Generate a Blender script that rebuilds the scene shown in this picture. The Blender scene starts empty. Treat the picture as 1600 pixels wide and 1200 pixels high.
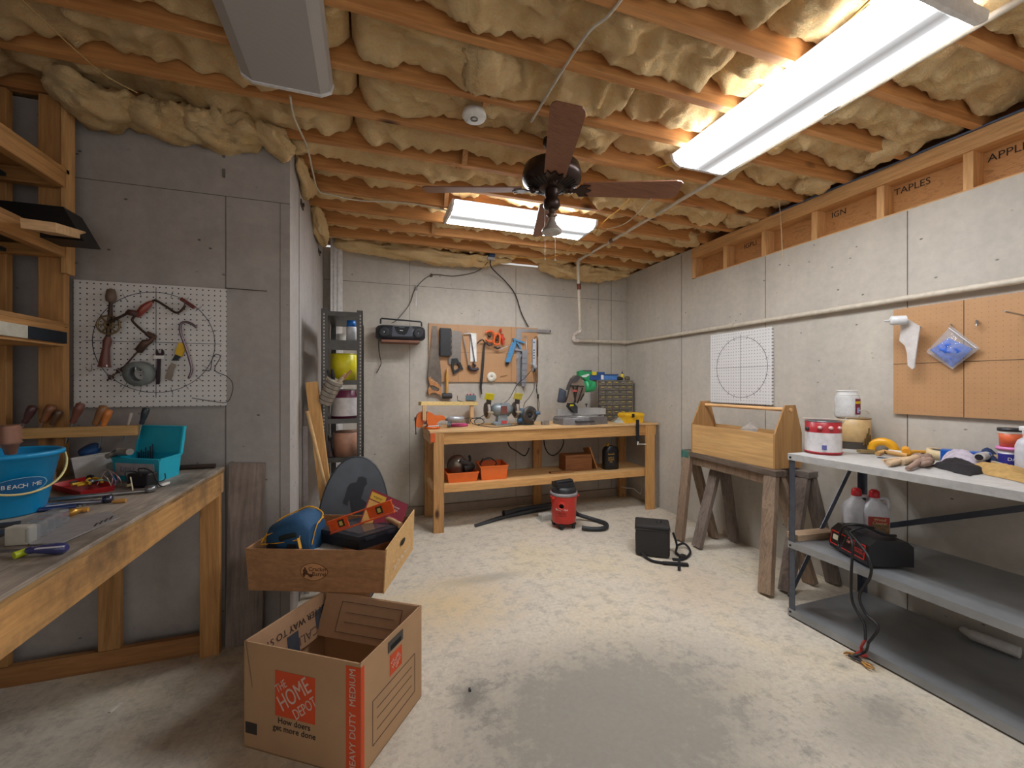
import bpy, bmesh, math, random
from mathutils import Vector as V, Matrix, noise, Euler
PI = math.pi
rnd = random.Random(7)
C = bpy.context.scene.collection
S = bpy.context.scene

# ---------------------------------------------------------------- camera, exposure, light
FPX, YAW, EYE = 655.0, math.radians(19.0), 1.32
cam = bpy.data.cameras.new('camera'); camo = bpy.data.objects.new('camera', cam); C.objects.link(camo)
cam.sensor_width = 36; cam.lens = 36 * FPX / 1600; cam.clip_start = 0.02
camo.location = (0, 0, EYE); camo.rotation_euler = (PI / 2, 0, -YAW)
S.camera = camo
S.view_settings.view_transform = 'Standard'; S.view_settings.look = 'None'
S.view_settings.gamma = 1; S.view_settings.use_curve_mapping = False
S.view_settings.exposure = 0.55
world = bpy.data.worlds.new('ambient_fill_from_behind_camera'); S.world = world; world.use_nodes = True  # even ambient fill, added to brighten the room from its open rear
world.node_tree.nodes['Background'].inputs[0].default_value = (1.0, 0.97, 0.94, 1)
world.node_tree.nodes['Background'].inputs[1].default_value = 0.45
LENS_BRIGHT = 44.0      # emission of a wraparound lens over its tubes

# ---------------------------------------------------------------- pixel -> place (1600x1200 frame)
_f = V((math.sin(YAW), math.cos(YAW), 0)); _r = V((math.cos(YAW), -math.sin(YAW), 0))
def P(x, y, ax, v):
    d = _f + _r * ((x - 800) / FPX) + V((0, 0, (600 - y) / FPX))
    i = 'xyz'.index(ax); o = V((0, 0, EYE))
    return o + d * ((v - o[i]) / d[i])
def BW(pts, y): return [P(a, b, 'y', y) for a, b in pts]
def RW(pts, x): return [P(a, b, 'x', x) for a, b in pts]
def FL(pts, z): return [P(a, b, 'z', z) for a, b in pts]

# ---------------------------------------------------------------- materials
def srgb(h):
    if isinstance(h, str):
        c = [int(h[i:i + 2], 16) / 255 for i in (0, 2, 4)]
    else: c = h
    return tuple(((x / 12.92) if x <= .04045 else ((x + .055) / 1.055) ** 2.4) for x in c) + (1,)
def nodes(name):
    m = bpy.data.materials.new(name); m.use_nodes = True
    t = m.node_tree; b = t.nodes['Principled BSDF']
    return m, t, b
def N(t, k, **kw):
    n = t.nodes.new(k)
    for a, v in kw.items():
        if a in ('i',):
            for q, w in v.items(): n.inputs[q].default_value = w
        else: setattr(n, a, v)
    return n
def coords(t, scale=(1, 1, 1), kind='Object', rot=(0, 0, 0)):
    tc = N(t, 'ShaderNodeTexCoord'); mp = N(t, 'ShaderNodeMapping')
    mp.inputs['Scale'].default_value = scale; mp.inputs['Rotation'].default_value = rot
    t.links.new(tc.outputs[kind], mp.inputs[0]); return mp.outputs[0]
def nz(t, vec, scale, detail=4, rough=.55, dist=0):
    n = N(t, 'ShaderNodeTexNoise'); n.inputs['Scale'].default_value = scale; n.inputs['Detail'].default_value = detail
    n.inputs['Roughness'].default_value = rough; n.inputs['Distortion'].default_value = dist
    t.links.new(vec, n.inputs['Vector']); return n.outputs['Fac']
def ramp(t, fac, stops):
    r = N(t, 'ShaderNodeValToRGB'); e = r.color_ramp.elements
    while len(e) > 1: e.remove(e[-1])
    e[0].position = stops[0][0]; e[0].color = stops[0][1]
    for p, c in stops[1:]:
        q = e.new(p); q.color = c
    t.links.new(fac, r.inputs[0]); return r.outputs[0]
def g(v): return (v, v, v, 1)
def mix(t, fac, a, b, mode='MIX'):
    m = N(t, 'ShaderNodeMix'); m.data_type = 'RGBA'; m.blend_type = mode
    for s, v in ((m.inputs[0], fac), (m.inputs[6], a), (m.inputs[7], b)):
        if hasattr(v, 'links') or hasattr(v, 'is_linked'): t.links.new(v, s)
        else: s.default_value = v
    return m.outputs[2]
def bump(t, b, h, s=.3, d=.01):
    n = N(t, 'ShaderNodeBump'); n.inputs['Strength'].default_value = s; n.inputs['Distance'].default_value = d
    t.links.new(h, n.inputs['Height']); t.links.new(n.outputs[0], b.inputs['Normal'])
def math_(t, op, a, b=None):
    n = N(t, 'ShaderNodeMath'); n.operation = op
    for s, v in ((n.inputs[0], a), (n.inputs[1], b)):
        if v is None: continue
        if hasattr(v, 'is_linked'): t.links.new(v, s)
        else: s.default_value = v
    return n.outputs[0]
_M = {}
def mt(col, rough=.5, metal=0, var=.12, sc=30, bmp=.08, alpha=1, trans=0, coat=0):
    """a plain procedural surface with a little unevenness"""
    key = (col, rough, metal, var, sc, bmp, alpha, trans, coat)
    if key in _M: return _M[key]
    m, t, b = nodes('surface_' + str(len(_M)))
    c = srgb(col); vec = coords(t); n = nz(t, vec, sc)
    lo = tuple(x * (1 - var) for x in c[:3]) + (1,); hi = tuple(min(1, x * (1 + var)) for x in c[:3]) + (1,)
    t.links.new(ramp(t, n, [(.3, lo), (.7, hi)]), b.inputs['Base Color'])
    b.inputs['Roughness'].default_value = rough; b.inputs['Metallic'].default_value = metal
    b.inputs['Alpha'].default_value = alpha; b.inputs['Transmission Weight'].default_value = trans
    b.inputs['Coat Weight'].default_value = coat
    if bmp: bump(t, b, n, bmp, .004)
    _M[key] = m; return m
def wood(c1, c2, axis='X', sc=1.0, knots=.5, rough=.65, dirt=0.0):
    key = ('wood', c1, c2, axis, sc, knots, rough, dirt)
    if key in _M: return _M[key]
    m, t, b = nodes('wood_' + str(len(_M)))
    def soft(h):
        c = [int(h[i:i + 2], 16) / 255 for i in (0, 2, 4)]; a = sum(c) / 3
        return tuple(min(1, (a + (x - a) * .96) * 1.10) for x in c)
    c1, c2 = soft(c1), soft(c2)
    s = {'X': (.07, 1, 1), 'Y': (1, .07, 1), 'Z': (1, 1, .07)}[axis]
    vec = coords(t, tuple(q * sc for q in s))
    n1 = nz(t, vec, 14, 5, .6, 1.2); n2 = nz(t, vec, 90, 3, .6)
    col = ramp(t, n1, [(.3, srgb(c2)), (.5, srgb(c1)), (.62, srgb(c2)), (.75, srgb(c1))])
    col = mix(t, ramp(t, n2, [(.35, g(.75)), (.65, g(0))]), col, mix(t, 1.0, col, g(.72), 'MULTIPLY'))
    if knots:
        s2 = {'X': (.45, 1, 1), 'Y': (1, .45, 1), 'Z': (1, 1, .45)}[axis]
        vo = N(t, 'ShaderNodeTexVoronoi'); vo.inputs['Scale'].default_value = 5.2
        t.links.new(coords(t, s2), vo.inputs['Vector'])
        k = ramp(t, vo.outputs['Distance'], [(.045 * knots * 2, g(1)), (.11 * knots * 2, g(0))])
        col = mix(t, k, col, srgb((.27, .15, .08)))
    if dirt:
        d = nz(t, coords(t), 3.0, 6, .7)
        col = mix(t, ramp(t, d, [(.42, g(0)), (.68, g(dirt))]), col, srgb((.22, .19, .17)))
    t.links.new(col, b.inputs['Base Color']); b.inputs['Roughness'].default_value = rough
    bump(t, b, n1, .15, .003); _M[key] = m; return m
def concrete(name, c1, c2, pits=1.0):
    m, t, b = nodes(name); vec = coords(t)
    n = nz(t, vec, 1.3, 7, .6, .4); n2 = nz(t, vec, 22, 4, .6)
    st = nz(t, coords(t, (1, 1, .12)), 5, 4, .6)
    col = ramp(t, n, [(.3, srgb(c1)), (.7, srgb(c2))])
    col = mix(t, .3, col, ramp(t, n2, [(.25, g(.4)), (.75, g(.66))]), 'OVERLAY')
    col = mix(t, .25, col, ramp(t, st, [(.3, g(.38)), (.7, g(.65))]), 'OVERLAY')
    vo = N(t, 'ShaderNodeTexVoronoi'); vo.inputs['Scale'].default_value = 13
    t.links.new(coords(t, (1, 1, 1.6)), vo.inputs['Vector'])
    k = ramp(t, vo.outputs['Distance'], [(.06, g(1)), (.13, g(0))])
    gate = ramp(t, nz(t, vec, 6, 2, .6), [(.52, g(0)), (.6, g(1))])
    pit = mix(t, 1.0, k, gate, 'MULTIPLY')
    col = mix(t, mix(t, 1.0, pit, g(pits * .75), 'MULTIPLY'), col, srgb((.2, .18, .17)))
    t.links.new(col, b.inputs['Base Color']); b.inputs['Roughness'].default_value = .85
    h = math_(t, 'SUBTRACT', n2, pit); bump(t, b, h, .35, .004)
    return m

# ---------------------------------------------------------------- meshes
class MB:
    """collects shapes, is linked as ONE mesh object by part() or solo()"""
    def __init__(s): s.b = bmesh.new(); s.mi = 0; s.T = Matrix.Identity(4)
    def add(s, vs, fs, smooth=False):
        bv = [s.b.verts.new(s.T @ V(v)) for v in vs]
        for f in fs:
            try:
                q = s.b.faces.new([bv[i] for i in f]); q.material_index = s.mi; q.smooth = smooth
            except ValueError: pass
        return s
    def box(s, c, d, rot=None, bev=0):
        R = (Euler(rot).to_matrix() if rot is not None else Matrix.Identity(3)); c = V(c)
        h = [q / 2 for q in d]
        if bev and min(d) > bev * 2.1:
            bm = bmesh.new(); bmesh.ops.create_cube(bm, size=1)
            for v in bm.verts: v.co = V((v.co.x * d[0], v.co.y * d[1], v.co.z * d[2]))
            bmesh.ops.bevel(bm, geom=bm.edges[:], offset=bev, segments=2, affect='EDGES', profile=.5)
            bm.verts.index_update()
            s.add([c + R @ v.co for v in bm.verts], [[v.index for v in f.verts] for f in bm.faces]); bm.free(); return s
        vs = [c + R @ V((x * h[0], y * h[1], z * h[2])) for x in (-1, 1) for y in (-1, 1) for z in (-1, 1)]
        return s.add(vs, [(0, 1, 3, 2), (4, 6, 7, 5), (0, 4, 5, 1), (2, 3, 7, 6), (0, 2, 6, 4), (1, 5, 7, 3)])
    def b2(s, lo, hi, bev=0):
        return s.box([(a + b) / 2 for a, b in zip(lo, hi)], [abs(b - a) for a, b in zip(lo, hi)], None, bev)
    def bar(s, a, b, w, h, up=(0, 0, 1), bev=0):
        """box from a to b; w across, h along up"""
        a, b = V(a), V(b); d = (b - a); L = d.length; d.normalize(); up = V(up)
        x = d.cross(up)
        if x.length < 1e-4: x = d.cross(V((0, 1, 0)))
        x.normalize(); u = x.cross(d)
        R = Matrix((d, x, u)).transposed(); o = s.T
        s.T = o @ Matrix.Translation((a + b) / 2) @ R.to_4x4(); s.box((0, 0, 0), (L, w, h), None, bev); s.T = o; return s
    def prism(s, pts, ext, smooth=False):
        pts = [V(p) for p in pts]; ext = V(ext); n = len(pts)
        s.add(pts + [p + ext for p in pts], [list(range(n))[::-1], list(range(n, 2 * n))] +
              [(i, (i + 1) % n, (i + 1) % n + n, i + n) for i in range(n)], smooth); return s
    def loft(s, rings, cap=True, smooth=True, closed=True):
        n = len(rings[0]); vs = [p for r in rings for p in r]; fs = []
        for k in range(len(rings) - 1):
            for i in range(n if closed else n - 1):
                j = (i + 1) % n; fs.append((k * n + i, k * n + j, (k + 1) * n + j, (k + 1) * n + i))
        s.add(vs, fs, smooth)
        if cap:
            s.add(rings[0], [list(range(n))[::-1]]); s.add(rings[-1], [list(range(n))])
        return s
    def tube(s, pts, r, seg=8, smooth=True, cap=True):
        pts = [V(p) for p in pts]; rings = []; ref = None
        for i, p in enumerate(pts):
            d = (pts[min(i + 1, len(pts) - 1)] - pts[max(i - 1, 0)]).normalized()
            if ref is None:
                ref = d.orthogonal().normalized()
            ref = (ref - d * ref.dot(d))
            if ref.length < 1e-6: ref = d.orthogonal()
            ref.normalize(); q = d.cross(ref); rr = r[i] if isinstance(r, (list, tuple)) else r
            rings.append([p + (ref * math.cos(2 * PI * k / seg) + q * math.sin(2 * PI * k / seg)) * rr for k in range(seg)])
        return s.loft(rings, cap, smooth)
    def cyl(s, a, b, r, r2=None, seg=20, smooth=True): return s.tube([a, b], [r, r if r2 is None else r2], seg, smooth)
    def lathe(s, prof, c=(0, 0, 0), axis=(0, 0, 1), seg=28, smooth=True, cap=True):
        """prof: (radius, height) pairs along axis"""
        ax = V(axis).normalized(); x = ax.orthogonal().normalized(); y = ax.cross(x); c = V(c)
        rings = [[c + ax * h + (x * math.cos(2 * PI * k / seg) + y * math.sin(2 * PI * k / seg)) * max(r, 1e-5) for k in range(seg)] for r, h in prof]
        return s.loft(rings, cap, smooth)
    def ball(s, c, r, seg=14):
        rr = r if isinstance(r, (list, tuple)) else (r, r, r); c = V(c); rings = []
        for i in range(1, 8):
            a = PI * i / 8; rings.append([c + V((rr[0] * math.sin(a) * math.cos(2 * PI * k / seg), rr[1] * math.sin(a) * math.sin(2 * PI * k / seg), rr[2] * math.cos(a))) for k in range(seg)])
        s.loft(rings); return s
    def torus(s, c, R_, r, axis=(0, 0, 1), seg=32, a0=0, a1=2 * PI, rs=8):
        ax = V(axis).normalized(); x = ax.orthogonal().normalized(); y = ax.cross(x); c = V(c)
        full = abs(a1 - a0 - 2 * PI) < 1e-6
        pts = [c + (x * math.cos(a0 + (a1 - a0) * k / seg) + y * math.sin(a0 + (a1 - a0) * k / seg)) * R_ for k in range(seg + 1)]
        return s.tube(pts, r, rs)
    def grid(s, nx, ny, fn, smooth=True):
        vs = [fn(i / nx, j / ny) for j in range(ny + 1) for i in range(nx + 1)]
        return s.add(vs, [(j * (nx + 1) + i, j * (nx + 1) + i + 1, (j + 1) * (nx + 1) + i + 1, (j + 1) * (nx + 1) + i) for j in range(ny) for i in range(nx)], smooth)
    def mat(s, i): s.mi = i; return s
def curve(pts, n=8):
    """smooth path through points"""
    pts = [V(p) for p in pts]; out = []
    for i in range(len(pts) - 1):
        p0 = pts[max(i - 1, 0)]; p1 = pts[i]; p2 = pts[i + 1]; p3 = pts[min(i + 2, len(pts) - 1)]
        for k in range(n):
            t = k / n
            out.append(.5 * ((2 * p1) + (p2 - p0) * t + (2 * p0 - 5 * p1 + 4 * p2 - p3) * t * t + (-p0 + 3 * p1 - 3 * p2 + p3) * t ** 3))
    out.append(pts[-1]); return out
def _mesh(name, mb, mats, inv=None):
    me = bpy.data.meshes.new(name)
    if inv is not None: bmesh.ops.transform(mb.b, matrix=inv, verts=mb.b.verts)
    bmesh.ops.recalc_face_normals(mb.b, faces=mb.b.faces)
    mb.b.to_mesh(me); mb.b.free()
    for m in (mats if isinstance(mats, (list, tuple)) else [mats]): me.materials.append(m)
    return me
def rootof(o):
    while o.parent: o = o.parent
    return o
def part(parent, name, mb, mats, label=None, world=False, kind=None):
    inv = rootof(parent)['_M'] if False else (RM[rootof(parent).name].inverted() if world else None)
    o = bpy.data.objects.new(name, _mesh(name, mb, mats, inv)); C.objects.link(o); o.parent = parent
    if label: o['label'] = label
    if kind: o['kind'] = kind
    return o
RM = {}
def thing(name, label, cat, loc=(0, 0, 0), rz=0, group=None, M=None):
    o = bpy.data.objects.new(name, None); C.objects.link(o); o.empty_display_size = .05
    M = M if M is not None else Matrix.Translation(V(loc)) @ Matrix.Rotation(rz, 4, 'Z')
    o.matrix_world = M; RM[o.name] = M
    o['label'] = label; o['category'] = cat
    if group: o['group'] = group
    return o
def solo(name, label, cat, mb, mats, loc=(0, 0, 0), rz=0, group=None, M=None, world=False, kind=None):
    M = M if M is not None else Matrix.Translation(V(loc)) @ Matrix.Rotation(rz, 4, 'Z')
    o = bpy.data.objects.new(name, _mesh(name, mb, mats, M.inverted() if world else None)); C.objects.link(o)
    o.matrix_world = M; RM[o.name] = M; o['label'] = label; o['category'] = cat
    if group: o['group'] = group
    if kind: o['kind'] = kind
    return o
def struct(name, mb, mats, parent=None, label=None):
    o = bpy.data.objects.new(name, _mesh(name, mb, mats)); C.objects.link(o)
    if parent: o.parent = parent
    else: o['kind'] = 'structure'; RM[o.name] = Matrix.Identity(4)
    if label: o['label'] = label
    return o
def frame(o, x, y):
    """matrix: local x -> x dir, local y -> y dir, z = cross; placed at o"""
    x = V(x).normalized(); y = V(y); y = (y - x * y.dot(x)).normalized(); z = x.cross(y)
    M = Matrix((x, y, z)).transposed().to_4x4(); M.translation = V(o); return M
def text(parent, name, s, T, size, mat, depth=.0008, align='CENTER', sx=1.0, label=None, world=False, shear=0):
    cu = bpy.data.curves.new('lettering', 'FONT'); cu.body = s; cu.size = size; cu.extrude = depth / 2
    cu.align_x = align; cu.align_y = 'CENTER'; cu.resolution_u = 3; cu.shear = shear; cu.space_line = .9
    tmp = bpy.data.objects.new('lettering', cu); C.objects.link(tmp); bpy.context.view_layer.update()
    me = bpy.data.meshes.new_from_object(tmp.evaluated_get(bpy.context.evaluated_depsgraph_get()))
    bpy.data.objects.remove(tmp)
    M = T @ Matrix.Diagonal((sx, 1, 1, 1))
    if world: M = RM[rootof(parent).name].inverted() @ M
    me.transform(M); me.materials.clear(); me.materials.append(mat)
    o = bpy.data.objects.new(name, me); C.objects.link(o); o.parent = parent
    if label: o['label'] = label
    return o

PINE = ('cfa87a', 'c09768'); PLY = ('d3b184', 'c7a274')
pineX = wood(*PINE, 'X'); pineY = wood(*PINE, 'Y'); pineZ = wood(*PINE, 'Z')
black = mt('1c1c1e', .55); steel = mt('a9abae', .3, .9); dsteel = mt('55585c', .4, .8); white = mt('e6e4e0', .5)
rubber = mt('151516', .7)
# ---------------------------------------------------------------- the room
YB, XR, YF, XC, ZT = 4.33, 2.95, 2.52, -.395, 2.62
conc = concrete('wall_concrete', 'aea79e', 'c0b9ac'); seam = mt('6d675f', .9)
concL = concrete('end_wall_concrete_dimmed', '98928e', 'aba5a0')  # the end wall's dimness is put into this darker concrete colour
m, t, b = nodes('floor_concrete'); v = coords(t)
n1 = nz(t, v, 1.1, 8, .62, .6); n2 = nz(t, v, 11, 10, .8); n3 = nz(t, v, 45, 4, .6)
col = ramp(t, n1, [(.3, srgb('bfb5a6')), (.5, srgb('cabfae')), (.7, srgb('cdbd9f'))])
col = mix(t, .3, col, ramp(t, n3, [(.3, g(.35)), (.7, g(.75))]), 'OVERLAY')
def blot(t, c, rx, ry, lo, hi, amt):
    mp = N(t, 'ShaderNodeMapping'); tc = N(t, 'ShaderNodeTexCoord'); t.links.new(tc.outputs['Object'], mp.inputs[0])
    mp.inputs['Scale'].default_value = (1 / rx, 1 / ry, 0); mp.inputs['Location'].default_value = (-c[0] / rx, -c[1] / ry, 0)
    ln = N(t, 'ShaderNodeVectorMath'); ln.operation = 'LENGTH'; t.links.new(mp.outputs[0], ln.inputs[0])
    d = math_(t, 'ADD', ln.outputs['Value'], math_(t, 'MULTIPLY', n2, 2.2))
    d = math_(t, 'ADD', d, math_(t, 'MULTIPLY', n1, .5))
    return ramp(t, d, [(0, g(amt)), (lo / 2.5, g(amt)), (hi / 2.5, g(0))]) if False else ramp(t, math_(t, 'DIVIDE', d, 4), [((lo + .55) / 4, g(amt)), ((hi + .55) / 4, g(0))])
for c, rx, ry, lo, hi, amt in (((.95, 1.45), .95, .62, 1.2, 1.75, .75), ((.42, 1.72), .16, .22, .9, 1.5, .85), ((1.85, 1.08), .5, .35, 1.0, 1.5, .5),
                               ((.75, 2.75), .55, .12, 1.0, 1.5, .5), ((2.1, 1.35), .09, .07, .9, 1.3, .8), ((2.0, 1.12), .28, .14, 1.0, 1.35, .45), ((2.6, 3.0), .5, .4, .9, 1.6, .3)):
    col = mix(t, blot(t, c, rx, ry, lo, hi, amt), col, srgb('7c776f'))
col = mix(t, ramp(t, n2, [(.49, g(0)), (.6, g(.5))]), col, srgb('938c80'))
col = mix(t, blot(t, (.45, 2.5), .55, .5, .9, 1.7, .55), col, srgb('d0b07c'))
col = mix(t, blot(t, (2.0, 2.2), .5, .5, .9, 1.7, .35), col, srgb('c8ad88'))
t.links.new(col, b.inputs['Base Color']); b.inputs['Roughness'].default_value = .75; bump(t, b, n3, .12, .003)
floorm = m
struct('floor', MB().b2((-1.95, -1.0, -.1), (3.1, 4.5, 0)), floorm)
mb = MB().b2((XC - .02, YB, 0), (3.1, YB + .15, ZT))
mb.mat(1)
for px in (640, 806, 935, 955): p = P(px, 500, 'y', YB); mb.b2((p.x - .002, YB - .002, 0), (p.x + .002, YB + .01, ZT - .02))
zb = P(760, 455, 'y', YB).z; mb.b2((XC, YB - .002, zb - .002), (XR, YB + .01, zb + .002))
struct('wall_back', mb, [conc, seam])
mb = MB().b2((XR, 3.25, 0), (XR + .2, YB, ZT)).b2((XR, -1, 0), (XR + .2, 3.25, 2.325)); mb.mat(1)
for px, top in ((1065, 2.6), (1196, 2.32), (1418, 2.32)):
    p = P(px, 500, 'x', XR); mb.b2((XR - .002, p.y - .002, 0), (XR + .01, p.y + .002, top))
wr = struct('wall_right', mb, [conc, seam])
pl = wood('cf9f68', 'c08f57', 'Y', knots=.4)
struct('sill_board', MB().b2((XR + .002, -1, 2.325), (XR + .1, 3.2, 2.333)), pl, wr)
for i, z in enumerate((2.525, 2.572)): struct('top_plate', MB().b2((XR - .012 + .004 * i, -1, z), (XR + .11, 3.25, z + .045)), pl, wr)
for y in (3.23, 2.86, 2.48, 2.085, 1.685, 1.29, .89, .5): struct('stud', MB().b2((XR + .004, y - .02, 2.333), (XR + .094, y + .02, 2.525), .001), wood('cf9f68', 'c08f57', 'Z', knots=.3), wr)
m, t, b = nodes('strand_board'); v = coords(t, (1, 1, 3), rot=(0.35, 0, 0)); n1 = nz(t, v, 7, 8, .7, 2.5)
t.links.new(ramp(t, n1, [(.3, srgb('8f5f33')), (.5, srgb('c08a52')), (.7, srgb('a8713c'))]), b.inputs['Base Color']); b.inputs['Roughness'].default_value = .7; osb = m
struct('sheathing', MB().b2((XR + .094, -1, 2.333), (XR + .11, 3.23, 2.53)), osb, wr)
ink = mt('2b2018', .8)
for y, s, z in ((1.60, 'LSTAPLES', 2.485), (1.98, 'IGN', 2.485), (2.68, 'IGPLI', 2.49), (1.18, 'APPLII', 2.485)):
    text(wr, 'stamp', s, frame((XR + .092, y, z), (0, -1, 0), (0, 0, 1)), .055, ink)
mb = MB().b2((-3.0, YF, 0), (XC, YB + .15, ZT)); mb.mat(1)
struct_pts = []
p = P(300, 300, 'y', YF).z
mb.b2((-3, YF - .002, p - .0015), (XC, YF + .01, p + .0015)); q = P(353, 500, 'y', YF).x; mb.b2((q - .002, YF - .002, 0), (q + .002, YF + .01, p))
q = P(438, 500, 'y', YF).x; mb.b2((q - .001, YF - .002, 0), (q + .001, YF + .01, p))
yy = P(467, 500, 'x', XC).y; mb.b2((XC - .01, yy - .002, 0), (XC + .002, yy + .002, ZT - .02))
for py in (240, 271): p = P(350, py, 'y', YF); mb.b2((p.x - .006, YF - .006, p.z - .022), (p.x + .006, YF + .01, p.z + .022))
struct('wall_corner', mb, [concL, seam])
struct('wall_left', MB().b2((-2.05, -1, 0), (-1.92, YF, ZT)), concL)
# ceiling: deck, joists along x, bridging
JY = [3.99 - .305 * k for k in range(15)] + [4.25]
deckm = wood('7a5636', '69492c', 'X', knots=0)
ceil = struct('ceiling', MB().b2((-3.0, -1.0, 2.86), (3.15, 4.5, 2.88)), deckm)
jm = wood('c28a50', 'ab713c', 'X', sc=.8, knots=.8)
for y in JY: struct('joist', MB().b2((-2.05, y - .019, ZT), (3.05, y + .019, 2.858), .002), jm, ceil)
struct('rim_board', MB().b2((3.05, -1, 2.62), (3.09, 4.4, 2.858)), wood('8e6238', '7d5330', 'Y'), ceil)
bm_ = wood('b58555', 'a37546', 'Y', knots=0)
for x in (.52,):
    for k in range(1, 11):
        y0, y1 = JY[k], JY[k - 1]
        up = k % 2
        struct('bridging', MB().bar((x, y0 + .015, 2.63 if up else 2.83), (x + .02, y1 - .015, 2.83 if up else 2.63), .03, .045), bm_, ceil)

# ---------------------------------------------------------------- insulation batts
m, t, b = nodes('fibreglass'); v = coords(t); n1 = nz(t, v, 3.5, 5, .6, .8); n2 = nz(t, coords(t, (1, 2.2, 1)), 28, 7, .75, 1.5); n3 = nz(t, v, 130, 3, .7)
c = ramp(t, n1, [(.25, srgb('e6b46e')), (.5, srgb('ffdba0')), (.75, srgb('f6c684'))])
c = mix(t, .6, c, ramp(t, n2, [(.3, g(.32)), (.7, g(.8))]), 'OVERLAY')
t.links.new(c, b.inputs['Base Color']); b.inputs['Roughness'].default_value = .95
b.inputs['Subsurface Weight'].default_value = 0
hh = math_(t, 'ADD', math_(t, 'MULTIPLY', n2, .8), math_(t, 'MULTIPLY', n3, .3)); bump(t, b, hh, .9, .03); fib = m
def batt(x0, x1, y0, y1, z, amp, seed, droop=0.0, spill=0.0, k_=0):
    mb = MB(); nx = max(12, int((x1 - x0) / .022)); ny = 18
    o = V((seed * 7.3, seed * 3.1, 0))
    def fn(u, w):
        x = x0 + (x1 - x0) * u; y = y0 + (y1 - y0) * w
        e = min(1, min(u, 1 - u) * (x1 - x0) / .10); f = min(w, 1 - w) * 2
        n = noise.fractal(V((x * 3.2, y * 5, seed)) + o, .9, 2.2, 4); n2 = abs(noise.noise(V((x * 7, y * 6, seed + 9)) + o))
        pil = (1 - (1 - min(1, f * (1.6 if k_ < 5 else 3.2))) ** 2) ** .5 * (1 - (1 - e) ** 2) ** .5
        zz = z + .075 - pil * (.075 + droop * (.5 + .5 * noise.noise(V((x * 1.7, seed, 0))))) + n * amp * pil + n2 * .07 * pil - .05 * abs(noise.noise(V((x * 14, y * 9, seed)) + o)) * pil
        rag = (1 - f) * spill * noise.noise(V((x * 9, seed, 3 + w)))
        y += noise.noise(V((x * 6, y * 6, seed + 4))) * .012 * f + rag * (1 if w > .5 else -1)
        return V((x, min(max(y, y0), y1), zz))
    mb.grid(nx, ny, fn)
    # rises to the deck at its edges, so it has thickness from every side
    top = 2.855
    def tf(u, w): return V((x0 + .01 + (x1 - x0 - .02) * u, y0 + (y1 - y0) * w, top))
    mb.grid(nx, 2, tf)
    for w in (0, 1):
        a = [fn(i / nx, w) for i in range(nx + 1)]; c_ = [tf(i / nx, w) for i in range(nx + 1)]
        mb.add(a + c_, [(i, i + 1, nx + 2 + i, nx + 1 + i) for i in range(nx)], True)
    for u in (0, 1):
        a = [fn(u, j / ny) for j in range(ny + 1)]; c_ = [tf(u, j / ny) for j in range(ny + 1)]
        mb.add(a + c_, [(i, i + 1, ny + 2 + i, ny + 1 + i) for i in range(ny)], True)
    return mb
ORD = ['the back wall', 'the first joist bay', 'the second joist bay', 'the third joist bay', 'the fourth joist bay', 'the fifth joist bay', 'the sixth joist bay', 'the seventh joist bay',
       'the eighth joist bay', 'the ninth joist bay', 'the tenth joist bay', 'the eleventh joist bay', 'the twelfth joist bay', 'the thirteenth joist bay', 'the fourteenth joist bay']
r2 = random.Random(3)
JS = sorted(JY, reverse=True)
for k in range(0, 13):
    y1, y0 = JS[k] - .021, JS[k + 1] + .021
    last = 3.04; lo = -.40 if y0 > YF else -1.9
    cuts = [lo]; nseg = 2 if k < 2 else 3
    for q in range(1, nseg): cuts.append(lo + (last - lo) * q / nseg + r2.uniform(-.25, .25))
    cuts.append(last)
    for q in range(nseg):
        z = 2.685 - (.03 if k < 1 else 0) + r2.uniform(-.015, .02); amp = .055; droop = .02
        if k >= 5: z -= .028; amp = .06; droop = .02
        mb = batt(cuts[q] + .004, cuts[q + 1] - .004, y0, y1, z, amp, k * 4 + q + 1, droop, .03, k)
        where = ['left', 'right'][q] if nseg == 2 else ['left', 'middle', 'right'][q]
        bay = ('the joist bay nearest the back wall' if k == 0 else ORD[k + 1].replace('joist bay', 'joist bay from the back wall'))
        solo('insulation_batt', 'yellow batt, %s piece in %s' % (where, bay), 'insulation', mb, fib, loc=((cuts[q] + cuts[q + 1]) / 2, (y0 + y1) / 2, z), world=True, group='insulation batts between the joists')
# loose batts hanging over the wall tops
def clump(lab, pts, r, seed, name='insulation_clump'):
    mb = MB(); path = curve(pts, 14); n = len(path); rings = []
    for i, p in enumerate(path):
        d = (path[min(i + 1, n - 1)] - path[max(i - 1, 0)]).normalized(); x = d.cross(V((0, 0, 1))).normalized(); u = x.cross(d)
        k = (1 - (2 * i / (n - 1) - 1) ** 4) ** .5 * .9 + .12
        ring = []
        for a in range(30):
            th = 2 * PI * a / 30; q = V((math.cos(th), math.sin(th), 0))
            w = .85 + .6 * noise.fractal(V((p.x * 5 + q.x * 1.2, p.y * 5 + q.y * 1.2, p.z * 4 + seed)), .7, 2.1, 5) + .5 * abs(noise.noise(V((p.x * 11 + q.x, p.y * 11 + q.y * 1.5, seed))))
            ring.append(p + (x * math.cos(th) * r[0] + u * math.sin(th) * r[1]) * w * k)
        rings.append(ring)
    mb.loft(rings); solo(name, lab, 'insulation', mb, fib, loc=path[n // 2], world=True)
clump('yellow insulation roll bulging over the top of the back wall, left of the hanging outlet', [(-.3, 4.2, 2.62), (.3, 4.2, 2.6), (.9, 4.2, 2.59), (1.45, 4.22, 2.63)], (.1, .065), 2)
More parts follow.
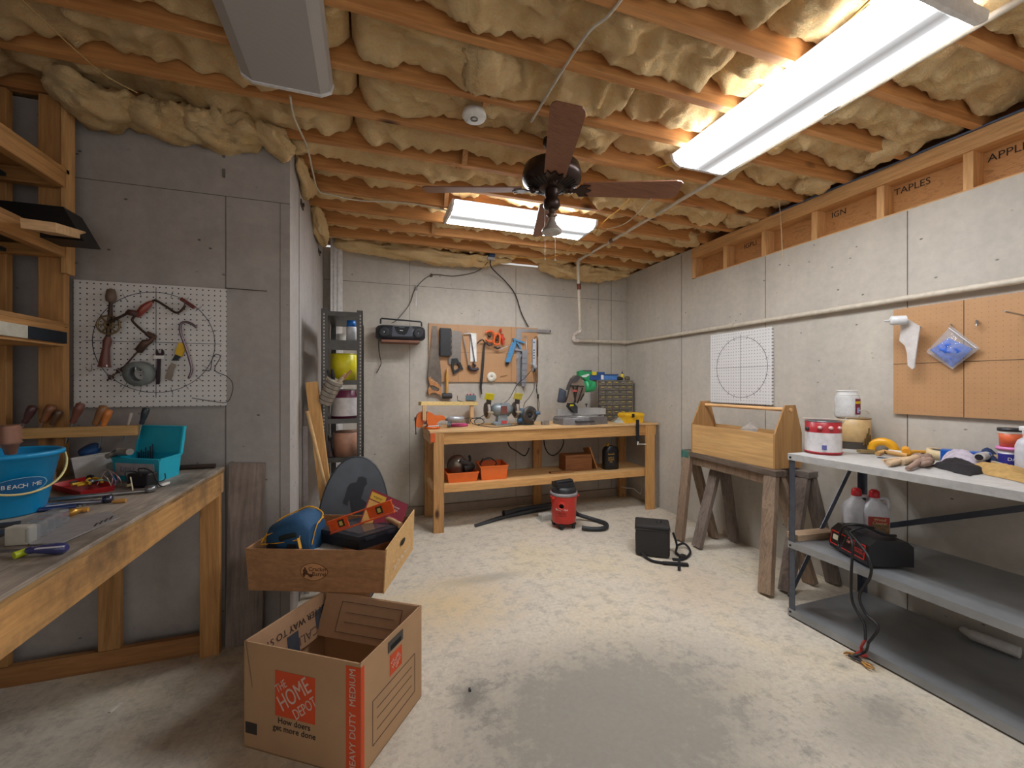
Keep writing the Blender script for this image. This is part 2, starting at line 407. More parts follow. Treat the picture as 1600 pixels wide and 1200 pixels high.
clump('yellow insulation roll bulging over the top of the back wall, right of the hanging outlet', [(1.75, 4.2, 2.62), (2.1, 4.2, 2.57), (2.5, 4.2, 2.575), (2.9, 4.2, 2.62)], (.1, .075), 4)
clump('torn yellow insulation tuft hanging over the end wall near the shelves', [(-1.3, 2.33, 2.62), (-1.15, 2.38, 2.57), (-1.0, 2.42, 2.6)], (.12, .06), 5)
clump('ragged yellow insulation lump over the middle of the end wall', [(-1.05, 2.4, 2.6), (-.92, 2.45, 2.575), (-.75, 2.46, 2.6)], (.12, .06), 7)
clump('folded yellow insulation slab resting on the end wall beside the corner', [(-.84, 2.42, 2.59), (-.7, 2.45, 2.56), (-.52, 2.46, 2.585)], (.13, .07), 9)
clump('yellow insulation tuft hanging down over the corner of the end wall', [(-.55, 2.42, 2.62), (-.47, 2.46, 2.58), (-.4, 2.52, 2.53)], (.08, .06), 11)
clump('yellow insulation scrap along the top of the side wall, by the steel plates', [(-.37, 2.65, 2.6), (-.36, 2.9, 2.57), (-.36, 3.1, 2.6)], (.04, .05), 13)
clump('yellow insulation scrap at the top of the side wall near the back corner', [(-.36, 3.35, 2.6), (-.35, 3.65, 2.54), (-.35, 3.95, 2.57)], (.045, .07), 15)
clump('yellow insulation batt sagging out of the ceiling above the round lampholder', [(.45, 1.58, 2.7), (.47, 1.7, 2.63), (.5, 1.82, 2.7)], (.1, .06), 17)
for k, (y, s_) in enumerate(((3.5, 19), (3.15, 21), (2.6, 23), (2.0, 25), (1.55, 29))):
    clump('yellow insulation tuft poking over the right wall top plate, %s' % ['nearest the back', 'second from the back', 'third from the back', 'fourth from the back', 'nearest the camera'][k],
          [(2.72, y - .05, 2.69), (2.82, y, 2.655), (2.9, y + .03, 2.69)], (.1, .05), s_)

# ---------------------------------------------------------------- lamps
m, t, b = nodes('lamp_lens_lit')
def lensmat(name, along, c0, w, on=True):
    m, t, b = nodes(name); tc = N(t, 'ShaderNodeTexCoord'); sp = N(t, 'ShaderNodeSeparateXYZ'); t.links.new(tc.outputs['Object'], sp.inputs[0])
    u = math_(t, 'ABSOLUTE', math_(t, 'DIVIDE', sp.outputs[0 if along == 'y' else 1], w / 2))
    L = LENS_BRIGHT
    e = ramp(t, u, [(0, g(.004)), (.16, g(.009)), (.27, g(.03)), (.42, g(.8)), (.6, g(1)), (.75, g(.6)), (.88, g(.05)), (1, g(.02))])
    b.inputs['Base Color'].default_value = srgb('a8a6a4'); b.inputs['Roughness'].default_value = .35
    if on:
        b.inputs['Emission Strength'].default_value = L
        t.links.new(mix(t, 1.0, e, (.93, .96, 1, 1), 'MULTIPLY'), b.inputs['Emission Color'])
    wv = N(t, 'ShaderNodeTexWave'); wv.inputs['Scale'].default_value = 60; t.links.new(tc.outputs['Object'], wv.inputs[0]); bump(t, b, wv.outputs['Fac'], .1, .002)
    return m
def fixture(label, x0, x1, y0, y1, z, along, on):
    cx, cy = (x0 + x1) / 2, (y0 + y1) / 2; T = thing('fluorescent_light', label, 'ceiling light', (cx, cy, z))
    W, L = ((x1 - x0), (y1 - y0)) if along == 'y' else ((y1 - y0), (x1 - x0))
    def q(a, l, h): return (a, l, h) if along == 'y' else (l, a, h)
    prof = [(-W * .5, .055), (-W * .47, .022), (-W * .36, 0), (W * .36, 0), (W * .47, .022), (W * .5, .055)]
    mb = MB(); rings = [[q(a, l, h) for a, h in prof] for l in (-L / 2 + .01, L / 2 - .01)]
    mb.loft(rings, cap=True, smooth=False, closed=True)
    part(T, 'lens', mb, lensmat('lamp_lens_' + ('lit' if on else 'off'), along, 0, W, on))
    pan = MB()
    h2 = ZT - z
    pan.b2(*[q(s * W * .36, s * L / 2 * .995, h) for s, h in ((-1, .057), (1, max(.062, h2 - .001)))])
    part(T, 'housing', pan, mt('d5d5d2', .4))
    for s in (-1, 1):
        mb = MB(); rings = [[q(a * 1.02, s * (L / 2) + l, h - (.004 if h < .03 else 0)) for a, h in prof] for l in (-.012, .004)]
        mb.loft(rings, smooth=False); part(T, 'end_cap', mb, mt('dcdcdc', .4))
    return T
fixture('lit fluorescent wraparound light between fan and back wall',   .565, 1.70, 2.88, 3.25, 2.55, 'x', True)
fixture('long lit fluorescent wraparound light at upper right', 1.59, 1.995, .83, 1.91, 2.535, 'y', True)
fixture('unlit grey wraparound light over the left workbench', -.49, -.14, .74, 1.96, 2.55, 'y', False)

# ceiling fan
fp = P(862, 297, 'z', 2.35)
F = thing('ceiling_fan', 'brown four-blade ceiling fan with a spotlight below', 'fan', fp)
bronze = mt('3a2b25', .35, .6, bmp=.02); blm = wood('84573f', '744b35', 'X', sc=2, knots=0, rough=.45)
part(F, 'motor_housing', MB().lathe([(.02, .15), (.1, .145), (.145, .12), (.157, .08), (.155, .045), (.11, .02), (.04, .0)], seg=36), bronze)
part(F, 'canopy', MB().lathe([(.045, .268), (.048, .25), (.04, .23), (.02, .21), (.018, .14)]), bronze)
vents = MB()
for k in range(30):
    a = 2 * PI * k / 30; vents.bar((math.cos(a) * .068, math.sin(a) * .068, .006), (math.cos(a) * .13, math.sin(a) * .13, .026), .006, .003)
part(F, 'vent_ring', vents, mt('0d0a09', .6))
part(F, 'switch_housing', MB().lathe([(.035, .01), (.038, -.02), (.032, -.045), (.042, -.055), (.046, -.085), (.036, -.1), (.014, -.105)]), bronze)
part(F, 'lamp_kit', MB().lathe([(.016, -.1), (.016, -.125), (.03, -.135), (.012, -.15)]), mt('6a5648', .35, .6))
bulb = part(F, 'spotlight_bulb', MB().lathe([(.014, -.145), (.018, -.16), (.03, -.185), (.052, -.212), (.054, -.222)]), mt('a49a90', .3, .3))
part(bulb, 'bulb_face', MB().lathe([(.054, -.222), (.05, -.23), (.02, -.235), (.001, -.236)]), mt('b9b4ae', .25))
A0 = math.radians(-19)
for k in range(4):
    a = A0 + k * PI / 2; R = Matrix.Rotation(a, 4, 'Z'); tilt = Matrix.Rotation(math.radians(-13), 4, 'X')
    iron = MB(); iron.T = R @ tilt; iron.prism([(.07, -.018, -.002), (.13, -.014, -.002), (.15, -.045, -.002), (.2, -.04, -.002), (.175, -.02, -.002), (.21, 0, -.002), (.175, .02, -.002), (.2, .04, -.002), (.15, .045, -.002), (.13, .014, -.002), (.07, .018, -.002)], (0, 0, -.006))
    iron.ball((.1, 0, .002), .02)
    bl = MB(); bl.T = R @ tilt; w0, w1 = .054, .07
    out = [(.16, -w0), (.64, -w1), (.665, -w1 + .006), (.68, -w1 + .02), (.68, w1 - .02), (.665, w1 - .006), (.64, w1), (.16, w0)]
    bo_ = part(F, 'blade', bl.prism([(x, y, 0) for x, y in out], (0, 0, .006)), blm)
    part(bo_, 'blade_iron', iron, bronze)
for x in (-.03, .03): part(F, 'pull_chain', MB().cyl((x, .02, -.07), (x, .02, -.36), .0012, seg=5).ball((x, .02, -.365), .005), mt('b8b0a0', .4, .5))
o = thing('lampholder', 'round white porcelain lampholder on a joist, without a bulb', 'lampholder', P(741, 182, 'z', 2.6))
part(o, 'base', MB().lathe([(.04, .02), (.056, .018), (.058, 0), (.052, -.01), (.001, -.011)]), white)
part(o, 'socket', MB().lathe([(.018, -.01), (.018, -.016), (.012, -.016), (.012, -.009), (.001, -.009)]), mt('77736c', .4, .5))
# ---------------------------------------------------------------- generic builders used below
def obox(mb, c4, z0, z1, t, shrink=1.0):
    """open-topped box: four plan corners at the top, walls of thickness t, tapering to shrink at the bottom"""
    c4 = [V((p[0], p[1], 0)) for p in c4]; ce = sum(c4, V()) / 4
    def ring(z, k, off): 
        out = []
        for p in c4:
            d = (p - ce); L = d.length
            out.append(ce + d * k * (1 - off * 1.4 / L) + V((0, 0, z)))
        return out
    r = [ring(z0, shrink, 0), ring(z1, 1, 0), ring(z1, 1, t), ring(z0 + t, shrink, t)]
    vs = [p for q in r for p in q]; fs = [(3, 2, 1, 0), (12, 13, 14, 15)]
    for k in range(3):
        for i in range(4): j = (i + 1) % 4; fs.append((k * 4 + i, k * 4 + j, k * 4 + 4 + j, k * 4 + 4 + i))
    mb.add(vs, fs); return mb
def pegmat(name, base, hole, sp=.0254, r=.0033, axes=(0, 2)):
    m, t, b = nodes(name); tc = N(t, 'ShaderNodeTexCoord'); sx = N(t, 'ShaderNodeSeparateXYZ'); t.links.new(tc.outputs['Object'], sx.inputs[0])
    d = []
    for a in axes:
        q = math_(t, 'FRACT', math_(t, 'ADD', math_(t, 'DIVIDE', sx.outputs[a], sp), 100.5)); q = math_(t, 'SUBTRACT', q, .5); d.append(math_(t, 'MULTIPLY', q, q))
    rr = math_(t, 'SQRT', math_(t, 'ADD', d[0], d[1])); k = math_(t, 'LESS_THAN', rr, r / sp)
    n = nz(t, coords(t), 9, 5, .6); c = mix(t, .3, srgb(base), ramp(t, n, [(.3, g(.42)), (.7, g(.6))]), 'OVERLAY')
    t.links.new(mix(t, k, c, srgb(hole)), b.inputs['Base Color']); b.inputs['Roughness'].default_value = .5; return m
def handle_tool(T, blade, hm, sm, p0, p1, p2, r, rs, world=True, names=('handle', 'shank')):
    """screwdriver/chisel: handle p0->p1 with swelling, shank p1->p2"""
    p0, p1, p2 = V(p0), V(p1), V(p2); d = p1 - p0
    prof = [(0, .55), (.06, .95), (.3, 1), (.55, .86), (.78, .62), (.9, .72), (1, .5)]
    part(T, names[0], MB().tube([p0 + d * a for a, k in prof], [r * k for a, k in prof], 12), hm, world=world)
    part(T, names[1], MB().tube([p1 - d * .03, p2], rs, 8) if not blade else MB().tube([p1 - d * .03, p1 + (p2 - p1) * .3], rs, 8).bar(p1 + (p2 - p1) * .3, p2, blade, rs), sm, world=world)

# ---------------------------------------------------------------- left workbench
bench_top_m = wood('a99c8d', '8e8276', 'Y', sc=1.2, knots=0, dirt=.8, rough=.6)
edge = wood('a9834f', '6d5233', 'Y', sc=2, knots=0, dirt=.4)
bp = wood('c29258', 'b0814b', 'Y', knots=.6, dirt=.85)
T = thing('workbench', 'long left workbench of pine with a worn grey plywood top', 'workbench', (-1.2, 1.4, 0))
part(T, 'top', MB().b2((-1.9, .1, .893), (-.68, 2.47, .905), .002), bench_top_m, world=True)
part(T, 'underlayer', MB().b2((-1.9, .1, .878), (-.683, 2.47, .893)), edge, world=True)
part(T, 'apron', MB().b2((-.722, .1, .775), (-.684, 2.43, .878), .002), bp, world=True)
part(T, 'end_apron', MB().b2((-1.88, 2.432, .78), (-.684, 2.468, .878), .002), pineX, world=True)
for x0, x1, y0, y1 in ((-.765, -.684, 2.395, 2.432), (-.765, -.684, .3, .34)): part(T, 'leg', MB().b2((x0, y0, 0), (x1, y1, .775), .002), wood('bd8a50', 'a97740', 'Z'), world=True)
for x0, x1 in ((-1.17, -1.09), (-1.6, -1.48), (-1.88, -1.8)): part(T, 'stud', MB().b2((x0, 2.435, .09), (x1, 2.468, .78), .002), wood('a87a45', '8f6537', 'Z'), world=True)
part(T, 'bottom_plate', MB().b2((-1.88, 2.435, 0), (-.767, 2.468, .088), .002), wood('a07040', '8a5c32', 'X'), world=True)

# ladder shelving above it
T = thing('wooden_shelving', 'tall home-built pine shelving standing at the left end wall', 'shelving', (-1.55, 2.0, .905))
z1 = wood('b98750', 'a67641', 'Z', knots=.6)
part(T, 'post', MB().b2((-1.37, 2.42, .906), (-1.282, 2.458, 2.6), .002), z1, world=True)
part(T, 'post', MB().b2((-1.62, 2.42, .906), (-1.475, 2.458, 2.6), .002), z1, world=True)
part(T, 'side_strip', MB().b2((-1.281, 2.40, 1.812), (-1.262, 2.458, 2.6), .001), wood('d0a066', 'bd8b52', 'Z'), world=True)
for zt, h in ((2.272, .085), (1.964, .085), (1.59, .105)):
    part(T, 'cross_rail', MB().b2((-1.86, 2.381, zt - h), (-1.302, 2.419, zt - .02), .002), wood('b28048', 'a0703c', 'X', knots=.7), world=True)
    part(T, 'front_rail', MB().b2((-1.30, .5, zt - h), (-1.262, 2.39, zt - .018), .002), wood('be8b52', 'a87842', 'Y', knots=.7), world=True)
    part(T, 'board', MB().b2((-1.86, .5, zt - .018), (-1.262, 2.419, zt), .001), wood('b5854c', '9c7040', 'Y', knots=.2), world=True)
for x, z in ((-1.42, 2.17), (-1.42, 1.862)):
    solo('metal_bar', 'dark flat metal bar fixed under the %s shelf of the pine shelving' % ('top' if z > 2 else 'second'), 'metal bar', MB().b2((x - .02, .8, z), (x + .02, 2.3, z + .016), .002), mt('2f3a40', .5, .5), loc=(x, 1.6, z), world=True)
y0, y1 = P(0, 510, 'x', -1.26).y, P(100, 530, 'x', -1.26).y
solo('magnetic_bar', 'dark blue bar screwed to the edge of the lowest shelf', 'metal bar', MB().b2((-1.261, 2.16, 1.497), (-1.249, y1, 1.547), .001), mt('28333f', .35, .5), loc=(-1.255, 2.2, 1.52), world=True)
solo('white_block', 'white block on the lowest shelf edge at the left frame side', 'block', MB().b2((-1.261, 1.9, 1.497), (-1.249, 2.155, 1.547), .001), mt('c8c4b4', .5), loc=(-1.255, 2.0, 1.52), world=True)
mb = MB(); a = P(121, 336, 'y', 2.33); bq = P(136, 379, 'y', 2.26)
mb.loft([[V((-1.8, y, a.z)), V((a.x, y, a.z)), V((bq.x, y, bq.z)), V((-1.8, y, bq.z + .0))] for y in (2.24, 2.36)], smooth=False)
solo('black_tray', 'black sloping tray sticking out from the second pine shelf', 'tray', mb, mt('0b0a0b', .45), loc=(-1.4, 2.2, bq.z), world=True)
mb = MB(); mb.bar(P(60, 352, 'y', 2.0), P(112, 366, 'y', 2.3), .09, .035)
solo('wood_offcut', 'pale wood offcut lying under the black tray on the shelf', 'wood offcut', mb, PINE and pineX, loc=P(90, 362, 'y', 2.2), world=True)
for k, pts in enumerate(([(-1.7, 1.7), (-1.36, 2.28)],)):
    solo('wood_strip', 'thin light wood strip lying on the second pine shelf', 'wood offcut', MB().bar((-1.7, 1.7, 1.985), (-1.36, 2.3, 1.985), .05, .02), pineX, loc=(-1.5, 2, 1.98), world=True)

# tool rail with screwdrivers
solo('tool_rail', 'narrow pine rail below the white pegboard with holes for screwdrivers', 'tool rail', MB().b2((-1.60, 2.37, 1.085), (-1.0, 2.41, 1.13), .002), wood('d2a76c', 'c49759', 'X', knots=.2), loc=(-1.3, 2.49, 1.09), world=True)
tools = [((53, 634), (38, 661), (33, 676), 4.6, '5a3a3a', 'dark purple-brown wooden screwdriver handle leaning, leftmost in the tool rail', 0),
         ((82, 633), (66, 660), (60, 675), 5.0, '8a5a3c', 'brown wooden screwdriver, second from left in the tool rail', 0),
         ((93, 641), (81, 664), (76, 676), 4.0, '5e4530', 'dark brown short wooden screwdriver beside a taller brown one in the rail', 0),
         ((127, 630), (113, 661), (104, 692), 4.6, '7c4b3c', 'reddish brown chisel with long steel blade in the tool rail', .012),
         ((164, 634), (148, 664), (143, 678), 5.2, '96673f', 'light brown wooden screwdriver left of the orange one in the rail', 0),
         ((171, 640), (160, 668), (155, 700), 4.2, 'd9823c', 'orange translucent screwdriver in the tool rail', 0),
         ((205, 645), (200, 664), (194, 690), 2.2, 'b8aca4', 'clear slim screwdriver in the tool rail', 0),
         ((229, 637), (221, 663), (216, 685), 4.0, '26323c', 'black and navy screwdriver at the right end of the tool rail', 0)]
for a, b_, c_, r, col, lab, bl in tools:
    T = thing('chisel' if bl else 'screwdriver', lab, 'chisel' if bl else 'screwdriver', P(b_[0], b_[1], 'y', 2.36), group='tools standing in the rail')
    handle_tool(T, bl, mt(col, .4, coat=.4), steel, P(*a, 'y', 2.388), P(*b_, 'y', 2.39), P(*c_, 'y', 2.392), r * .0037, .0035)

# pegboard with printed protractor
PY = 2.505
c4 = BW([(115, 438), (350, 450), (353, 633), (118, 638)], PY)
x0, x1, z0, z1_ = c4[0].x, c4[2].x, (c4[2].z + c4[3].z) / 2, (c4[0].z + c4[1].z) / 2
wpeg = pegmat('white_pegboard', 'dcd9d6', '2c2a2c')
def dial(T, c, R_, ty, nm=None):
    mb = MB(); fr = (lambda a, b: V((c.x + a, c.y, c.z + b))) if ty == 'y' else (lambda a, b: V((c.x, c.y - a, c.z + b)))
    n = 72
    pts = [fr(R_ * math.cos(2 * PI * k / n), R_ * math.sin(2 * PI * k / n)) for k in range(n + 1)]
    mb.tube(pts, .0017, 4)
    mb.tube([fr(-R_ * 1.12, 0), fr(R_ * 1.12, 0)], .0014, 4); mb.tube([fr(0, -R_ * 1.1), fr(0, R_ * 1.1)], .0014, 4)
    for k in range(24):
        if k % 6 == 0: continue
        a = k * PI / 12; mb.tube([fr(R_ * .93 * math.cos(a), R_ * .93 * math.sin(a)), fr(R_ * 1.08 * math.cos(a), R_ * 1.08 * math.sin(a))], .001, 4)
    part(T, 'printed_dial', mb, mt('3a3848', .6), world=True)
T = thing('pegboard', 'white pegboard with a printed dial and old hand tools on the end wall', 'pegboard', ((x0 + x1) / 2, PY, z0))
part(T, 'board', MB().b2((x0, PY, z0), (x1, YF - .002, z1_)), wpeg, world=True)
dial(T, P(244, 535, 'y', PY - .0005), .245, 'y')
def bt(x, y): return (130 + x * .14375, 440 + y * .14375)
def bq3(x, y, d=.02): return P(*bt(x, y), 'y', PY - d)
oldw = mt('6b3a30', .45, coat=.3); iron_ = mt('4a3a32', .5, .7); brass = mt('7d6a4c', .45, .7)
T = thing('hand_drill', 'antique geared hand drill hanging at left of the white pegboard', 'hand drill', bq3(260, 600))
part(T, 'gear_wheel', MB().torus(bq3(275, 470, .035), .0425, .0045, (0, 1, 0)).torus(bq3(275, 470, .035), .016, .004, (0, 1, 0)).bar(bq3(165, 470, .035), bq3(390, 470, .035), .006, .006).bar(bq3(275, 360, .035), bq3(275, 580, .035), .006, .006).bar(bq3(200, 390, .035), bq3(350, 550, .035), .006, .006).bar(bq3(350, 390, .035), bq3(200, 550, .035), .006, .006), brass, world=True)
part(T, 'top_grip', MB().tube([bq3(300, 75, .03), bq3(302, 100, .03), bq3(303, 170, .03), bq3(300, 215, .03), bq3(298, 230, .03)], [.004, .017, .021, .018, .006], 14), mt('6e5a4c', .5), world=True)
part(T, 'frame', MB().tube([bq3(298, 225, .03), bq3(295, 330, .03), bq3(285, 470, .025), bq3(268, 610, .02)], [.007, .009, .011, .009], 10), iron_, world=True)
part(T, 'main_handle', MB().tube([bq3(270, 600, .03), bq3(262, 650, .03), bq3(250, 720, .03), bq3(238, 820, .03), bq3(232, 890, .03), bq3(230, 930, .03)], [.011, .017, .014, .018, .021, .025], 14), oldw, world=True)
part(T, 'crank', MB().tube([bq3(280, 440, .045), bq3(400, 385, .05), bq3(480, 345, .05)], [.007, .006, .006], 8), iron_, world=True)
part(T, 'crank_knob', MB().tube([bq3(470, 345, .05), bq3(500, 335, .055), bq3(560, 345, .06), bq3(585, 350, .06)], [.007, .015, .015, .01], 12), mt('4f3530', .45), world=True)
T = thing('bit_brace', 'old carpenter bit brace with red handles and an auger bit, zigzag on the pegboard', 'bit brace', bq3(650, 500))
part(T, 'crank_frame', MB().tube(curve([bq3(1110, 260, .03), bq3(1060, 320, .03), bq3(1000, 335, .03), bq3(900, 270, .03), bq3(790, 205, .03), bq3(745, 220, .03)], 5), .0055, 8).tube(curve([bq3(590, 350, .03), bq3(540, 400, .03), bq3(545, 440, .03), bq3(650, 540, .03), bq3(700, 570, .03)], 5), .0055, 8), iron_, world=True)
part(T, 'head_knob', MB().tube([bq3(1140, 255, .03), bq3(1150, 240, .03)], [.012, .028], 18).tube([bq3(1062, 185, .03), bq3(1210, 285, .03)], .009, 10), mt('73302e', .4, coat=.4), world=True)
part(T, 'grip', MB().tube([bq3(745, 215, .03), bq3(715, 245, .03), bq3(660, 290, .03), bq3(600, 355, .03), bq3(575, 380, .03)], [.006, .014, .018, .014, .009], 14), mt('8c3c2c', .35, coat=.5), world=True)
part(T, 'chuck', MB().tube([bq3(690, 560, .03), bq3(740, 590, .03), bq3(790, 605, .03)], [.012, .014, .01], 10).tube([bq3(775, 600, .03), bq3(725, 650, .03), bq3(680, 660, .03), bq3(600, 755, .03), bq3(590, 760, .03)], [.01, .011, .018, .017, .008], 12), mt('5c463a', .5, .4), world=True)
aug = MB().tube([bq3(595, 760, .03), bq3(440, 930, .03)], .004, 8)
for k in range(14):
    a = k * .9; p = bq3(440 - 165 * k / 13, 930 + 135 * k / 13, .03); aug.bar(p + V((.011 * math.cos(a), .008 * math.sin(a), .008)), p - V((.011 * math.cos(a), .008 * math.sin(a), .004)), .006, .004)
part(T, 'auger_bit', aug, mt('59443f', .5, .6), world=True)
T = thing('tape_roll', 'grey roll of duct tape hanging on the white pegboard', 'tape', bq3(610, 1000))
cc = bq3(610, 1000, .03); part(T, 'roll', MB().lathe([(.034, -.025), (.058, -.022), (.058, .022), (.034, .025), (.034, -.025)], cc, (.1, 1, .1), seg=30, cap=False), mt('7b8280', .5), world=True)
part(T, 'clear_spool', MB().torus(bq3(615, 945, .045), .016, .004, (0, 1, 0)).torus(bq3(615, 945, .03), .014, .003, (0, 1, 0)), mt('c4c8c4', .2, .3), world=True)
T = thing('adjustable_wrench', 'dark adjustable wrench hanging beside the tape roll', 'wrench', bq3(825, 900))
part(T, 'body', MB().prism([bq3(x, y, .015) for x, y in ((790, 740), (800, 735), (810, 775), (845, 780), (850, 730), (870, 750), (875, 790), (840, 820), (838, 860), (828, 1100), (820, 1117), (795, 1117), (790, 1100), (802, 860), (800, 815), (785, 790))], (0, .008, 0)), mt('3d2f33', .45, .6), world=True)
part(T, 'white_tie', MB().bar(bq3(770, 822, .02), bq3(880, 822, .02), .006, .016), white, world=True)
T = thing('putty_knife', 'putty knife with yellow handle on the white pegboard', 'putty knife', bq3(1000, 850))
part(T, 'handle', MB().prism([bq3(x, y, .022) for x, y in ((1040, 660), (1105, 680), (1100, 740), (1065, 815), (1000, 790), (1000, 750))], (0, .015, 0)), mt('dcb023', .4), world=True)
part(T, 'grip_end', MB().prism([bq3(x, y, .021) for x, y in ((1000, 790), (1060, 812), (1010, 860), (962, 858))], (0, .013, 0)), mt('232a33', .5), world=True)
part(T, 'blade', MB().prism([bq3(x, y, .018) for x, y in ((960, 880), (1010, 905), (985, 960), (955, 1080), (885, 1058), (920, 935))], (0, .002, 0)), mt('8d8378', .35, .7), world=True)
solo('utility_hook', 'grey curved pry hook hanging beside the yellow putty knife', 'hook bar', MB().tube(curve([bq3(1235, 505, .03), bq3(1180, 460, .03), bq3(1110, 440, .03), bq3(1060, 465, .03), bq3(1060, 560, .025), bq3(1110, 700, .02), bq3(1160, 860, .02), bq3(1180, 960, .02), bq3(1145, 1055, .02)], 5), [.004] + [.006] * 39 + [.004], 8), mt('7f7078', .35, .8), loc=bq3(1110, 700, .02), world=True)
solo('wire_coil', 'bent dark wire looped over the right edge of the white pegboard', 'wire', MB().tube(curve([bq3(1300, 960, .02), bq3(1380, 960, .02), bq3(1400, 850, .02), bq3(1440, 790, .02), bq3(1490, 820, .02), bq3(1430, 960, .02), bq3(1560, 1030, .02), bq3(1620, 1100, .02), bq3(1620, 1200, .02), bq3(1560, 1310, .02), bq3(1400, 1300, .02), bq3(1180, 1265, .02)], 6), .0018, 6), mt('4b424c', .4, .6), loc=bq3(1430, 960, .02), world=True)
solo('peg_hook', 'small steel peg hook at the lower left of the white pegboard', 'hook', MB().tube(curve([bq3(90, 890, .01), bq3(92, 960, .012), bq3(60, 970, .02), bq3(30, 925, .025)], 4), .0015, 6), mt('8f888c', .3, .8), loc=bq3(90, 940, .01), world=True)
solo('threaded_rod', 'thin dark rod sticking out right of the white pegboard top', 'rod', MB().tube([P(352, 450, 'y', 2.5), P(417, 455, 'y', 2.5)], .0022, 6), iron_, loc=P(380, 452, 'y', 2.5), world=True)

# plank leaning on the wall
T = MB(); a = [P(352, 724, 'y', 2.495), P(413, 724, 'y', 2.495)]
T.prism([V((-.672, 2.44, 0)), V((-.51, 2.44, 0)), V((-.51, 2.503, a[1].z)), V((-.672, 2.503, a[0].z))], (0, .015, 0))
solo('laminate_plank', 'grey-brown laminate plank leaning on the wall beside the left workbench', 'plank', T, wood('8d7f76', '6f635c', 'Z', sc=.7, knots=.2, dirt=.5), loc=(-.59, 2.46, 0), world=True)

# ---------------------------------------------------------------- things on the left workbench
BZ = .905
w_ = 1.34; cb = _f * w_ + _r * ((10 - 800) / FPX * w_); cb = V((cb.x, cb.y, BZ))
T = thing('beach_bucket', 'bright blue plastic beach bucket on the left workbench', 'bucket', cb)
bl_ = mt('1294cf', .35, var=.04)
part(T, 'pail', MB().lathe([(.001, .001), (.083, .001), (.086, .006), (.118, .182), (.131, .186), (.131, .196), (.124, .2), (.116, .192), (.083, .012), (.001, .01)], seg=48, cap=False), bl_)
hd = MB(); hp = []
fd = Matrix.Rotation(math.radians(17), 3, 'Z') @ V((-cb.x, -cb.y, 0)).normalized(); ft = V((-fd.y, fd.x, 0))
for k in range(25):
    a = PI * k / 24; q = ft * .133 * math.cos(a) + fd * (.133 * math.sin(a) * (1 - .12 * math.sin(a))) + V((0, 0, .19 - .115 * math.sin(a))); hp.append(q)
part(T, 'bail_handle', hd.tube(hp, .0035, 6), mt('e0cf8c', .4))
fr = frame(fd * .107 + V((0, 0, .1)), ft, V((0, 0, 1)) + fd * .18)
lb = MB(); lb.T = fr
def arc_on(mb, rx, ry, r, z=0): mb.tube([V((rx * math.cos(2 * PI * k / 40), ry * math.sin(2 * PI * k / 40), -(rx * math.cos(2 * PI * k / 40)) ** 2 / .21 + z)) for k in range(41)], r, 4)
arc_on(lb, .058, .026, .0008, .004); part(T, 'logo_outline', lb, mt('a8d8ee', .5))
lb = MB(); lb.T = fr
lb.grid(16, 6, lambda u, v: V(((u - .5) * .112, (v - .5) * .05 * math.sqrt(max(0, 1 - (2 * u - 1) ** 2)), -((u - .5) * .112) ** 2 / .21 + .002))); part(T, 'logo', lb, mt('0d5f96', .5))
for i, ch in enumerate('BEACH ME'):
    x = (i - 3.5) * .0112
    if ch != ' ': text(T, 'letter', ch, fr @ Matrix.Translation((x, 0, -x * x / .21 + .0045)), .018, white, depth=.001)
T = thing('ribbed_handle_tool', 'tool with ribbed copper-brown grip standing in the blue bucket', 'hand tool', cb + V((-.04, .02, .03)))
a0, a1 = P(14, 664, 'y', cb.y - .02), P(17, 712, 'y', cb.y - .02); d = a1 - a0
pr = []
for k in range(13): pr.append((k / 13 * .62, .024 if k % 2 else .0285))
part(T, 'grip', MB().tube([a0 + d * a for a, r in pr] + [a0 + d * .65, a0 + d * .95], [r for a, r in pr] + [.02, .013], 16), mt('9a6f5c', .4, .3), world=True)
part(T, 'shank', MB().tube([a0 + d * .93, a0 + d * 3.0], .008, 10), steel, world=True)

# white tub with blue lid inside
FLp, FRp, BRp = P(111, 717, 'z', 1.0), P(166, 711, 'z', 1.0), P(206, 704, 'z', 1.0)
BLp = FLp + BRp - FRp
T = thing('plastic_tub', 'white plastic tub behind the red tray on the workbench', 'tub', (FLp + BRp) / 2 - V((0, 0, .095)))
part(T, 'tub', obox(MB(), [FLp, FRp, BRp, BLp], BZ, 1.0, .004, .86), mt('cfcdca', .4), world=True)
rm = MB()
cc4 = [FLp, FRp, BRp, BLp]
for i in range(4): rm.bar(cc4[i], cc4[(i + 1) % 4], .008, .008)
part(T, 'rim', rm, mt('d6d4d0', .4), world=True)
c_ = P(140, 703, 'z', 1.02); solo('blue_disc', 'round blue disc sitting tilted in the white tub', 'cap', MB().lathe([(.001, -.02), (.034, -.02), (.04, .0), (.036, .014), (.001, .018)], (0, 0, 0), (-.3, -.4, .8)), mt('24518c', .4), loc=c_)
solo('grey_tape', 'grey taped bundle leaning across the white tub', 'bundle', MB().tube([P(168, 713, 'z', 1.01), P(186, 706, 'z', 1.02), P(203, 706, 'z', 1.03)], [.012, .02, .014], 10), mt('8d8982', .6), loc=P(186, 706, 'z', 1.02), world=True)
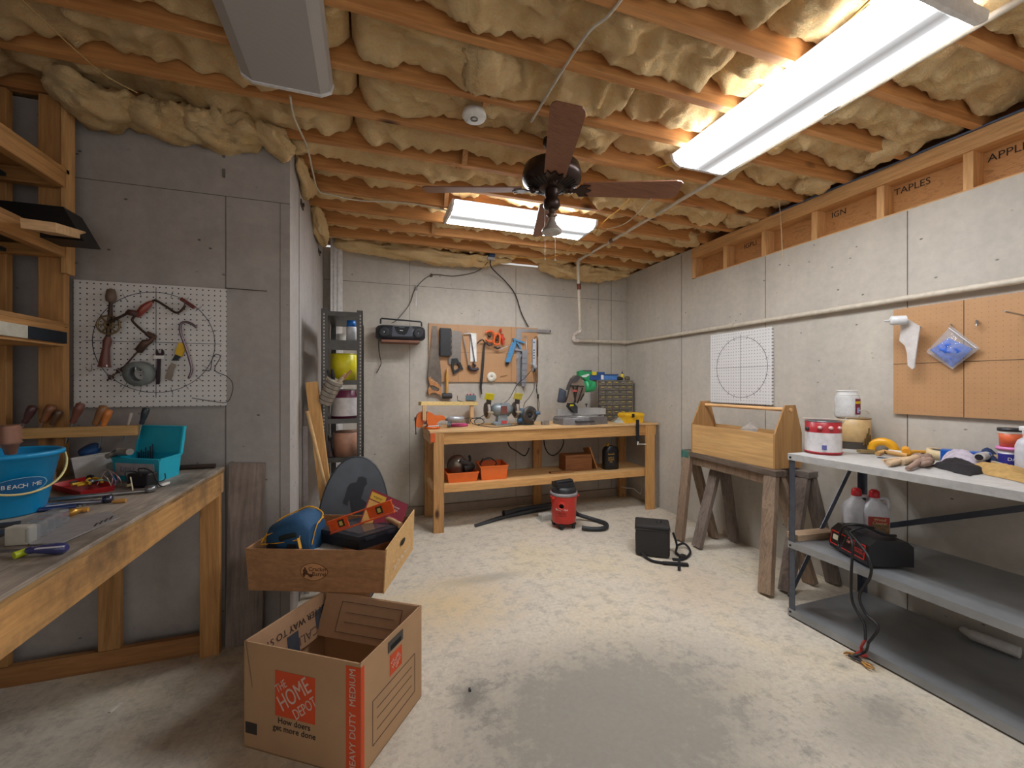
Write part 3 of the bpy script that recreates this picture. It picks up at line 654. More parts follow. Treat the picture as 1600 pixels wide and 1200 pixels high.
# turquoise box
ZH = 1.0
F_, L_, R_ = P(249, 719, 'z', ZH), P(175, 716, 'z', ZH), P(283, 709, 'z', ZH); B_ = L_ + R_ - F_
T = thing('drill_bit_box', 'turquoise plastic box with open lid and a grey label', 'storage box', (F_ + B_) / 2 - V((0, 0, ZH - BZ)))
tq = mt('22b4cf', .35, var=.03)
part(T, 'box', obox(MB(), [L_, F_, R_, B_], BZ, ZH, .003, .93), tq, world=True)
rm = MB(); cc4 = [L_, F_, R_, B_]
for i in range(4): rm.bar(cc4[i], cc4[(i + 1) % 4], .009, .007)
part(T, 'rim', rm, tq, world=True)
ux = (R_ - B_); back_dir = (R_ - F_).normalized()
hb0 = B_ ; hb1 = R_
# the lid hinges on the long back edge
lb0, lb1 = B_ + V((0, 0, .004)), R_ + V((0, 0, .004)); up = V((0, 0, .118)) + back_dir * .03
lid = MB(); lid.prism([lb0, lb1, lb1 + up, lb0 + up], back_dir * .003)
for a_, b_ in ((lb0, lb0 + up), (lb1, lb1 + up), (lb0 + up, lb1 + up), (lb0, lb1)): lid.bar(a_, b_, .006, .02, up=-back_dir)
part(T, 'lid', lid, tq, world=True)
dd = (F_ - L_).normalized(); nrm = V((dd.y, -dd.x, 0))
pl0 = L_ + (F_ - L_) * .09 + V((0, 0, -.018)) + nrm * .002; pl1 = L_ + (F_ - L_) * .9 + V((0, 0, -.018)) + nrm * .002
dn = V((0, 0, -.055)) - nrm * .005
part(T, 'label_plate', MB().prism([pl0, pl1, pl1 + dn, pl0 + dn], nrm * .002), mt('b4b6bc', .4), world=True)
text(T, 'lettering', 'DRILL BITS', frame((pl0 + pl1) / 2 + dn / 2 + nrm * .003, dd, V((0, 0, 1))), .032, mt('8b8d9a', .5), world=True)
ctr = P(230, 715, 'z', .985)
for k in range(7):
    p = P(217 + k * 3.6, 714, 'z', .985); h = (.022, .034, .026, .044, .03, .05, .06)[k]
    mb = MB().tube([p - V((0, 0, .05)), p + V((0, 0, h))], .0025, 6)
    for j in range(8): a = j * 1.1; q = p + V((0, 0, h * j / 8)); mb.bar(q + V((.0035 * math.cos(a), .0035 * math.sin(a), .002)), q - V((.0035 * math.cos(a), .0035 * math.sin(a), .002)), .002, .002)
    solo('drill_bit', ['leftmost', 'second', 'third', 'fourth', 'fifth', 'sixth', 'rightmost and tallest'][k] + ' from left of the dark twist bits in the turquoise box' if k < 6 else 'rightmost and tallest of the dark twist bits in the turquoise box', 'drill bit', mb, mt('3c4550', .35, .8), loc=p, world=True, group='twist bits in the turquoise box')
# red tray
tc4 = FL([(79, 757), (126, 769), (181, 759), (140, 744)], .925)
T = thing('red_tray', 'shallow red tray of small tools on the left workbench', 'tray', sum(tc4, V()) / 4 - V((0, 0, .02)))
part(T, 'tray', obox(MB(), tc4, BZ, .927, .003, .93), mt('c0262c', .35), world=True)
def pliers(lab, hcol, p0, p1, z, w=.012, nose='7d7f84', cat='pliers', tip=None):
    a, b_ = P(*p0, 'z', z), P(*p1, 'z', z); d = b_ - a; s = V((-d.y, d.x, 0)).normalized(); T = thing('pliers', lab, cat, (a + b_) / 2)
    for q in (-1, 1):
        h = part(T, 'handle', MB().tube(curve([a + s * w * q * 1.4, a + d * .3 + s * w * 1.7 * q, a + d * .62 + s * w * .4 * q], 4), .0055, 8), mt(hcol, .4), world=True)
    part(T, 'jaws', MB().tube([a + d * .6, a + d * .7, a + d * .8, b_], [.008, .014, .012, .004], 8), mt(nose, .35, .8), world=True)
    return T
pliers('yellow-handled pliers lying in the red tray', 'd9b52a', (116, 758), (150, 752), .93)
pliers('black-jawed yellow pliers at the back of the red tray', 'd6ae22', (150, 754), (138, 744), .935, nose='26222c')
solo('grey_disc', 'small grey disc in the left part of the red tray', 'disc', MB().lathe([(.001, 0), (.018, 0), (.018, .008), (.001, .01)]), mt('66605e', .5), loc=P(112, 755, 'z', .912))
pliers('red-handled locking pliers half under the blue bucket', '8c1f22', (66, 812), (128, 797), .915, w=.01, nose='c99a4a')
solo('orange_tip', 'orange wooden file handle next to the red pliers', 'handle', MB().tube([P(120, 798, 'z', .914), P(124, 797, 'z', .914), P(138, 796, 'z', .914)], [.005, .008, .007], 10), mt('d59a45', .4), loc=P(130, 797, 'z', .914), world=True)
# long chrome tools
T = thing('torque_wrench', 'longest chrome ratchet bar lying toward the black adapter', 'ratchet', P(160, 775, 'z', BZ))
part(T, 'bar', MB().tube(FL([(72, 781), (120, 777), (228, 767)], .913), [.009, .009, .006], 10), steel, world=True)
part(T, 'head', MB().lathe([(.001, -.01), (.016, -.01), (.018, 0), (.016, .012), (.001, .012)], P(235, 764, 'z', .918), (0, 0, 1)), steel, world=True)
T = thing('socket_ratchet', 'chrome socket ratchet with a dark socket, in front of the longest ratchet', 'ratchet', P(120, 786, 'z', BZ))
part(T, 'handle', MB().tube(FL([(66, 792), (90, 790), (118, 786), (160, 783)], .915), [.011, .012, .007, .007], 10), mt('9ea2b4', .25, .9), world=True)
part(T, 'head', MB().lathe([(.001, -.01), (.014, -.01), (.015, .013), (.001, .014)], P(168, 780, 'z', .917), (.8, .2, .2)), mt('5f6070', .25, .9), world=True)
solo('navy_bar', 'navy coated steel bar lying in front of the chrome ratchets', 'bar', MB().tube(FL([(60, 797), (118, 791)], .912), .008, 10), mt('3c4c7a', .3, .6), loc=P(90, 795, 'z', .905), world=True)
solo('wooden_file_handle', 'short orange-brown wooden handle beside the ratchet socket', 'handle', MB().tube(FL([(175, 784), (185, 783), (197, 782)], .912), [.004, .008, .007], 10), mt('c48f4c', .45), loc=P(186, 783, 'z', .905), world=True)
for k, (x, y) in enumerate(((124, 791), (131, 790))):
    solo('hex_nut', '%s of the two small steel nuts between ratchets and red pliers' % ('left' if k == 0 else 'right'), 'nut', MB().lathe([(.003, 0), (.006, 0), (.006, .005), (.003, .005), (.003, 0)], seg=6, smooth=False, cap=False), steel, loc=P(x, y, 'z', BZ), group='loose nuts on the left workbench')
# plug adapter
T = thing('power_adapter', 'black power adapter with tangled cord before the turquoise box', 'power adapter', P(222, 768, 'z', BZ)); q = P(222, 765, 'z', BZ) - V((0, 0, BZ)); q.z = 0
part(T, 'body', MB().box(P(219, 762, 'z', BZ + .0) + V((0, .02, .029)), (.085, .05, .056), (0, 0, -.35), .006), black, world=True)
part(T, 'cord', MB().tube(curve([P(200, 752, 'z', .96), P(196, 738, 'z', .975), P(212, 737, 'z', .97), P(222, 745, 'z', .965), P(216, 733, 'z', .975), P(230, 733, 'z', .975), P(240, 740, 'z', .965), P(246, 752, 'z', .95), P(258, 748, 'z', .93), P(255, 735, 'z', .94), P(243, 738, 'z', .95), P(248, 757, 'z', .92), P(258, 760, 'z', .91)], 6), .0022, 6), rubber, world=True)
part(T, 'prong', MB().box(P(204, 757, 'z', .93) + V((-.0, -.012, 0)), (.004, .02, .01), (0, 0, -.35)), mt('b9ab83', .3, .8), world=True)
part(T, 'paper_tag', MB().bar(P(204, 745, 'z', .962), P(208, 768, 'z', .912), .004, .001), mt('d5cfae', .6), world=True)
wires = [('d7b0b4', [(152, 757), (166, 736), (176, 745), (172, 762)]), ('e6d9c8', [(160, 742), (168, 748), (176, 764)]), ('6f7fc0', [(168, 738), (180, 750), (178, 762)]), ('d8d5cf', [(150, 740), (165, 733), (185, 745), (190, 758)]), ('5fb8bd', [(140, 756), (155, 750), (170, 752)]), ('c43a4a', [(176, 735), (184, 747), (180, 757)])]
for i, (c_, pts) in enumerate(wires):
    nm = ['pinkish', 'cream', 'blue', 'white', 'teal', 'red'][i]
    solo('hookup_wire', '%s thin wire in the tangle between red tray and turquoise box' % nm, 'wire', MB().tube(curve([P(*pts[0], 'z', .93)] + [P(*p, 'z', .95 + .01 * (i % 3)) for p in pts[1:-1]] + [P(*pts[-1], 'z', .909)], 6), .0017, 5), mt(c_, .5), loc=P(*pts[0], 'z', .93), world=True, group='loose hookup wires')
solo('connector', 'white plug connector right of the black adapter', 'connector', MB().bar(P(250, 759, 'z', .911), P(263, 754, 'z', .911), .012, .008), white, loc=P(256, 757, 'z', BZ), world=True)
# plastic blister strip and white block
T = thing('blister_packs', 'overlapping clear grey plastic holders at the near bench edge', 'plastic holder', P(110, 835, 'z', BZ))
clear = mt('a3a6aa', .2, .1, alpha=.4)
part(T, 'backing', MB().prism(FL([(46, 852), (95, 850), (188, 809), (168, 800), (110, 812), (48, 828)], .907), (0, 0, .003)), mt('8f8b8a', .4), world=True)
for k in range(5):
    p = P(42 + k * 12, 846 - k * 7, 'z', .91); part(T, 'pocket', MB().box(p + V((0, .0, .02)), (.045, .03, .044), (0, 0, -.3), .006), clear, world=True)
for k in range(4):
    part(T, 'slot_mark', MB().bar(P(148 + 8 * k, 822 - 3.6 * k, 'z', .911), P(152 + 8 * k, 817 - 3.6 * k, 'z', .911), .004, .001), mt('3a3636', .5), world=True)
solo('white_end_block', 'off-white square plastic block at the front end of the clear holders', 'block', MB().box((0, 0, .024), (.052, .028, .048), None, .004), mt('c2beb0', .5), loc=P(33, 850, 'z', BZ), rz=-.15)
T = thing('purple_screwdriver', 'clear purple-handled screwdriver nearest the camera on the bench', 'screwdriver', P(50, 862, 'z', BZ))
handle_tool(T, 0, mt('353a70', .2, coat=.8), steel, P(105, 856, 'z', .919), P(42, 860, 'z', .919), P(-30, 862, 'z', .912), .0135, .004)
part(T, 'handle_stripe', MB().bar(P(55, 857.5, 'z', .9325), P(100, 853.5, 'z', .9325), .006, .002), mt('c9c4cc', .3), world=True)
solo('yellow_green_cap', 'small yellow-green cap beside the purple screwdriver', 'cap', MB().cyl((-.006, -.008, .008), (.007, .01, .01), .0085, seg=14), mt('bccb2c', .4), loc=P(31, 871, 'z', BZ))
solo('dark_files', 'dark steel files lying left of the white block', 'file', MB().bar(P(-40, 850, 'z', .91), P(14, 828, 'z', .91), .03, .008).bar(P(-40, 825, 'z', .912), P(30, 817, 'z', .912), .02, .008), mt('4d4a50', .45, .7), loc=P(0, 840, 'z', BZ), world=True)
# stubs and bars by the rear
solo('iron_bar', 'dark round iron bar lying at the far end of the left workbench', 'iron bar', MB().tube([V((-.93, 2.44, .917)), V((-.71, 2.43, .917))], .011, 12), mt('4d3d33', .7, .3), loc=(-.8, 2.43, .917), world=True)
for k, (px, py, w, h, d_) in enumerate(((96, 718, .07, .03, .05), (104, 724, .09, .035, .06), (100, 742, .11, .04, .05))):
    solo('wood_block', '%s of the brown wood blocks stacked behind the blue bucket' % ['topmost', 'middle', 'lowest'][k], 'wood block', MB().box((0, 0, h / 2), (w, d_, h), (0, 0, .2 * k), .002), wood('a98352', '94703f', 'X', knots=0), loc=V((-1.31, 2.33 - .01 * k, (.98, .945, .905)[k])))
solo('grey_bar_bundle', 'grey steel square bars lying along the rear behind the bucket', 'steel bar', MB().bar((-1.62, 2.37, 1.015), (-1.36, 2.4, 1.015), .03, .015).bar((-1.62, 2.33, .996), (-1.38, 2.36, .996), .03, .02).bar((-1.6, 2.34, .906 + .04), (-1.5, 2.35, .906 + .04), .06, .08), mt('6f6c6e', .5, .6), loc=(-1.5, 2.36, .906), world=True)
# floor scraps
solo('paper_stub', 'small white paper stub on the floor below the left workbench', 'scrap', MB().bar(P(171, 1113, 'z', .003), P(190, 1098, 'z', .003), .012, .004), mt('d8d0c4', .7), loc=P(180, 1105, 'z', 0), world=True)
solo('white_paper', 'white paper corner lying on the floor at the left frame edge', 'paper', MB().prism(FL([(-20, 1064), (14, 1063), (2, 1086), (-20, 1090)], .001), (0, 0, .001)), mt('cfc9c4', .7), loc=P(0, 1075, 'z', 0), world=True)
# ---------------------------------------------------------------- moving box with a produce box on top
card = wood('b1835f', 'a97b57', 'X', sc=.5, knots=0, rough=.8); card_i = mt('a58263', .85, var=.05); card2 = wood('a97c54', '9d724b', 'X', sc=.8, knots=0, rough=.75)
card = mt('b08c68', .8, var=.05, sc=8)
ZB = .385
# plan corners from the floor line / top rim: left, front, right, back
Lc, Fc, Rc = V((-.425, 1.76, 0)), V((-.022, 1.487, 0)), V((.215, 1.80, 0)); Bc = Lc + Rc - Fc
cen = (Lc + Rc) / 2
T = thing('moving_box', 'open brown cardboard moving box with orange square logo on the floor', 'cardboard box', cen)
tt = .005
def wall(mb, a, b, z0, z1, t, lean0=0): 
    n = V((-(b - a).y, (b - a).x, 0)).normalized(); c = cen - (a + b) / 2
    if n.dot(c) < 0: n = -n
    mb.prism([a + V((0, 0, z0)), b + V((0, 0, z0)), b + V((0, 0, z1)), a + V((0, 0, z1))], n * t); return n
mb = MB(); 
for a, b_ in ((Lc, Fc), (Fc, Rc), (Rc, Bc), (Bc, Lc)): wall(mb, a, b_, 0, ZB, tt)
mb.prism([p + V((0, 0, .001)) for p in (Lc, Fc, Rc, Bc)], (0, 0, .004))
body = part(T, 'body', mb, card, world=True)
nF = V(((Fc - Lc).y, -(Fc - Lc).x, 0)).normalized(); nR = V(((Rc - Fc).y, -(Rc - Fc).x, 0)).normalized()
dF = (Fc - Lc).normalized(); dR = (Rc - Fc).normalized(); LF = (Fc - Lc).length; LR = (Rc - Fc).length
def onF(u, z, off=.001): return Lc + dF * u * LF + V((0, 0, z)) + nF * off
def onR(u, z, off=.001): return Fc + dR * u * LR + V((0, 0, z)) + nR * off
# inner flaps: left one hangs inward printed, back one upright with form
ll = (Bc - Lc)
fl = MB(); a, b_ = Lc + V((0, 0, ZB)), Bc + V((0, 0, ZB)); inn = dF * .028 + V((0, 0, -.16)); a2, b2 = a + dF * .006, b_ + dF * .006
fl.prism([a2, b2, b2 + inn, a2 + inn], dF * .004)
lf = part(T, 'flap', fl, card_i, world=True)
M1 = frame((a2 + b2) / 2 + inn * .42 + dF * .0055, -(b2 - a2), -inn)
# printed line runs upside down along the flap
text(T, 'print', 'BETTER WAY TO STORE', frame((a2 + b2) / 2 + inn * .36 + dF * .0065, (a2 - b2), inn * 1.0), .036, mt('3b2d28', .8), world=True, align='CENTER')
tb = MB().prism([a2 + ll * .42 + inn * .5 + dF * .0052, a2 + ll * .56 + inn * .5 + dF * .0052, a2 + ll * .55 + inn + dF * .0052, a2 + ll * .41 + inn + dF * .0052], dF * .001)
part(T, 'print', tb, mt('3a3f4a', .7), world=True)
tb = MB().prism([a2 + ll * .8 + inn * .35 + dF * .0052, a2 + ll * .97 + inn * .3 + dF * .0052, a2 + ll * .97 + inn * .8 + dF * .0052, a2 + ll * .8 + inn * .8 + dF * .0052], dF * .001)
part(T, 'print', tb, mt('3a3f4a', .7), world=True)
text(T, 'print', 'CALL', frame((a2 + b2) / 2 + ll * .17 + inn * .78 + dF * .0055, (a2 - b2), inn), .05, mt('6b5143', .8), world=True)
fb = MB(); a, b_ = Bc + V((0, 0, ZB)), Rc + V((0, 0, ZB)); inn2 = -dR * .07 + V((0, 0, -.15)); a3, b3 = a - dR * .008 + dF * .03, b_ - dR * .008 - dF * .012
fb.prism([a3, b3, b3 + inn2, a3 + inn2], -dR * .004); part(T, 'flap', fb, card_i, world=True)
off = -dR * .0055; fm = MB(); q = [a3 + (b3 - a3) * u + inn2 * v + off for u, v in ((.2, .14), (.86, .14), (.86, .84), (.2, .84))]
for i in range(4): fm.bar(q[i], q[(i + 1) % 4], .0016, .001)
for v in (.38, .6): fm.bar(a3 + (b3 - a3) * .27 + inn2 * v + off, a3 + (b3 - a3) * .8 + inn2 * v + off, .0014, .001)
part(T, 'printed_form', fm, mt('3b2d28', .8), world=True)
# print on the front-left face: orange square, slogan, band
def quad(mb, f, u0, u1, z0, z1, o=.0008): mb.prism([f(u0, z0, o), f(u1, z0, o), f(u1, z1, o), f(u0, z1, o)], (f(0, 0, 1) - f(0, 0, 0)) * .0006)
orange = mt('cf4a1e', .6, var=.03)
mb = MB(); quad(mb, onF, .285, .63, .145, .305); part(T, 'logo_square', mb, orange, world=True)
cL = onF(.457, .225, .0018); lf_ = mt('cbb3a4', .7)
for s_, dz, sz, dx in (('THE', .056, .04, -.03), ('HOME', .006, .078, 0), ('DEPOT', -.052, .05, .012)):
    M_ = frame(cL, dF, (0, 0, 1)) @ Matrix.Rotation(math.radians(38), 4, 'Z') @ Matrix.Translation((dx, dz, 0))
    text(T, 'logo_letters', s_, M_, sz, lf_, world=True, sx=.72, shear=.12)
text(T, 'slogan', 'How doers\nget more done', frame(onF(.45, .115, .0012), dF, (0, 0, 1)), .030, mt('2b2322', .8), world=True)
mb = MB(); quad(mb, onF, .885, 1.0, 0.0, .372); part(T, 'orange_band', mb, orange, world=True)
mb = MB(); quad(mb, onR, 0, .045, 0.0, .372); part(T, 'orange_band', mb, orange, world=True)
text(T, 'band_letters', 'HEAVY DUTY  MEDIUM', frame(onF(.94, .19, .0022), V((0, 0, 1)), -dF), .034, lf_, world=True)
# black barcode panel, right face prints
mb = MB(); quad(mb, onF, .015, .12, .055, .095); part(T, 'barcode_panel', mb, mt('38322e', .8), world=True)
mb = MB(); quad(mb, onR, .42, .62, .235, .31); part(T, 'logo_square', mb, orange, world=True)
cR = onR(.52, .27, .0018)
for s_, dz, sz, dx in (('THE', .024, .014, -.012), ('HOME', .004, .024, 0), ('DEPOT', -.018, .017, .006)):
    text(T, 'logo_letters', s_, frame(cR, dR, (0, 0, 1)) @ Matrix.Rotation(math.radians(38), 4, 'Z') @ Matrix.Translation((dx, dz, 0)), sz, lf_, world=True, sx=.8)
mb = MB(); quad(mb, onR, .39, .64, .325, .366); part(T, 'handle_print', mb, mt('4a4440', .7), world=True)
mb = MB(); quad(mb, onR, .43, .60, .329, .346, .0022); part(T, 'hand_hole', mb, mt('0e0b0a', .9), world=True)
mb = MB(); q = [onR(u, z, .0012) for u, z in ((.16, .215), (.86, .215), (.86, .06), (.16, .06))]
for i in range(4): mb.bar(q[i], q[(i + 1) % 4], .0016, .001)
for z in (.175, .14, .1): mb.bar(onR(.22, z, .0012), onR(.8, z, .0012), .0014, .001)
part(T, 'printed_form', mb, mt('3b2d28', .8), world=True)

# produce box standing across the back corner
zc0, zc1 = .388, .58
Fp, Lp, Rp = P(603, 930, 'z', zc0), P(387, 926, 'z', zc0), None
w_f = V((.02, 1.64, 0))
# top rim: front corner (603,861), left (383,857), right (646,805)
F2, L2, R2 = P(602, 861, 'z', zc1), P(383, 857, 'z', zc1), P(646, 806, 'z', zc1)
B2 = L2 + R2 - F2; cen2 = (L2 + R2) / 2
T = thing('produce_box', 'open restaurant cardboard box on the moving box, full of tools', 'cardboard box', V((cen2.x, cen2.y, zc0)))
mb = MB(); obox(mb, [L2, F2, R2, B2], zc0, zc1, .005, .965); part(T, 'body', mb, card2, world=True)
dF2 = (F2 - L2).normalized(); nF2 = V((dF2.y, -dF2.x, 0)); dR2 = (R2 - F2).normalized(); nR2 = V((dR2.y, -dR2.x, 0))
mb = MB(); mb.prism([F2 + V((0, 0, -.19)) + nR2 * .001 - dF2 * .012, R2 + V((0, 0, -.19)) + nR2 * .001 - dF2 * .01, R2 + V((0, 0, .035)) + nR2 * .001, F2 + V((0, 0, .008)) + nR2 * .001], nR2 * .005)
part(T, 'end_panel', mb, wood('cfa56c', 'c69c64', 'X', knots=0), world=True)
hh_ = MB(); c_ = (F2 + R2) / 2 + V((0, 0, -.055)) + nR2 * .0068 + dR2 * .01
hh_.prism([c_ + dR2 * (.042 * math.cos(a) ) + V((0, 0, .014 * math.sin(a))) for a in [2 * PI * k / 16 for k in range(16)]], nR2 * .001); part(T, 'hand_hole', hh_, mt('120d0a', .9), world=True)
text(T, 'end_lettering', 'Star Of The Morning', frame((F2 + R2) / 2 + V((0, 0, -.125)) + nR2 * .0068 - dR2 * .0, dR2, (0, 0, 1)), .034, mt('d9c9b2', .7), world=True)
lc = L2 + (F2 - L2) * .49 + V((0, 0, -.1)) + nF2 * .0008 - nF2 * .005
mb = MB(); fr = frame(lc, dF2, (0, 0, 1)); mb.T = fr
out = [V((.062 * math.cos(a) * (1 + .05 * math.cos(3 * a)), .036 * math.sin(a) * (1 - .08 * math.cos(2 * a)), .002)) for a in [2 * PI * k / 40 for k in range(41)]]
mb.tube(out, .0011, 4); part(T, 'logo_outline', mb, mt('5b3620', .8), world=True)
mb = MB(); mb.T = fr; mb.prism([p * .97 for p in out[:-1]], (0, 0, .0006)); part(T, 'logo_ground', mb, mt('c99567', .8), world=True)
ik = mt('59341f', .8)
text(T, 'logo_letters', 'Cracker', fr @ Matrix.Translation((.02, .012, .0032)), .026, ik, world=True)
text(T, 'logo_letters', 'Barrel', fr @ Matrix.Translation((.026, -.01, .0032)), .026, ik, world=True)
mb = MB(); mb.T = fr   # seated figure and barrel drawing
mb.prism([V((x, y, .0026)) for x, y in ((-.05, -.012), (-.046, .0), (-.05, .006), (-.044, .012), (-.042, .02), (-.036, .02), (-.034, .012), (-.028, .004), (-.026, -.006), (-.018, -.01), (-.018, -.02), (-.022, -.02), (-.024, -.013), (-.036, -.012), (-.04, -.022), (-.046, -.022))], (0, 0, .0006))
mb.prism([V((x, y, .0026)) for x, y in ((-.016, -.01), (-.006, -.01), (-.004, -.017), (-.006, -.024), (-.016, -.024), (-.018, -.017))], (0, 0, .0006)); part(T, 'logo_drawing', mb, ik, world=True)

solo('support_carton', 'plain brown carton behind the moving box, under the produce box', 'cardboard box', obox(MB(), [Bc + V((.0, .03, 0)), Bc + V((.2, .03, 0)), Bc + V((.2, .33, 0)), Bc + V((.0, .33, 0))], .001, .386, .005).prism([Bc + V((a, b, .38)) for a, b in ((.0, .03), (.2, .03), (.2, .33), (.0, .33))], (0, 0, .006)), card, loc=Bc + V((.18, .18, 0)), world=True)
# contents
def cp(x, y, z): return P(360 + x * .2125, 700 + y * .2125, 'z', z)   # enlarged-crop pixel
ti = cen2
T = thing('tool_bag', 'blue zip tool bag with yellow piping in the produce box', 'bag', P(458, 830, 'z', zc1))
# the bag body as a rounded wedge lofted across
A, B = P(412, 850, 'z', .52), P(505, 842, 'z', .53)
ydir = (B2 - L2).normalized(); xdir = dF2
bo = L2 + dF2 * .045 + ydir * .05
mbb = MB(); rings = []
zz0 = .525
hs = [(0, .085, .055), (.02, .13, .085), (.08, .16, .10), (.14, .185, .105), (.19, .18, .10), (.22, .135, .085)]
for u, h, dpt in hs:
    c_ = bo + xdir * u + ydir * .09
    ring = []
    for k in range(20):
        a = 2 * PI * k / 20; ca, sa = math.cos(a), math.sin(a)
        q = c_ + ydir * (dpt * (abs(ca) ** .6) * (1 if ca > 0 else -1)) + V((0, 0, zz0 + h / 2 - c_.z + h / 2 * (abs(sa) ** .6) * (1 if sa > 0 else -1)))
        ring.append(q)
    rings.append(ring)
mbb.loft(rings); navy = mt('1f4d74', .75, sc=60, bmp=.3); part(T, 'body', mbb, navy, world=True)
def bagpt(u, v, h): return bo + xdir * u * 1.08 + ydir * v + V((0, 0, zz0 + h * 1.26 - bo.z))
yel = mt('e0a21c', .6)
part(T, 'piping', MB().tube(curve([bagpt(.0, .02, .05), bagpt(.0, .05, .075), bagpt(.03, .1, .112), bagpt(.08, .13, .132), bagpt(.14, .15, .15), bagpt(.2, .15, .125), bagpt(.205, .1, .1)], 5), .0035, 6).tube(curve([bagpt(.205, .15, .11), bagpt(.21, .07, .1), bagpt(.21, .02, .04)], 5), .0025, 6), yel, world=True)
part(T, 'zipper_tape', MB().tube(curve([bagpt(.0, -.005, .045), bagpt(.06, -.008, .05), bagpt(.14, -.01, .062), bagpt(.17, -.012, .07), bagpt(.165, 0, .095), bagpt(.14, .01, .108), bagpt(.07, .0, .093), bagpt(.01, .01, .07), bagpt(.0, .0, .05)], 5), .003, 6), yel, world=True)
part(T, 'opening', MB().tube(curve([bagpt(.08, -.006, .066), bagpt(.12, -.008, .078), bagpt(.16, -.004, .085)], 4), [.004] + [.014] * 7 + [.005], 8), mt('15211d', .8), world=True)
part(T, 'zipper_pull', MB().bar(bagpt(.17, -.02, .075), bagpt(.185, -.03, .04), .012, .004), yel, world=True)
for u in (.035, .12): part(T, 'strap', MB().prism([bagpt(u, -.015, .05), bagpt(u + .038, -.017, .05), bagpt(u + .045, -.03, -.02), bagpt(u + .005, -.03, -.02)], ydir * .004), mt('10141c', .7), world=True)
solo('newspaper', 'crumpled printed paper lining the produce box', 'paper', MB().grid(14, 8, lambda u, v: L2 + dF2 * (.03 + u * .36) + ydir * (.012 + v * .3) + V((0, 0, -.045 + .016 * noise.noise(V((u * 5, v * 5, 1)))))), mt('c2beb6', .8, var=.2, sc=60), loc=cen2 - V((0, 0, .06)), world=True)
# black tablet-like case
c4_ = [cp(640, 590, .61), cp(945, 655, .60), cp(1235, 570, .60), cp(900, 540, .635)]
c4_[3] = c4_[0] + c4_[2] - c4_[1]
n_ = (c4_[1] - c4_[0]).cross(c4_[3] - c4_[0]).normalized()
if n_.z < 0: n_ = -n_
T = thing('tool_case', 'black plastic case with a clear window lying in the produce box', 'tool case', sum(c4_, V()) / 4)
dv = V((0, 0, -.055)); part(T, 'shell', MB().prism([p - V((0, 0, .022)) for p in c4_], (0, 0, -.042)), mt('1d1f25', .45), world=True)
part(T, 'lid', MB().prism([p + (p - sum(c4_, V()) / 4) * .03 for p in c4_], (0, 0, -.02)), mt('2a2d34', .35), world=True)
ce_ = sum(c4_, V()) / 4
part(T, 'window', MB().prism([ce_ + (p - ce_) * .72 + V((0, 0, .001)) for p in c4_], (0, 0, .001)), mt('4c4546', .12, coat=.6), world=True)
for i in (0, 1): part(T, 'latch', MB().bar(c4_[1] + (c4_[2] - c4_[1]) * (.15 + .55 * i) + V((0, -.003, -.018)), c4_[1] + (c4_[2] - c4_[1]) * (.4 + .5 * i) + V((0, -.003, -.018)), .008, .014), mt('34373f', .4), world=True)
# orange level
T = thing('spirit_level', 'orange spirit level lying diagonally over the box contents', 'spirit level', cp(900, 500, .6))
la, lbp = cp(715, 545, .655), cp(1180, 385, .775); dl = (lbp - la); up_ = V((0, 0, 1)); up_ = (up_ - dl.normalized() * up_.dot(dl.normalized())).normalized()
lvl = MB(); sd = dl.normalized().cross(up_)
orl = mt('e0581f', .35)
lvl.bar(la, lbp, .022, .005, up=up_).bar(la - up_ * .056, lbp - up_ * .056, .022, .005, up=up_)
for s0, s1 in ((0, .3), (.62, 1.0)): lvl.bar(la + dl * s0 - up_ * .025, la + dl * s1 - up_ * .025, .005, .05, up=up_)
part(T, 'body', lvl, orl, world=True)
for s in (.2, .8):
    c0 = la + dl * s - up_ * .025; part(T, 'vial_frame', MB().bar(c0 - dl.normalized() * .016, c0 + dl.normalized() * .016, .012, .034, up=up_), mt('30261a', .5), world=True)
    part(T, 'vial', MB().bar(c0 - dl.normalized() * .008, c0 + dl.normalized() * .008, .016, .02, up=up_), mt('c9b45c', .3), world=True)
# sprayer carton: a tilted crimson box
T = thing('sprayer_carton', 'crimson retail carton with yellow panels standing tilted in the produce box', 'carton', P(615, 830, 'z', zc1))
WY = R2.y - .1
q00 = P(581, 764, 'y', WY + .02); q10 = P(638, 789, 'y', WY - .02); q01 = P(562, 816, 'y', WY - .03); q11 = q10 + q01 - q00
thk = ((q10 - q00).cross(q01 - q00)).normalized() * .065
if thk.y < 0: thk = -thk
thk = thk + V((0, 0, .0))
mb = MB(); mb.prism([q00, q10, q11, q01], thk); part(T, 'carton', mb, mt('8e2338', .5, var=.06), world=True)
ex, ey = (q10 - q00), (q01 - q00); no = -thk.normalized() * .0012
def cq(u0, u1, v0, v1, m_, nm):
    part(T, nm, MB().prism([q00 + ex * u + ey * v + no for u, v in ((u0, v0), (u1, v0), (u1, v1), (u0, v1))], no * .4), m_, world=True)
cq(.03, .42, .06, .27, mt('e3b43a', .5), 'yellow_panel'); cq(.03, .3, .3, .98, mt('dca65a', .5), 'yellow_panel'); cq(.6, .85, .5, .95, mt('b0526a', .5), 'picture')
text(T, 'brand_letters', 'wagner', frame(q00 + ex * .225 + ey * .165 + no * 1.6, ex, -ey), .017, black, world=True)
text(T, 'letters', 'Power\nPaint', frame(q00 + ex * .72 + ey * .25 + no * 1.6, ex, -ey), .016, white, world=True)
tn = thk.normalized()
tp = MB()
upn = -ey.normalized() * .0012
part(T, 'top_stripe', MB().prism([q00 + upn + ex * .0, q10 + upn, q10 + thk * .5 + upn, q00 + thk * .5 + upn], upn * .3), mt('c05a74', .5), world=True)
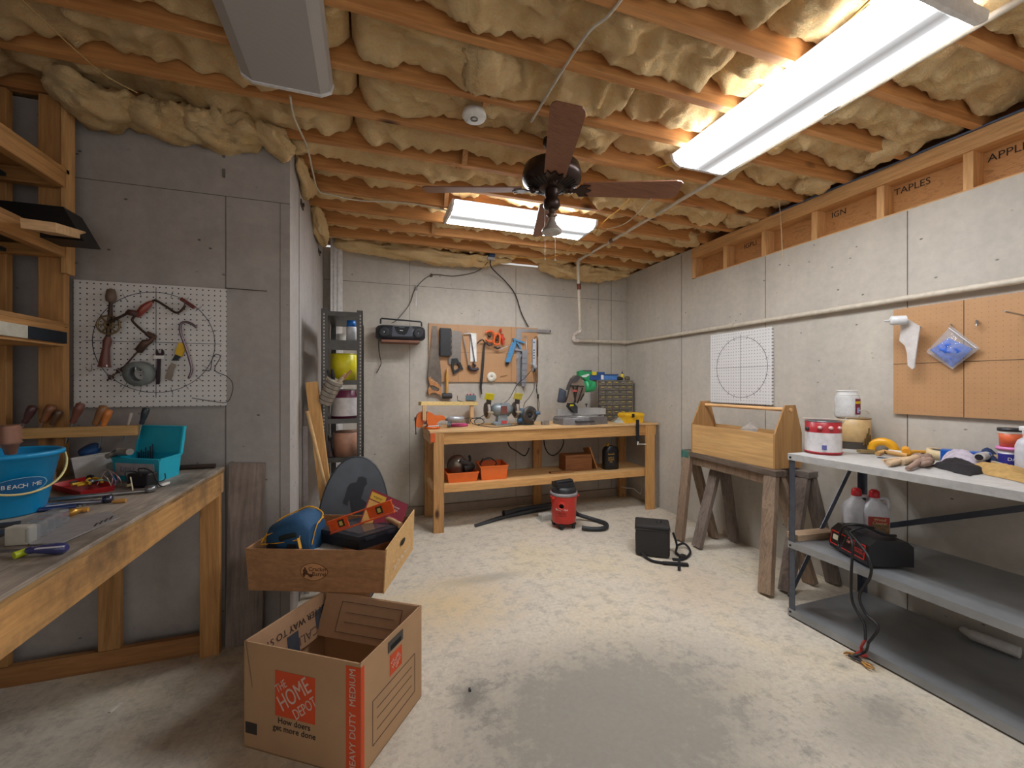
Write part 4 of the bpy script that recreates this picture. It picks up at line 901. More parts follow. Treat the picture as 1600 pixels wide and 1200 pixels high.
for k, c_ in enumerate(('e3b43a', '4e86a8', 'e8e0d0')):
    part(T, 'picture', MB().prism([q00 + ex * (.55 + .15 * k) + thk * .1 + upn * 1.5, q00 + ex * (.66 + .15 * k) + thk * .1 + upn * 1.5, q00 + ex * (.66 + .15 * k) + thk * .45 + upn * 1.5, q00 + ex * (.55 + .15 * k) + thk * .45 + upn * 1.5], upn * .2), mt(c_, .5), world=True)
solo('putty_brush', 'tan-handled brush lying between the carton and the black case', 'brush', MB().tube([cp(1110, 510, .62), cp(1180, 530, .615)], .012, 10).tube([cp(1180, 530, .615), cp(1250, 570, .60)], [.013, .016], 10), [mt('b08a62', .6)], loc=cp(1180, 530, .58), world=True)

# ---------------------------------------------------------------- behind the boxes, by the side wall
def lean(name, lab, cat, pts_base, pts_top, w, t, m_, up=(0, 1, 0)):
    mb = MB().bar(pts_base, pts_top, w, t, up=up, bev=.002); return solo(name, lab, cat, mb, m_, loc=V(pts_base), world=True)
lean('leaning_board', 'pine two-by-four leaning upright against the side wall', 'board', P(529, 939, 'y', 2.86), P(487, 597, 'y', 2.90), .07, .036, wood('d0a062', 'c39254', 'Z', knots=.7))
solo('dowel', 'long round wooden dowel leaning in front of the two-by-four', 'dowel', MB().tube([P(551, 939, 'y', 2.76), P(480, 642, 'y', 2.82)], .0105, 12), mt('cda774', .6), loc=P(551, 939, 'y', 2.76), world=True)
solo('white_trim_strip', 'long white plastic trim strip leaning at the side wall', 'trim strip', MB().bar((-.365, 2.92, .0), (-.378, 2.97, 1.05), .028, .012, up=(0, 1, 0)), mt('c9c5c8', .5), loc=(-.35, 3.1, 0), world=True)
T = thing('gutter_downspout', 'white downspout standing in the back left corner up to the joists', 'downspout', (-.3, 4.24, 0)); 
a = P(515, 374, 'y', 4.25); b_ = P(533, 374, 'y', 4.25); c_ = P(519, 480, 'y', 4.25)
part(T, 'channel', MB().b2((a.x + .01, 4.22, 0), (b_.x + .012, 4.3, a.z)), mt('d6d3d0', .5), world=True)
part(T, 'ridge', MB().b2((a.x + .035, 4.215, 0), (a.x + .045, 4.22, a.z)).b2((a.x + .07, 4.215, 0), (a.x + .078, 4.22, a.z)), mt('c4c0bd', .5), world=True)
# oval sign
T = thing('oval_sign', 'dark grey oval sled with a dark walking ape figure, behind the boxes', 'sign', (0.05, 2.62, 0))
sY = 2.62
mb = MB(); n = 48; rx, rz_ = .2, P(555, 720, 'y', sY).z / 2; zc = rz_ + .001
cx_ = P(557, 720, 'y', sY).x
tl = V((0, .12, 0))
def sp(a, k=1.0, dy=0): 
    z = zc + rz_ * k * math.sin(a); x = cx_ - .035 * (1 - (z - zc + rz_) / (2 * rz_)) + rx * k * (abs(math.cos(a)) ** .9) * (1 if math.cos(a) > 0 else -1)
    return V((x, sY - .02 + .14 * z + dy, z))
mb.loft([[sp(2 * PI * k / n) for k in range(n)], [sp(2 * PI * k / n, 1, .018) for k in range(n)]], smooth=False)
part(T, 'panel', mb, mt('5b636c', .35, var=.2, sc=6), world=True)
part(T, 'rim', MB().tube([sp(2 * PI * k / n, 1, .009) for k in range(n + 1)], .009, 8), mt('33373d', .4), world=True)
ape = [(940, 215), (965, 208), (1000, 222), (1005, 262), (985, 290), (975, 330), (960, 370), (1000, 400), (1010, 440), (980, 470), (985, 520), (900, 520), (890, 440), (880, 380), (862, 400), (865, 425), (838, 412), (828, 400), (845, 350), (860, 290), (880, 262), (930, 250)]
def s_on(x, y): 
    p = P(360 + x * .2125, 700 + y * .2125, 'y', sY - .02); z = p.z; yy = sY - .02 + .14 * z; return P(360 + x * .2125, 700 + y * .2125, 'y', yy - .006)
part(T, 'figure', MB().prism([s_on(*p) for p in ape], (0, -.001, 0)), mt('30363f', .5), world=True)
# ---------------------------------------------------------------- back workbench
def cA(x, y, Y=4.29): return P(570 + .1875 * x, 460 + .1875 * y, 'y', Y)
def cB(x, y, Y): return P(640 + .25 * x, 580 + .25 * y, 'y', Y)
def cC(x, y, Y): return P(860 + .09375 * x, 570 + .09375 * y, 'y', Y)
X0, X1, Y0, Y1, BH = .515, 2.93, 3.715, 4.31, .905
T = thing('workbench', 'long pine workbench against the back wall with a lower shelf', 'workbench', ((X0 + X1) / 2, 4.0, 0))
part(T, 'top', MB().b2((X0, Y0, BH - .02), (X1, Y1, BH), .002), wood('cba574', 'bd9564', 'X', knots=.2), world=True)
bx = wood('bf8f55', 'ad7d46', 'X', knots=.8)
part(T, 'apron', MB().b2((.643, Y0 + .012, BH - .125), (X1 - .02, Y0 + .05, BH - .02), .002), bx, world=True)
part(T, 'rear_apron', MB().b2((X0 + .02, Y1 - .05, BH - .11), (X1 - .02, Y1 - .012, BH - .02), .002), bx, world=True)
for x in (X0 + .01, X1 - .045): part(T, 'end_apron', MB().b2((x, Y0 + .052, BH - .12), (x + .036, Y1 - .052, BH - .02), .002), pineY, world=True)
lz = wood('b98a55', 'a0723f', 'Z', knots=.6); lz2 = wood('c8965a', 'b98549', 'Z', knots=.5)
for x0, x1, y0, y1, m_ in ((.549, .642, Y0 - .0, Y0 + .038, lz), (2.768, 2.862, Y0 - .026, Y0 + .01, lz2)):
    part(T, 'leg', MB().b2((x0, y0, 0), (x1, y1, BH - .022), .002), m_, world=True)
for x0, x1 in ((.535, .62), (1.70, 1.80), (2.78, 2.87)):
    part(T, 'rear_leg', MB().b2((x0, 4.22, 0), (x1, 4.258, BH - .13), .002), lz, world=True)
part(T, 'shelf_board', MB().b2((X0 + .1, Y0 + .06, .395), (X1 - .06, 4.215, .412), .001), wood('caa06a', 'bc9058', 'X', knots=.2), world=True)
part(T, 'shelf_rail', MB().b2((.643, Y0 + .03, .345), (2.79, Y0 + .058, .412), .002), wood('cf9d60', 'c08c50', 'X', knots=.3), world=True)
part(T, 'end_rail', MB().b2((.55, 3.8, .36), (.585, 4.2, .394), .002), pineY, world=True)

# pegboard on the back wall
a, b_ = P(670, 505, 'y', 4.31), P(840, 597, 'y', 4.31)
bp_ = pegmat('brown_pegboard', 'b5895f', '8d6844', r=.002)
T = thing('pegboard', 'brown hardboard panel full of saws and clamps above the back bench', 'pegboard', ((a.x + b_.x) / 2, 4.31, b_.z))
part(T, 'board', MB().b2((a.x, 4.31, b_.z), (b_.x, YB - .002, a.z)), bp_, world=True)
sl = MB()
for px in (716, 799): x = P(px, 550, 'y', 4.31).x; sl.b2((x - .0015, 4.3085, b_.z), (x + .0015, 4.31, a.z))
zz = P(750, 551, 'y', 4.31).z; sl.b2((a.x, 4.3085, zz - .0015), (b_.x, 4.31, zz + .0015)); part(T, 'pencil_grid', sl, mt('7a5a3a', .7), world=True)
sawm = mt('6f655c', .4, .6, var=.25, sc=12); dh = mt('17181b', .5)
def ring_hole(mb, outer, inner, ext):
    """plate with a hand hole: outer and inner rings with equal counts"""
    n = len(outer); ext = V(ext); vs = outer + inner + [p + ext for p in outer] + [p + ext for p in inner]; fs = []
    for i in range(n):
        j = (i + 1) % n; fs += [(i, j, n + j, n + i), (2 * n + i, 3 * n + i, 3 * n + j, 2 * n + j), (i, 2 * n + i, 2 * n + j, j), (n + i, n + j, 3 * n + j, 3 * n + i)]
    return mb.add(vs, fs)
# panel saw
T = thing('handsaw', 'large old handsaw with brown wooden grip hanging at the panel left edge', 'handsaw', cA(580, 450))
part(T, 'blade', MB().prism([cA(*p, 4.295) for p in ((565, 262), (600, 262), (640, 690), (636, 800), (560, 800), (524, 690))], (0, .003, 0)), sawm, world=True)
o_ = [(527, 690), (560, 700), (610, 740), (640, 780), (640, 845), (600, 825), (560, 820), (535, 840), (526, 790), (545, 760)]
i_ = [(545, 758), (570, 758), (600, 772), (620, 785), (618, 802), (600, 806), (580, 800), (560, 795), (548, 780), (545, 770)]
part(T, 'grip', ring_hole(MB(), [cA(*p, 4.283) for p in o_], [cA(*p, 4.283) for p in i_], (0, .022, 0)), wood('b98250', 'a8703e', 'Z', knots=0), world=True)
rv = MB()
for p in ((545, 690), (558, 715), (575, 728), (600, 735)): rv.cyl(cA(*p, 4.285), cA(*p, 4.279), .006, seg=8)
part(T, 'rivets', rv, mt('c9c3b8', .3, .8), world=True)
# black mitre box
T = thing('miter_box', 'black ribbed plastic mitre box hanging right of the large handsaw', 'miter box', cA(670, 400))
mbx = MB().b2(cA(622, 515, 4.30), cA(718, 282, 4.255), .004)
part(T, 'body', mbx, mt('1b1c1f', .5), world=True)
rb = MB()
for k in range(5): q = cA(717, 300 + k * 48, 4.28); rb.box(q, (.01, .03, .018))
for p, q in (((640, 410), (690, 350)), ((640, 350), (690, 410))): rb.bar(cA(*p, 4.254), cA(*q, 4.254), .003, .002)
part(T, 'ribs', rb, mt('3d3e42', .5), world=True)
# second saw
T = thing('handsaw', 'short toothed saw with black plastic grip, right of the black mitre box', 'handsaw', cA(760, 450))
teeth = [(722, 300)] + [(722 + (8 if k % 2 else 0), 300 + k * 22) for k in range(1, 10)]
part(T, 'blade', MB().prism([cA(*p, 4.292) for p in teeth + [(695, 545), (700, 585), (800, 570), (805, 310)]], (0, .002, 0)), mt('77706a', .4, .6), world=True)
o_ = [(725, 535), (770, 530), (785, 560), (800, 570), (822, 625), (800, 625), (770, 650), (740, 665), (730, 620), (722, 575)]
i_ = [(748, 575), (768, 570), (780, 585), (790, 600), (786, 612), (776, 618), (762, 628), (750, 632), (742, 620), (742, 595)]
part(T, 'grip', ring_hole(MB(), [cA(*p, 4.28) for p in o_], [cA(*p, 4.28) for p in i_], (0, .024, 0)), dh, world=True)
# hacksaw, white guard
T = thing('hacksaw', 'steel frame hacksaw with dark violet grip on the hardboard panel', 'hacksaw', cA(880, 450))
part(T, 'frame', MB().tube([cA(*p, 4.285) for p in ((865, 585), (818, 345), (820, 328), (880, 325))], .006, 8), mt('b5b4b6', .3, .8), world=True)
part(T, 'blade', MB().bar(cA(880, 330, 4.285), cA(915, 560, 4.285), .003, .012), mt('55555a', .4, .7), world=True)
part(T, 'grip', MB().tube(curve([cA(865, 590, 4.28), cA(880, 620, 4.28), cA(920, 628, 4.28), cA(945, 615, 4.28)], 4), .016, 10).tube([cA(900, 575, 4.28), cA(925, 600, 4.28)], .012, 8), mt('2e2836', .45), world=True)
solo('white_sheath', 'white blade sheath hanging inside the hacksaw frame', 'sheath', MB().prism([cA(*p, 4.297) for p in ((878, 322), (930, 325), (932, 560), (880, 560))], (0, .008, 0)), white, loc=cA(905, 450), world=True)
solo('hook_ring', 'small steel hook above the hacksaw frame', 'hook', MB().tube(curve([cA(862, 285), cA(850, 300), cA(862, 318), cA(874, 300)], 4), .002, 6), steel, loc=cA(862, 300), world=True)
# pry bar and clamps
T = thing('pry_bar', 'long dark flat pry bar with curved ends hanging below the orange clamps', 'pry bar', cA(985, 600))
part(T, 'shaft', MB().loft([[cA(x - w, y, 4.293), cA(x + w, y, 4.293), cA(x + w, y, 4.303), cA(x - w, y, 4.303)] for x, y, w in ((1003, 400, 5), (993, 430, 9), (985, 560, 11), (974, 700, 11), (966, 770, 9), (975, 833, 4))], smooth=False), mt('34302f', .5, .5), world=True)
part(T, 'claw', MB().tube(curve([cA(1000, 410, 4.28), cA(985, 380, 4.26), cA(960, 385, 4.25), cA(935, 412, 4.25)], 4), .006, 8), mt('2b2b30', .5, .4), world=True)
orc = mt('e0682f', .35); rdc = mt('bf3a24', .4)
T = thing('clamp', 'orange frame clamp hanging left on the hardboard panel', 'clamp', cA(1045, 350))
part(T, 'frame', MB().tube(curve([cA(*p, 4.27) for p in ((1010, 320), (1030, 305), (1065, 310), (1080, 340), (1068, 390), (1030, 390), (1008, 375))], 4), .012, 8), orc, world=True)
part(T, 'jaw', MB().tube([cA(1010, 400, 4.26), cA(1035, 425, 4.26), cA(1060, 415, 4.26)], .012, 8), mt('4a3e3a', .45, .4), world=True)
part(T, 'swivel_pad', MB().ball(cA(1040, 345, 4.28), .02), mt('4a3e3a', .45, .4), world=True)
T = thing('clamp', 'orange frame clamp hanging right, in front of the red clamp', 'clamp', cA(1100, 380))
part(T, 'frame', MB().tube(curve([cA(*p, 4.26) for p in ((1075, 400), (1082, 350), (1100, 325), (1125, 345), (1120, 410), (1085, 415), (1075, 400))], 4), .011, 8), orc, world=True)
part(T, 'jaw', MB().tube([cA(1080, 435, 4.255), cA(1105, 450, 4.255), cA(1130, 440, 4.255)], .011, 8), mt('4a3e3a', .45, .4), world=True)
part(T, 'swivel_pad', MB().ball(cA(1100, 375, 4.27), .018), mt('4a3e3a', .45, .4), world=True)
T = thing('clamp', 'red screw clamp with a steel tommy bar hanging at the right of the clamps', 'clamp', cA(1145, 350))
part(T, 'screw', MB().tube([cA(1133, 285, 4.28), cA(1135, 315, 4.28)], .013, 8).tube([cA(1145, 330, 4.28), cA(1155, 420, 4.28)], .014, 8).bar(cA(1110, 330, 4.28), cA(1165, 380, 4.28), .02, .03), rdc, world=True)
part(T, 'tommy_bar', MB().cyl(cA(1120, 462, 4.26), cA(1190, 430, 4.26), .0045, seg=8).cyl(cA(1120, 330, 4.265), cA(1118, 430, 4.265), .003, seg=8), steel, world=True)
# caulking guns
T = thing('caulking_gun', 'blue caulking gun hanging right of the clamps', 'caulking gun', cA(1230, 450))
blg = mt('4c87b4', .4, .2)
part(T, 'barrel', MB().loft([[cA(x - w, y, 4.26), cA(x + w, y, 4.26), cA(x + w, y, 4.30), cA(x - w, y, 4.30)] for x, y, w in ((1245, 400, 22), (1190, 565, 20))], smooth=False), blg, world=True)
part(T, 'handle', MB().bar(cA(1240, 375, 4.28), cA(1330, 405, 4.28), .02, .018).bar(cA(1265, 395, 4.28), cA(1300, 455, 4.28), .018, .014).bar(cA(1240, 365, 4.28), cA(1250, 410, 4.28), .03, .02), blg, world=True)
part(T, 'nozzle', MB().cyl(cA(1192, 560, 4.28), cA(1186, 585, 4.28), .02, .012, seg=10), dh, world=True)
T = thing('caulking_gun', 'grey metal caulking gun hanging at the lower right of the panel', 'caulking gun', cA(1335, 620))
gg = mt('8f9096', .4, .4)
part(T, 'barrel', MB().loft([[cA(x - w, y, 4.26), cA(x + w, y, 4.26), cA(x + w, y, 4.30), cA(x - w, y, 4.30)] for x, y, w in ((1335, 475, 24), (1325, 765, 18))], smooth=False), gg, world=True)
bnd = MB()
for y in (530, 575, 630, 680, 735): bnd.bar(cA(1308, y, 4.257), cA(1350, y, 4.257), .002, .006)
part(T, 'bands', bnd, mt('6a6b70', .4, .5), world=True)
part(T, 'handle', MB().bar(cA(1250, 458, 4.28), cA(1360, 475, 4.28), .02, .02).bar(cA(1330, 480, 4.28), cA(1268, 548, 4.28), .016, .014), gg, world=True)
part(T, 'plunger_rod', MB().tube([cA(1345, 470, 4.285), cA(1350, 350, 4.285), cA(1325, 345, 4.285), cA(1322, 365, 4.285)], .004, 6), steel, world=True)
T = thing('framing_square', 'steel framing square hanging over the right edge of the hardboard panel', 'framing square', cA(1290, 500))
part(T, 'tongue', MB().prism([cA(*p, 4.303) for p in ((1262, 285), (1550, 296), (1550, 320), (1308, 314), (1308, 745), (1266, 745))], (0, .003, 0)), mt('a4a3a6', .35, .8), world=True)
part(T, 'end_block', MB().box(cA(1546, 307, 4.30), (.008, .012, .018)), dh, world=True)
# power strip
T = thing('power_strip', 'pale blue-grey power strip hanging vertically at the panel right edge', 'power strip', cA(1412, 500))
part(T, 'body', MB().b2(cA(1392, 640, 4.305), cA(1430, 372, 4.27), .003), mt('b4bcc8', .4), world=True)
sk = MB()
for k in range(4): sk.box(cA(1411, 465 + k * 22, 4.269), (.014, .002, .012))
part(T, 'sockets', sk, dh, world=True)
part(T, 'switch', MB().box(cA(1411, 400, 4.268), (.014, .004, .014)), mt('2b4a78', .4), world=True)
part(T, 'cord', MB().tube(curve([cA(1412, 372, 4.28), cA(1425, 352, 4.28), cA(1443, 380, 4.285), cA(1442, 520, 4.29)], 5), .003, 6), rubber, world=True)
solo('plug_timer', 'grey round plug adapter at the bottom of the power strip', 'plug', MB().lathe([(.001, .0), (.022, .0), (.02, .028), (.008, .034), (.001, .034)], cA(1415, 605, 4.265), (0, -1, 0)).box(cA(1387, 577, 4.26), (.03, .02, .012)), mt('9da0a4', .4), loc=cA(1415, 605, 4.265), world=True)
solo('black_plug', 'black cord plug hanging below the grey plug adapter', 'plug', MB().box(cA(1416, 635, 4.255), (.02, .025, .03), None, .003), black, loc=cA(1416, 635, 4.255), world=True)
solo('sanding_disc', 'round white abrasive disc hanging on the hardboard panel', 'disc', MB().lathe([(.006, 0), (.052, 0), (.052, .008), (.006, .008), (.006, 0)], cA(1056, 688, 4.30), (0, -1, 0), seg=32, cap=False), mt('d9d3c4', .6), loc=cA(1056, 688, 4.30), world=True)
mk = MB()
for k in range(6): mk.bar(cA(1130 + k * 10, 690 - k * 3, 4.3), cA(1140 + k * 10, 680 - k * 2, 4.295), .003, .003)
solo('chain_bits', 'short dark chain piece pinned low on the panel, right of the white disc', 'chain', mk, mt('3a2a20', .5, .5), loc=cA(1160, 685, 4.3), world=True)
# mallet and small stuff on the wall
T = thing('rubber_mallet', 'rubber mallet with yellow wooden handle hanging on the wall head down', 'mallet', cA(685, 800))
part(T, 'handle', MB().loft([[cA(x - w, y, 4.27), cA(x + w, y, 4.27), cA(x + w, y, 4.295), cA(x - w, y, 4.295)] for x, y, w in ((686, 620, 5), (686, 680, 11), (686, 825, 10))]), wood('c79345', 'b9853a', 'Z', knots=0), world=True)
part(T, 'head', MB().tube([cA(646, 845, 4.28), cA(652, 845, 4.28), cA(720, 845, 4.28), cA(726, 845, 4.28)], [.025, .029, .029, .025], 18), mt('3b3a3a', .6), world=True)
T = thing('drill_bit_card', 'small pink and teal package stuck to the wall under the hardboard panel', 'package', cA(885, 855))
part(T, 'card', MB().b2(cA(842, 882, 4.325), cA(928, 842, 4.31)), mt('56707a', .5), world=True)
for k in range(3): part(T, 'knob', MB().ball(cA(858 + 25 * k, 833, 4.315), .009, 8), mt('d8607e', .5), world=True)
T = thing('stick_frame', 'rough pine frame of three sticks standing behind the orange vise', 'wood frame', P(700, 668, 'y', 4.24))
T_y = 4.2
part(T, 'crossbar', MB().bar(cA(458, 909, 3.92), cA(932, 909, 4.26), .045, .036, bev=.002), wood('d5bb7c', 'c9ad6c', 'X', knots=.2), world=True)
zl = P(700, 652, 'y', T_y).z
for x0, x1, yy_, zz_ in ((482, 512, 3.85, cA(500, 1050, 3.85).z), (880, 910, 4.22, BH)):
    q = cA(x0, 925, yy_); q2 = cA(x1, 925, yy_); part(T, 'upright', MB().b2((q.x, yy_, zz_), (q2.x, yy_ + .04, q.z), .002), pineZ, world=True)
solo('hex_key', 'black hex key standing in the crossbar of the pine frame', 'hex key', MB().tube([cA(772, 845, 4.22), cA(773, 885, 4.22), cA(822, 895, 4.22)], .0035, 6), black, loc=cA(773, 885, 4.22), world=True)
# vise
def on(x, y, z=BH):
    p = P(640 + .25 * x, 580 + .25 * y, 'z', z)
    return p if p.y < 4.2 else P(640 + .25 * x, 580 + .25 * y, 'y', 4.02)
T = thing('bench_vise', 'orange steel bench vise at the left end of the back bench', 'vise', P(668, 668, 'z', BH))
vy = 3.93; og = mt('d96a24', .4, var=.06)
def vz(x, y, Y=vy): return cA(x, y, Y)
part(T, 'front_jaw', MB().prism([vz(*p, vy - .05) for p in ((428, 1085), (430, 1040), (440, 1008), (458, 988), (480, 979), (503, 980), (509, 992), (506, 1030), (500, 1060), (488, 1088), (470, 1108), (445, 1112), (430, 1102))], (0, .1, 0)), og, world=True)
part(T, 'body', MB().prism([vz(*p, vy - .055) for p in ((517, 990), (530, 982), (548, 983), (564, 992), (578, 1008), (600, 1013), (655, 1012), (670, 1020), (676, 1036), (668, 1046), (640, 1050), (618, 1058), (604, 1072), (596, 1090), (560, 1098), (530, 1094), (518, 1070))], (0, .11, 0)), og, world=True)
part(T, 'base', MB().lathe([(.001, 0), (.075, 0), (.075, .018), (.055, .03), (.05, .045), (.001, .045)], V((vz(560, 1000).x, vy, BH)), seg=28), og, world=True)
part(T, 'slide_bar', MB().b2((vz(470, 1).x, vy - .015, BH + .045), (vz(600, 1).x, vy + .015, BH + .065)), dsteel, world=True)
part(T, 'spindle', MB().cyl(vz(440, 1045), vz(405, 1045), .01, seg=12), steel, world=True)
part(T, 'handle_bar', MB().cyl(vz(421, 1030, vy - .02), vz(426, 1160, vy - .02), .005, seg=8).ball(vz(421, 1030, vy - .02), .009, 8).ball(vz(426, 1160, vy - .02), .009, 8), dsteel, world=True)
part(T, 'jaw_plate', MB().b2((vz(505, 1).x, vy - .05, vz(1, 1010).z), (vz(513, 1).x, vy + .05, vz(1, 985).z)), dsteel, world=True)
part(T, 'swivel_lock', MB().cyl(V((vz(560, 1).x - .05, vy - .09, BH + .03)), V((vz(560, 1).x + .06, vy - .09, BH + .033)), .005, seg=8).ball(V((vz(560, 1).x + .06, vy - .09, BH + .033)), .01, 8), steel, world=True)
solo('orange_clamp_pad', 'orange painted steel pad clamped on the corner of the back bench', 'pad', MB().b2(cB(130, 445, 3.71), cB(160, 388, 3.7), .001), mt('cf5a24', .5), loc=cB(145, 420, 3.705), world=True)
# grey drill lying behind the vise, pink case
T = thing('power_drill', 'silver grey electric drill lying next to the orange vise', 'power drill', V((cA(750, 1050, 3.9).x, 3.95, BH)))
part(T, 'motor', MB().tube([cA(x, 1040, 3.95) for x in (690, 700, 760, 810, 825)], [.015, .03, .034, .03, .02], 16), mt('9a9c9f', .35, .4), world=True)
part(T, 'chuck', MB().cyl(cA(690, 1042, 3.95), cA(668, 1040, 3.95), .014, .01, seg=12), dsteel, world=True)
part(T, 'grip', MB().bar(cA(710, 1055, 3.95), cA(700, 1098, 3.9), .03, .03), mt('55585c', .5), world=True)
solo('pink_tape_case', 'translucent pink plastic case lying on the bench before the grey drill', 'case', MB().tube([V((0 + .085 * math.cos(2 * PI * k / 24), .05 * math.sin(2 * PI * k / 24), .013)) for k in range(25)], .013, 8).box((0, 0, .013), (.12, .06, .018), None, .004), mt('c4487a', .25), loc=on(305, 345))
# double bench grinder
gy = 4.05; gc = V((cA(1140, 950, gy).x, gy, BH)); gz = cA(1140, 960, gy).z
T = thing('bench_grinder', 'grey bench grinder with two wheels and yellow eye shields', 'bench grinder', gc)
gm = mt('7f878a', .4, .3)
part(T, 'motor', MB().lathe([(.001, -.115), (.035, -.112), (.05, -.09), (.068, -.07), (.07, .07), (.05, .09), (.035, .112), (.001, .115)], V((gc.x, gy, gz)), (1, 0, 0)), gm, world=True)
part(T, 'foot', MB().loft([[V((gc.x + sx * w, gy + sy * d, z)) for sx, sy in ((-1, -1), (1, -1), (1, 1), (-1, 1))] for z, w, d in ((BH + .001, .085, .075), (BH + .015, .085, .075), (BH + .02, .055, .05), (gz - .05, .045, .04))], smooth=False), gm, world=True)
part(T, 'name_plate', MB().b2((gc.x - .03, gy - .074, gz - .035), (gc.x + .035, gy - .069, gz + .04)), mt('6a3a35', .4), world=True)
part(T, 'switch_plate', MB().b2((gc.x - .025, gy - .08, BH + .02), (gc.x + .03, gy - .075, BH + .05)), mt('b04040', .4), world=True)
for s in (-1, 1):
    x = gc.x + s * .15
    w_g = part(T, 'wheel_guard', MB().lathe([(.001, -.022), (.07, -.022), (.078, -.01), (.078, .012), (.07, .022), (.001, .022)], V((x, gy, gz)), (1, 0, 0), seg=30), mt('544a46', .5, .4), world=True)
    part(w_g, 'grinding_wheel', MB().lathe([(.001, -.012), (.08, -.012), (.08, .012), (.001, .012)], V((x, gy - .006, gz - .008)), (1, 0, 0), seg=30), mt('9a8f86', .8), world=True)
    part(T, 'tool_rest', MB().box(V((x - s * .005, gy - .1, gz - .02)), (.05, .04, .012), (.2, 0, 0)).box(V((x, gy - .07, gz - .035)), (.012, .05, .03)), mt('b0a48c', .5, .4), world=True)
    part(T, 'eye_shield', MB().box(V((x + .0, gy - .075, gz + .135)), (.09, .006, .07), (.5, .12, 0)), mt('d9cf1c' if s < 0 else 'c9bf50', .3), world=True, label='bright yellow eye shield' if s < 0 else 'faded yellow eye shield')
    part(T, 'shield_bracket', MB().bar(V((x, gy - .045, gz + .05)), V((x, gy - .06, gz + .115)), .05, .008).bar(V((x - .02, gy - .05, gz + .06)), V((x - .02, gy - .05, gz + .11)), .006, .01), mt('3a3432', .5, .3), world=True)
# second machine: small disc grinder seen face on
dc = V((cA(1350, 1000, 4.0).x, 4.0, 0)); dz = cA(1350, 1000, 4.0).z
T = thing('disc_grinder', 'blue-grey grinder with one dark round faceplate, right of the bench grinder', 'bench grinder', V((dc.x, 4.02, BH)))
part(T, 'motor', MB().lathe([(.001, 0), (.05, 0), (.062, .03), (.06, .13), (.04, .15), (.001, .15)], V((dc.x, 3.96, dz)), (-.25, 1, 0)), mt('60788c', .4, .2), world=True)
part(T, 'faceplate', MB().lathe([(.025, .012), (.07, .006), (.088, -.01), (.088, -.024), (.03, -.03), (.025, .012)], V((dc.x, 3.945, dz)), (-.25, 1, 0), seg=32, cap=False), mt('4b4745', .45, .5), world=True)
part(T, 'hub', MB().lathe([(.001, -.03), (.018, -.03), (.03, -.016), (.03, .02), (.001, .02)], V((dc.x, 3.945, dz)), (-.25, 1, 0)), black, world=True)
part(T, 'foot', MB().b2((dc.x - .07, 3.97, BH + .001), (dc.x + .07, 4.1, dz - .045), .004), mt('54646f', .5), world=True)
for s in (-1, 1): part(T, 'side_knob', MB().tube([V((dc.x + s * .07, 3.96, dz - .02 + s * .03)), V((dc.x + s * .12, 3.93, dz - .02 + s * .04))], [.022, .018], 10), mt('3f5f7c', .45), world=True)
rv = MB()
for k in range(4): a = k * PI / 2 + .6; rv.cyl(V((dc.x + .068 * math.cos(a), 3.93, dz + .068 * math.sin(a))), V((dc.x + .068 * math.cos(a), 3.914, dz + .068 * math.sin(a))), .006, seg=8)
part(T, 'bolts', rv, steel, world=True)
solo('grey_mouse_light', 'grey teardrop tool lying in front of the bench grinder', 'tool', MB().ball((0, 0, .02), (.045, .028, .02)), mt('7d8a92', .4), loc=on(545, 338))
solo('plug_block', 'small grey transformer block lying mid bench', 'power adapter', MB().box((-.02, 0, .02), (.03, .04, .035), None, .004).box((.022, 0, .022), (.05, .04, .044), None, .004), mt('7b736c', .5), loc=on(843, 336))
# cords on the bench
cz = BH + .004
solo('grinder_cord', 'black cord looping over the bench below the bench grinder', 'cord', MB().tube(curve([on(500, 250, BH + .06), on(440, 290, cz + .01), on(405, 310, cz), on(420, 335, cz), on(465, 320, cz), on(440, 292, cz), on(385, 300, cz), on(400, 330, cz), on(500, 348, cz), on(600, 345, cz), on(725, 328, cz), on(728, 318, cz + .01)], 8), .0035, 6), rubber, loc=on(500, 340, cz), world=True)
solo('extension_cord', 'dark cord running from the grey drill behind the pine frame', 'cord', MB().tube(curve([on(330, 300, BH + .03), on(370, 292, cz), on(420, 295, cz), on(470, 300, cz)], 6), .003, 6), rubber, loc=on(400, 295, cz), world=True)
solo('strip_cord', 'black cord running from the power strip down to the bench grinder', 'cord', MB().tube(curve([cA(1390, 630, 4.25), cA(1330, 700, 4.2), cA(1270, 750, 4.15), cA(1210, 860, 4.1), cA(1160, 905, 4.05), cA(1130, 915, 4.0)], 7), .0032, 6), rubber, loc=cA(1270, 750, 4.15), world=True)
solo('strip_cord', 'black cord hanging from the power strip to the disc grinder', 'cord', MB().tube(curve([cA(1408, 650, 4.27), cA(1410, 780, 4.25), cA(1370, 860, 4.2), cA(1335, 900, 4.15), cA(1322, 945, 4.1)], 7), .003, 6), rubber, loc=cA(1370, 860, 4.2), world=True)
solo('strip_cord', 'pair of black cords with inline switch hanging straight to the bench', 'cord', MB().tube(curve([cA(1425, 650, 4.27), cA(1430, 760, 4.27), cA(1440, 860, 4.26), cA(1440, 1020, 4.2)], 7), .0035, 6).tube(curve([cA(1437, 380, 4.285), cA(1440, 700, 4.28), cA(1430, 800, 4.27), cA(1452, 900, 4.26), cA(1445, 1000, 4.22)], 7), .003, 6).box(cA(1443, 850, 4.262), (.018, .014, .05)), rubber, loc=cA(1440, 860, 4.26), world=True)
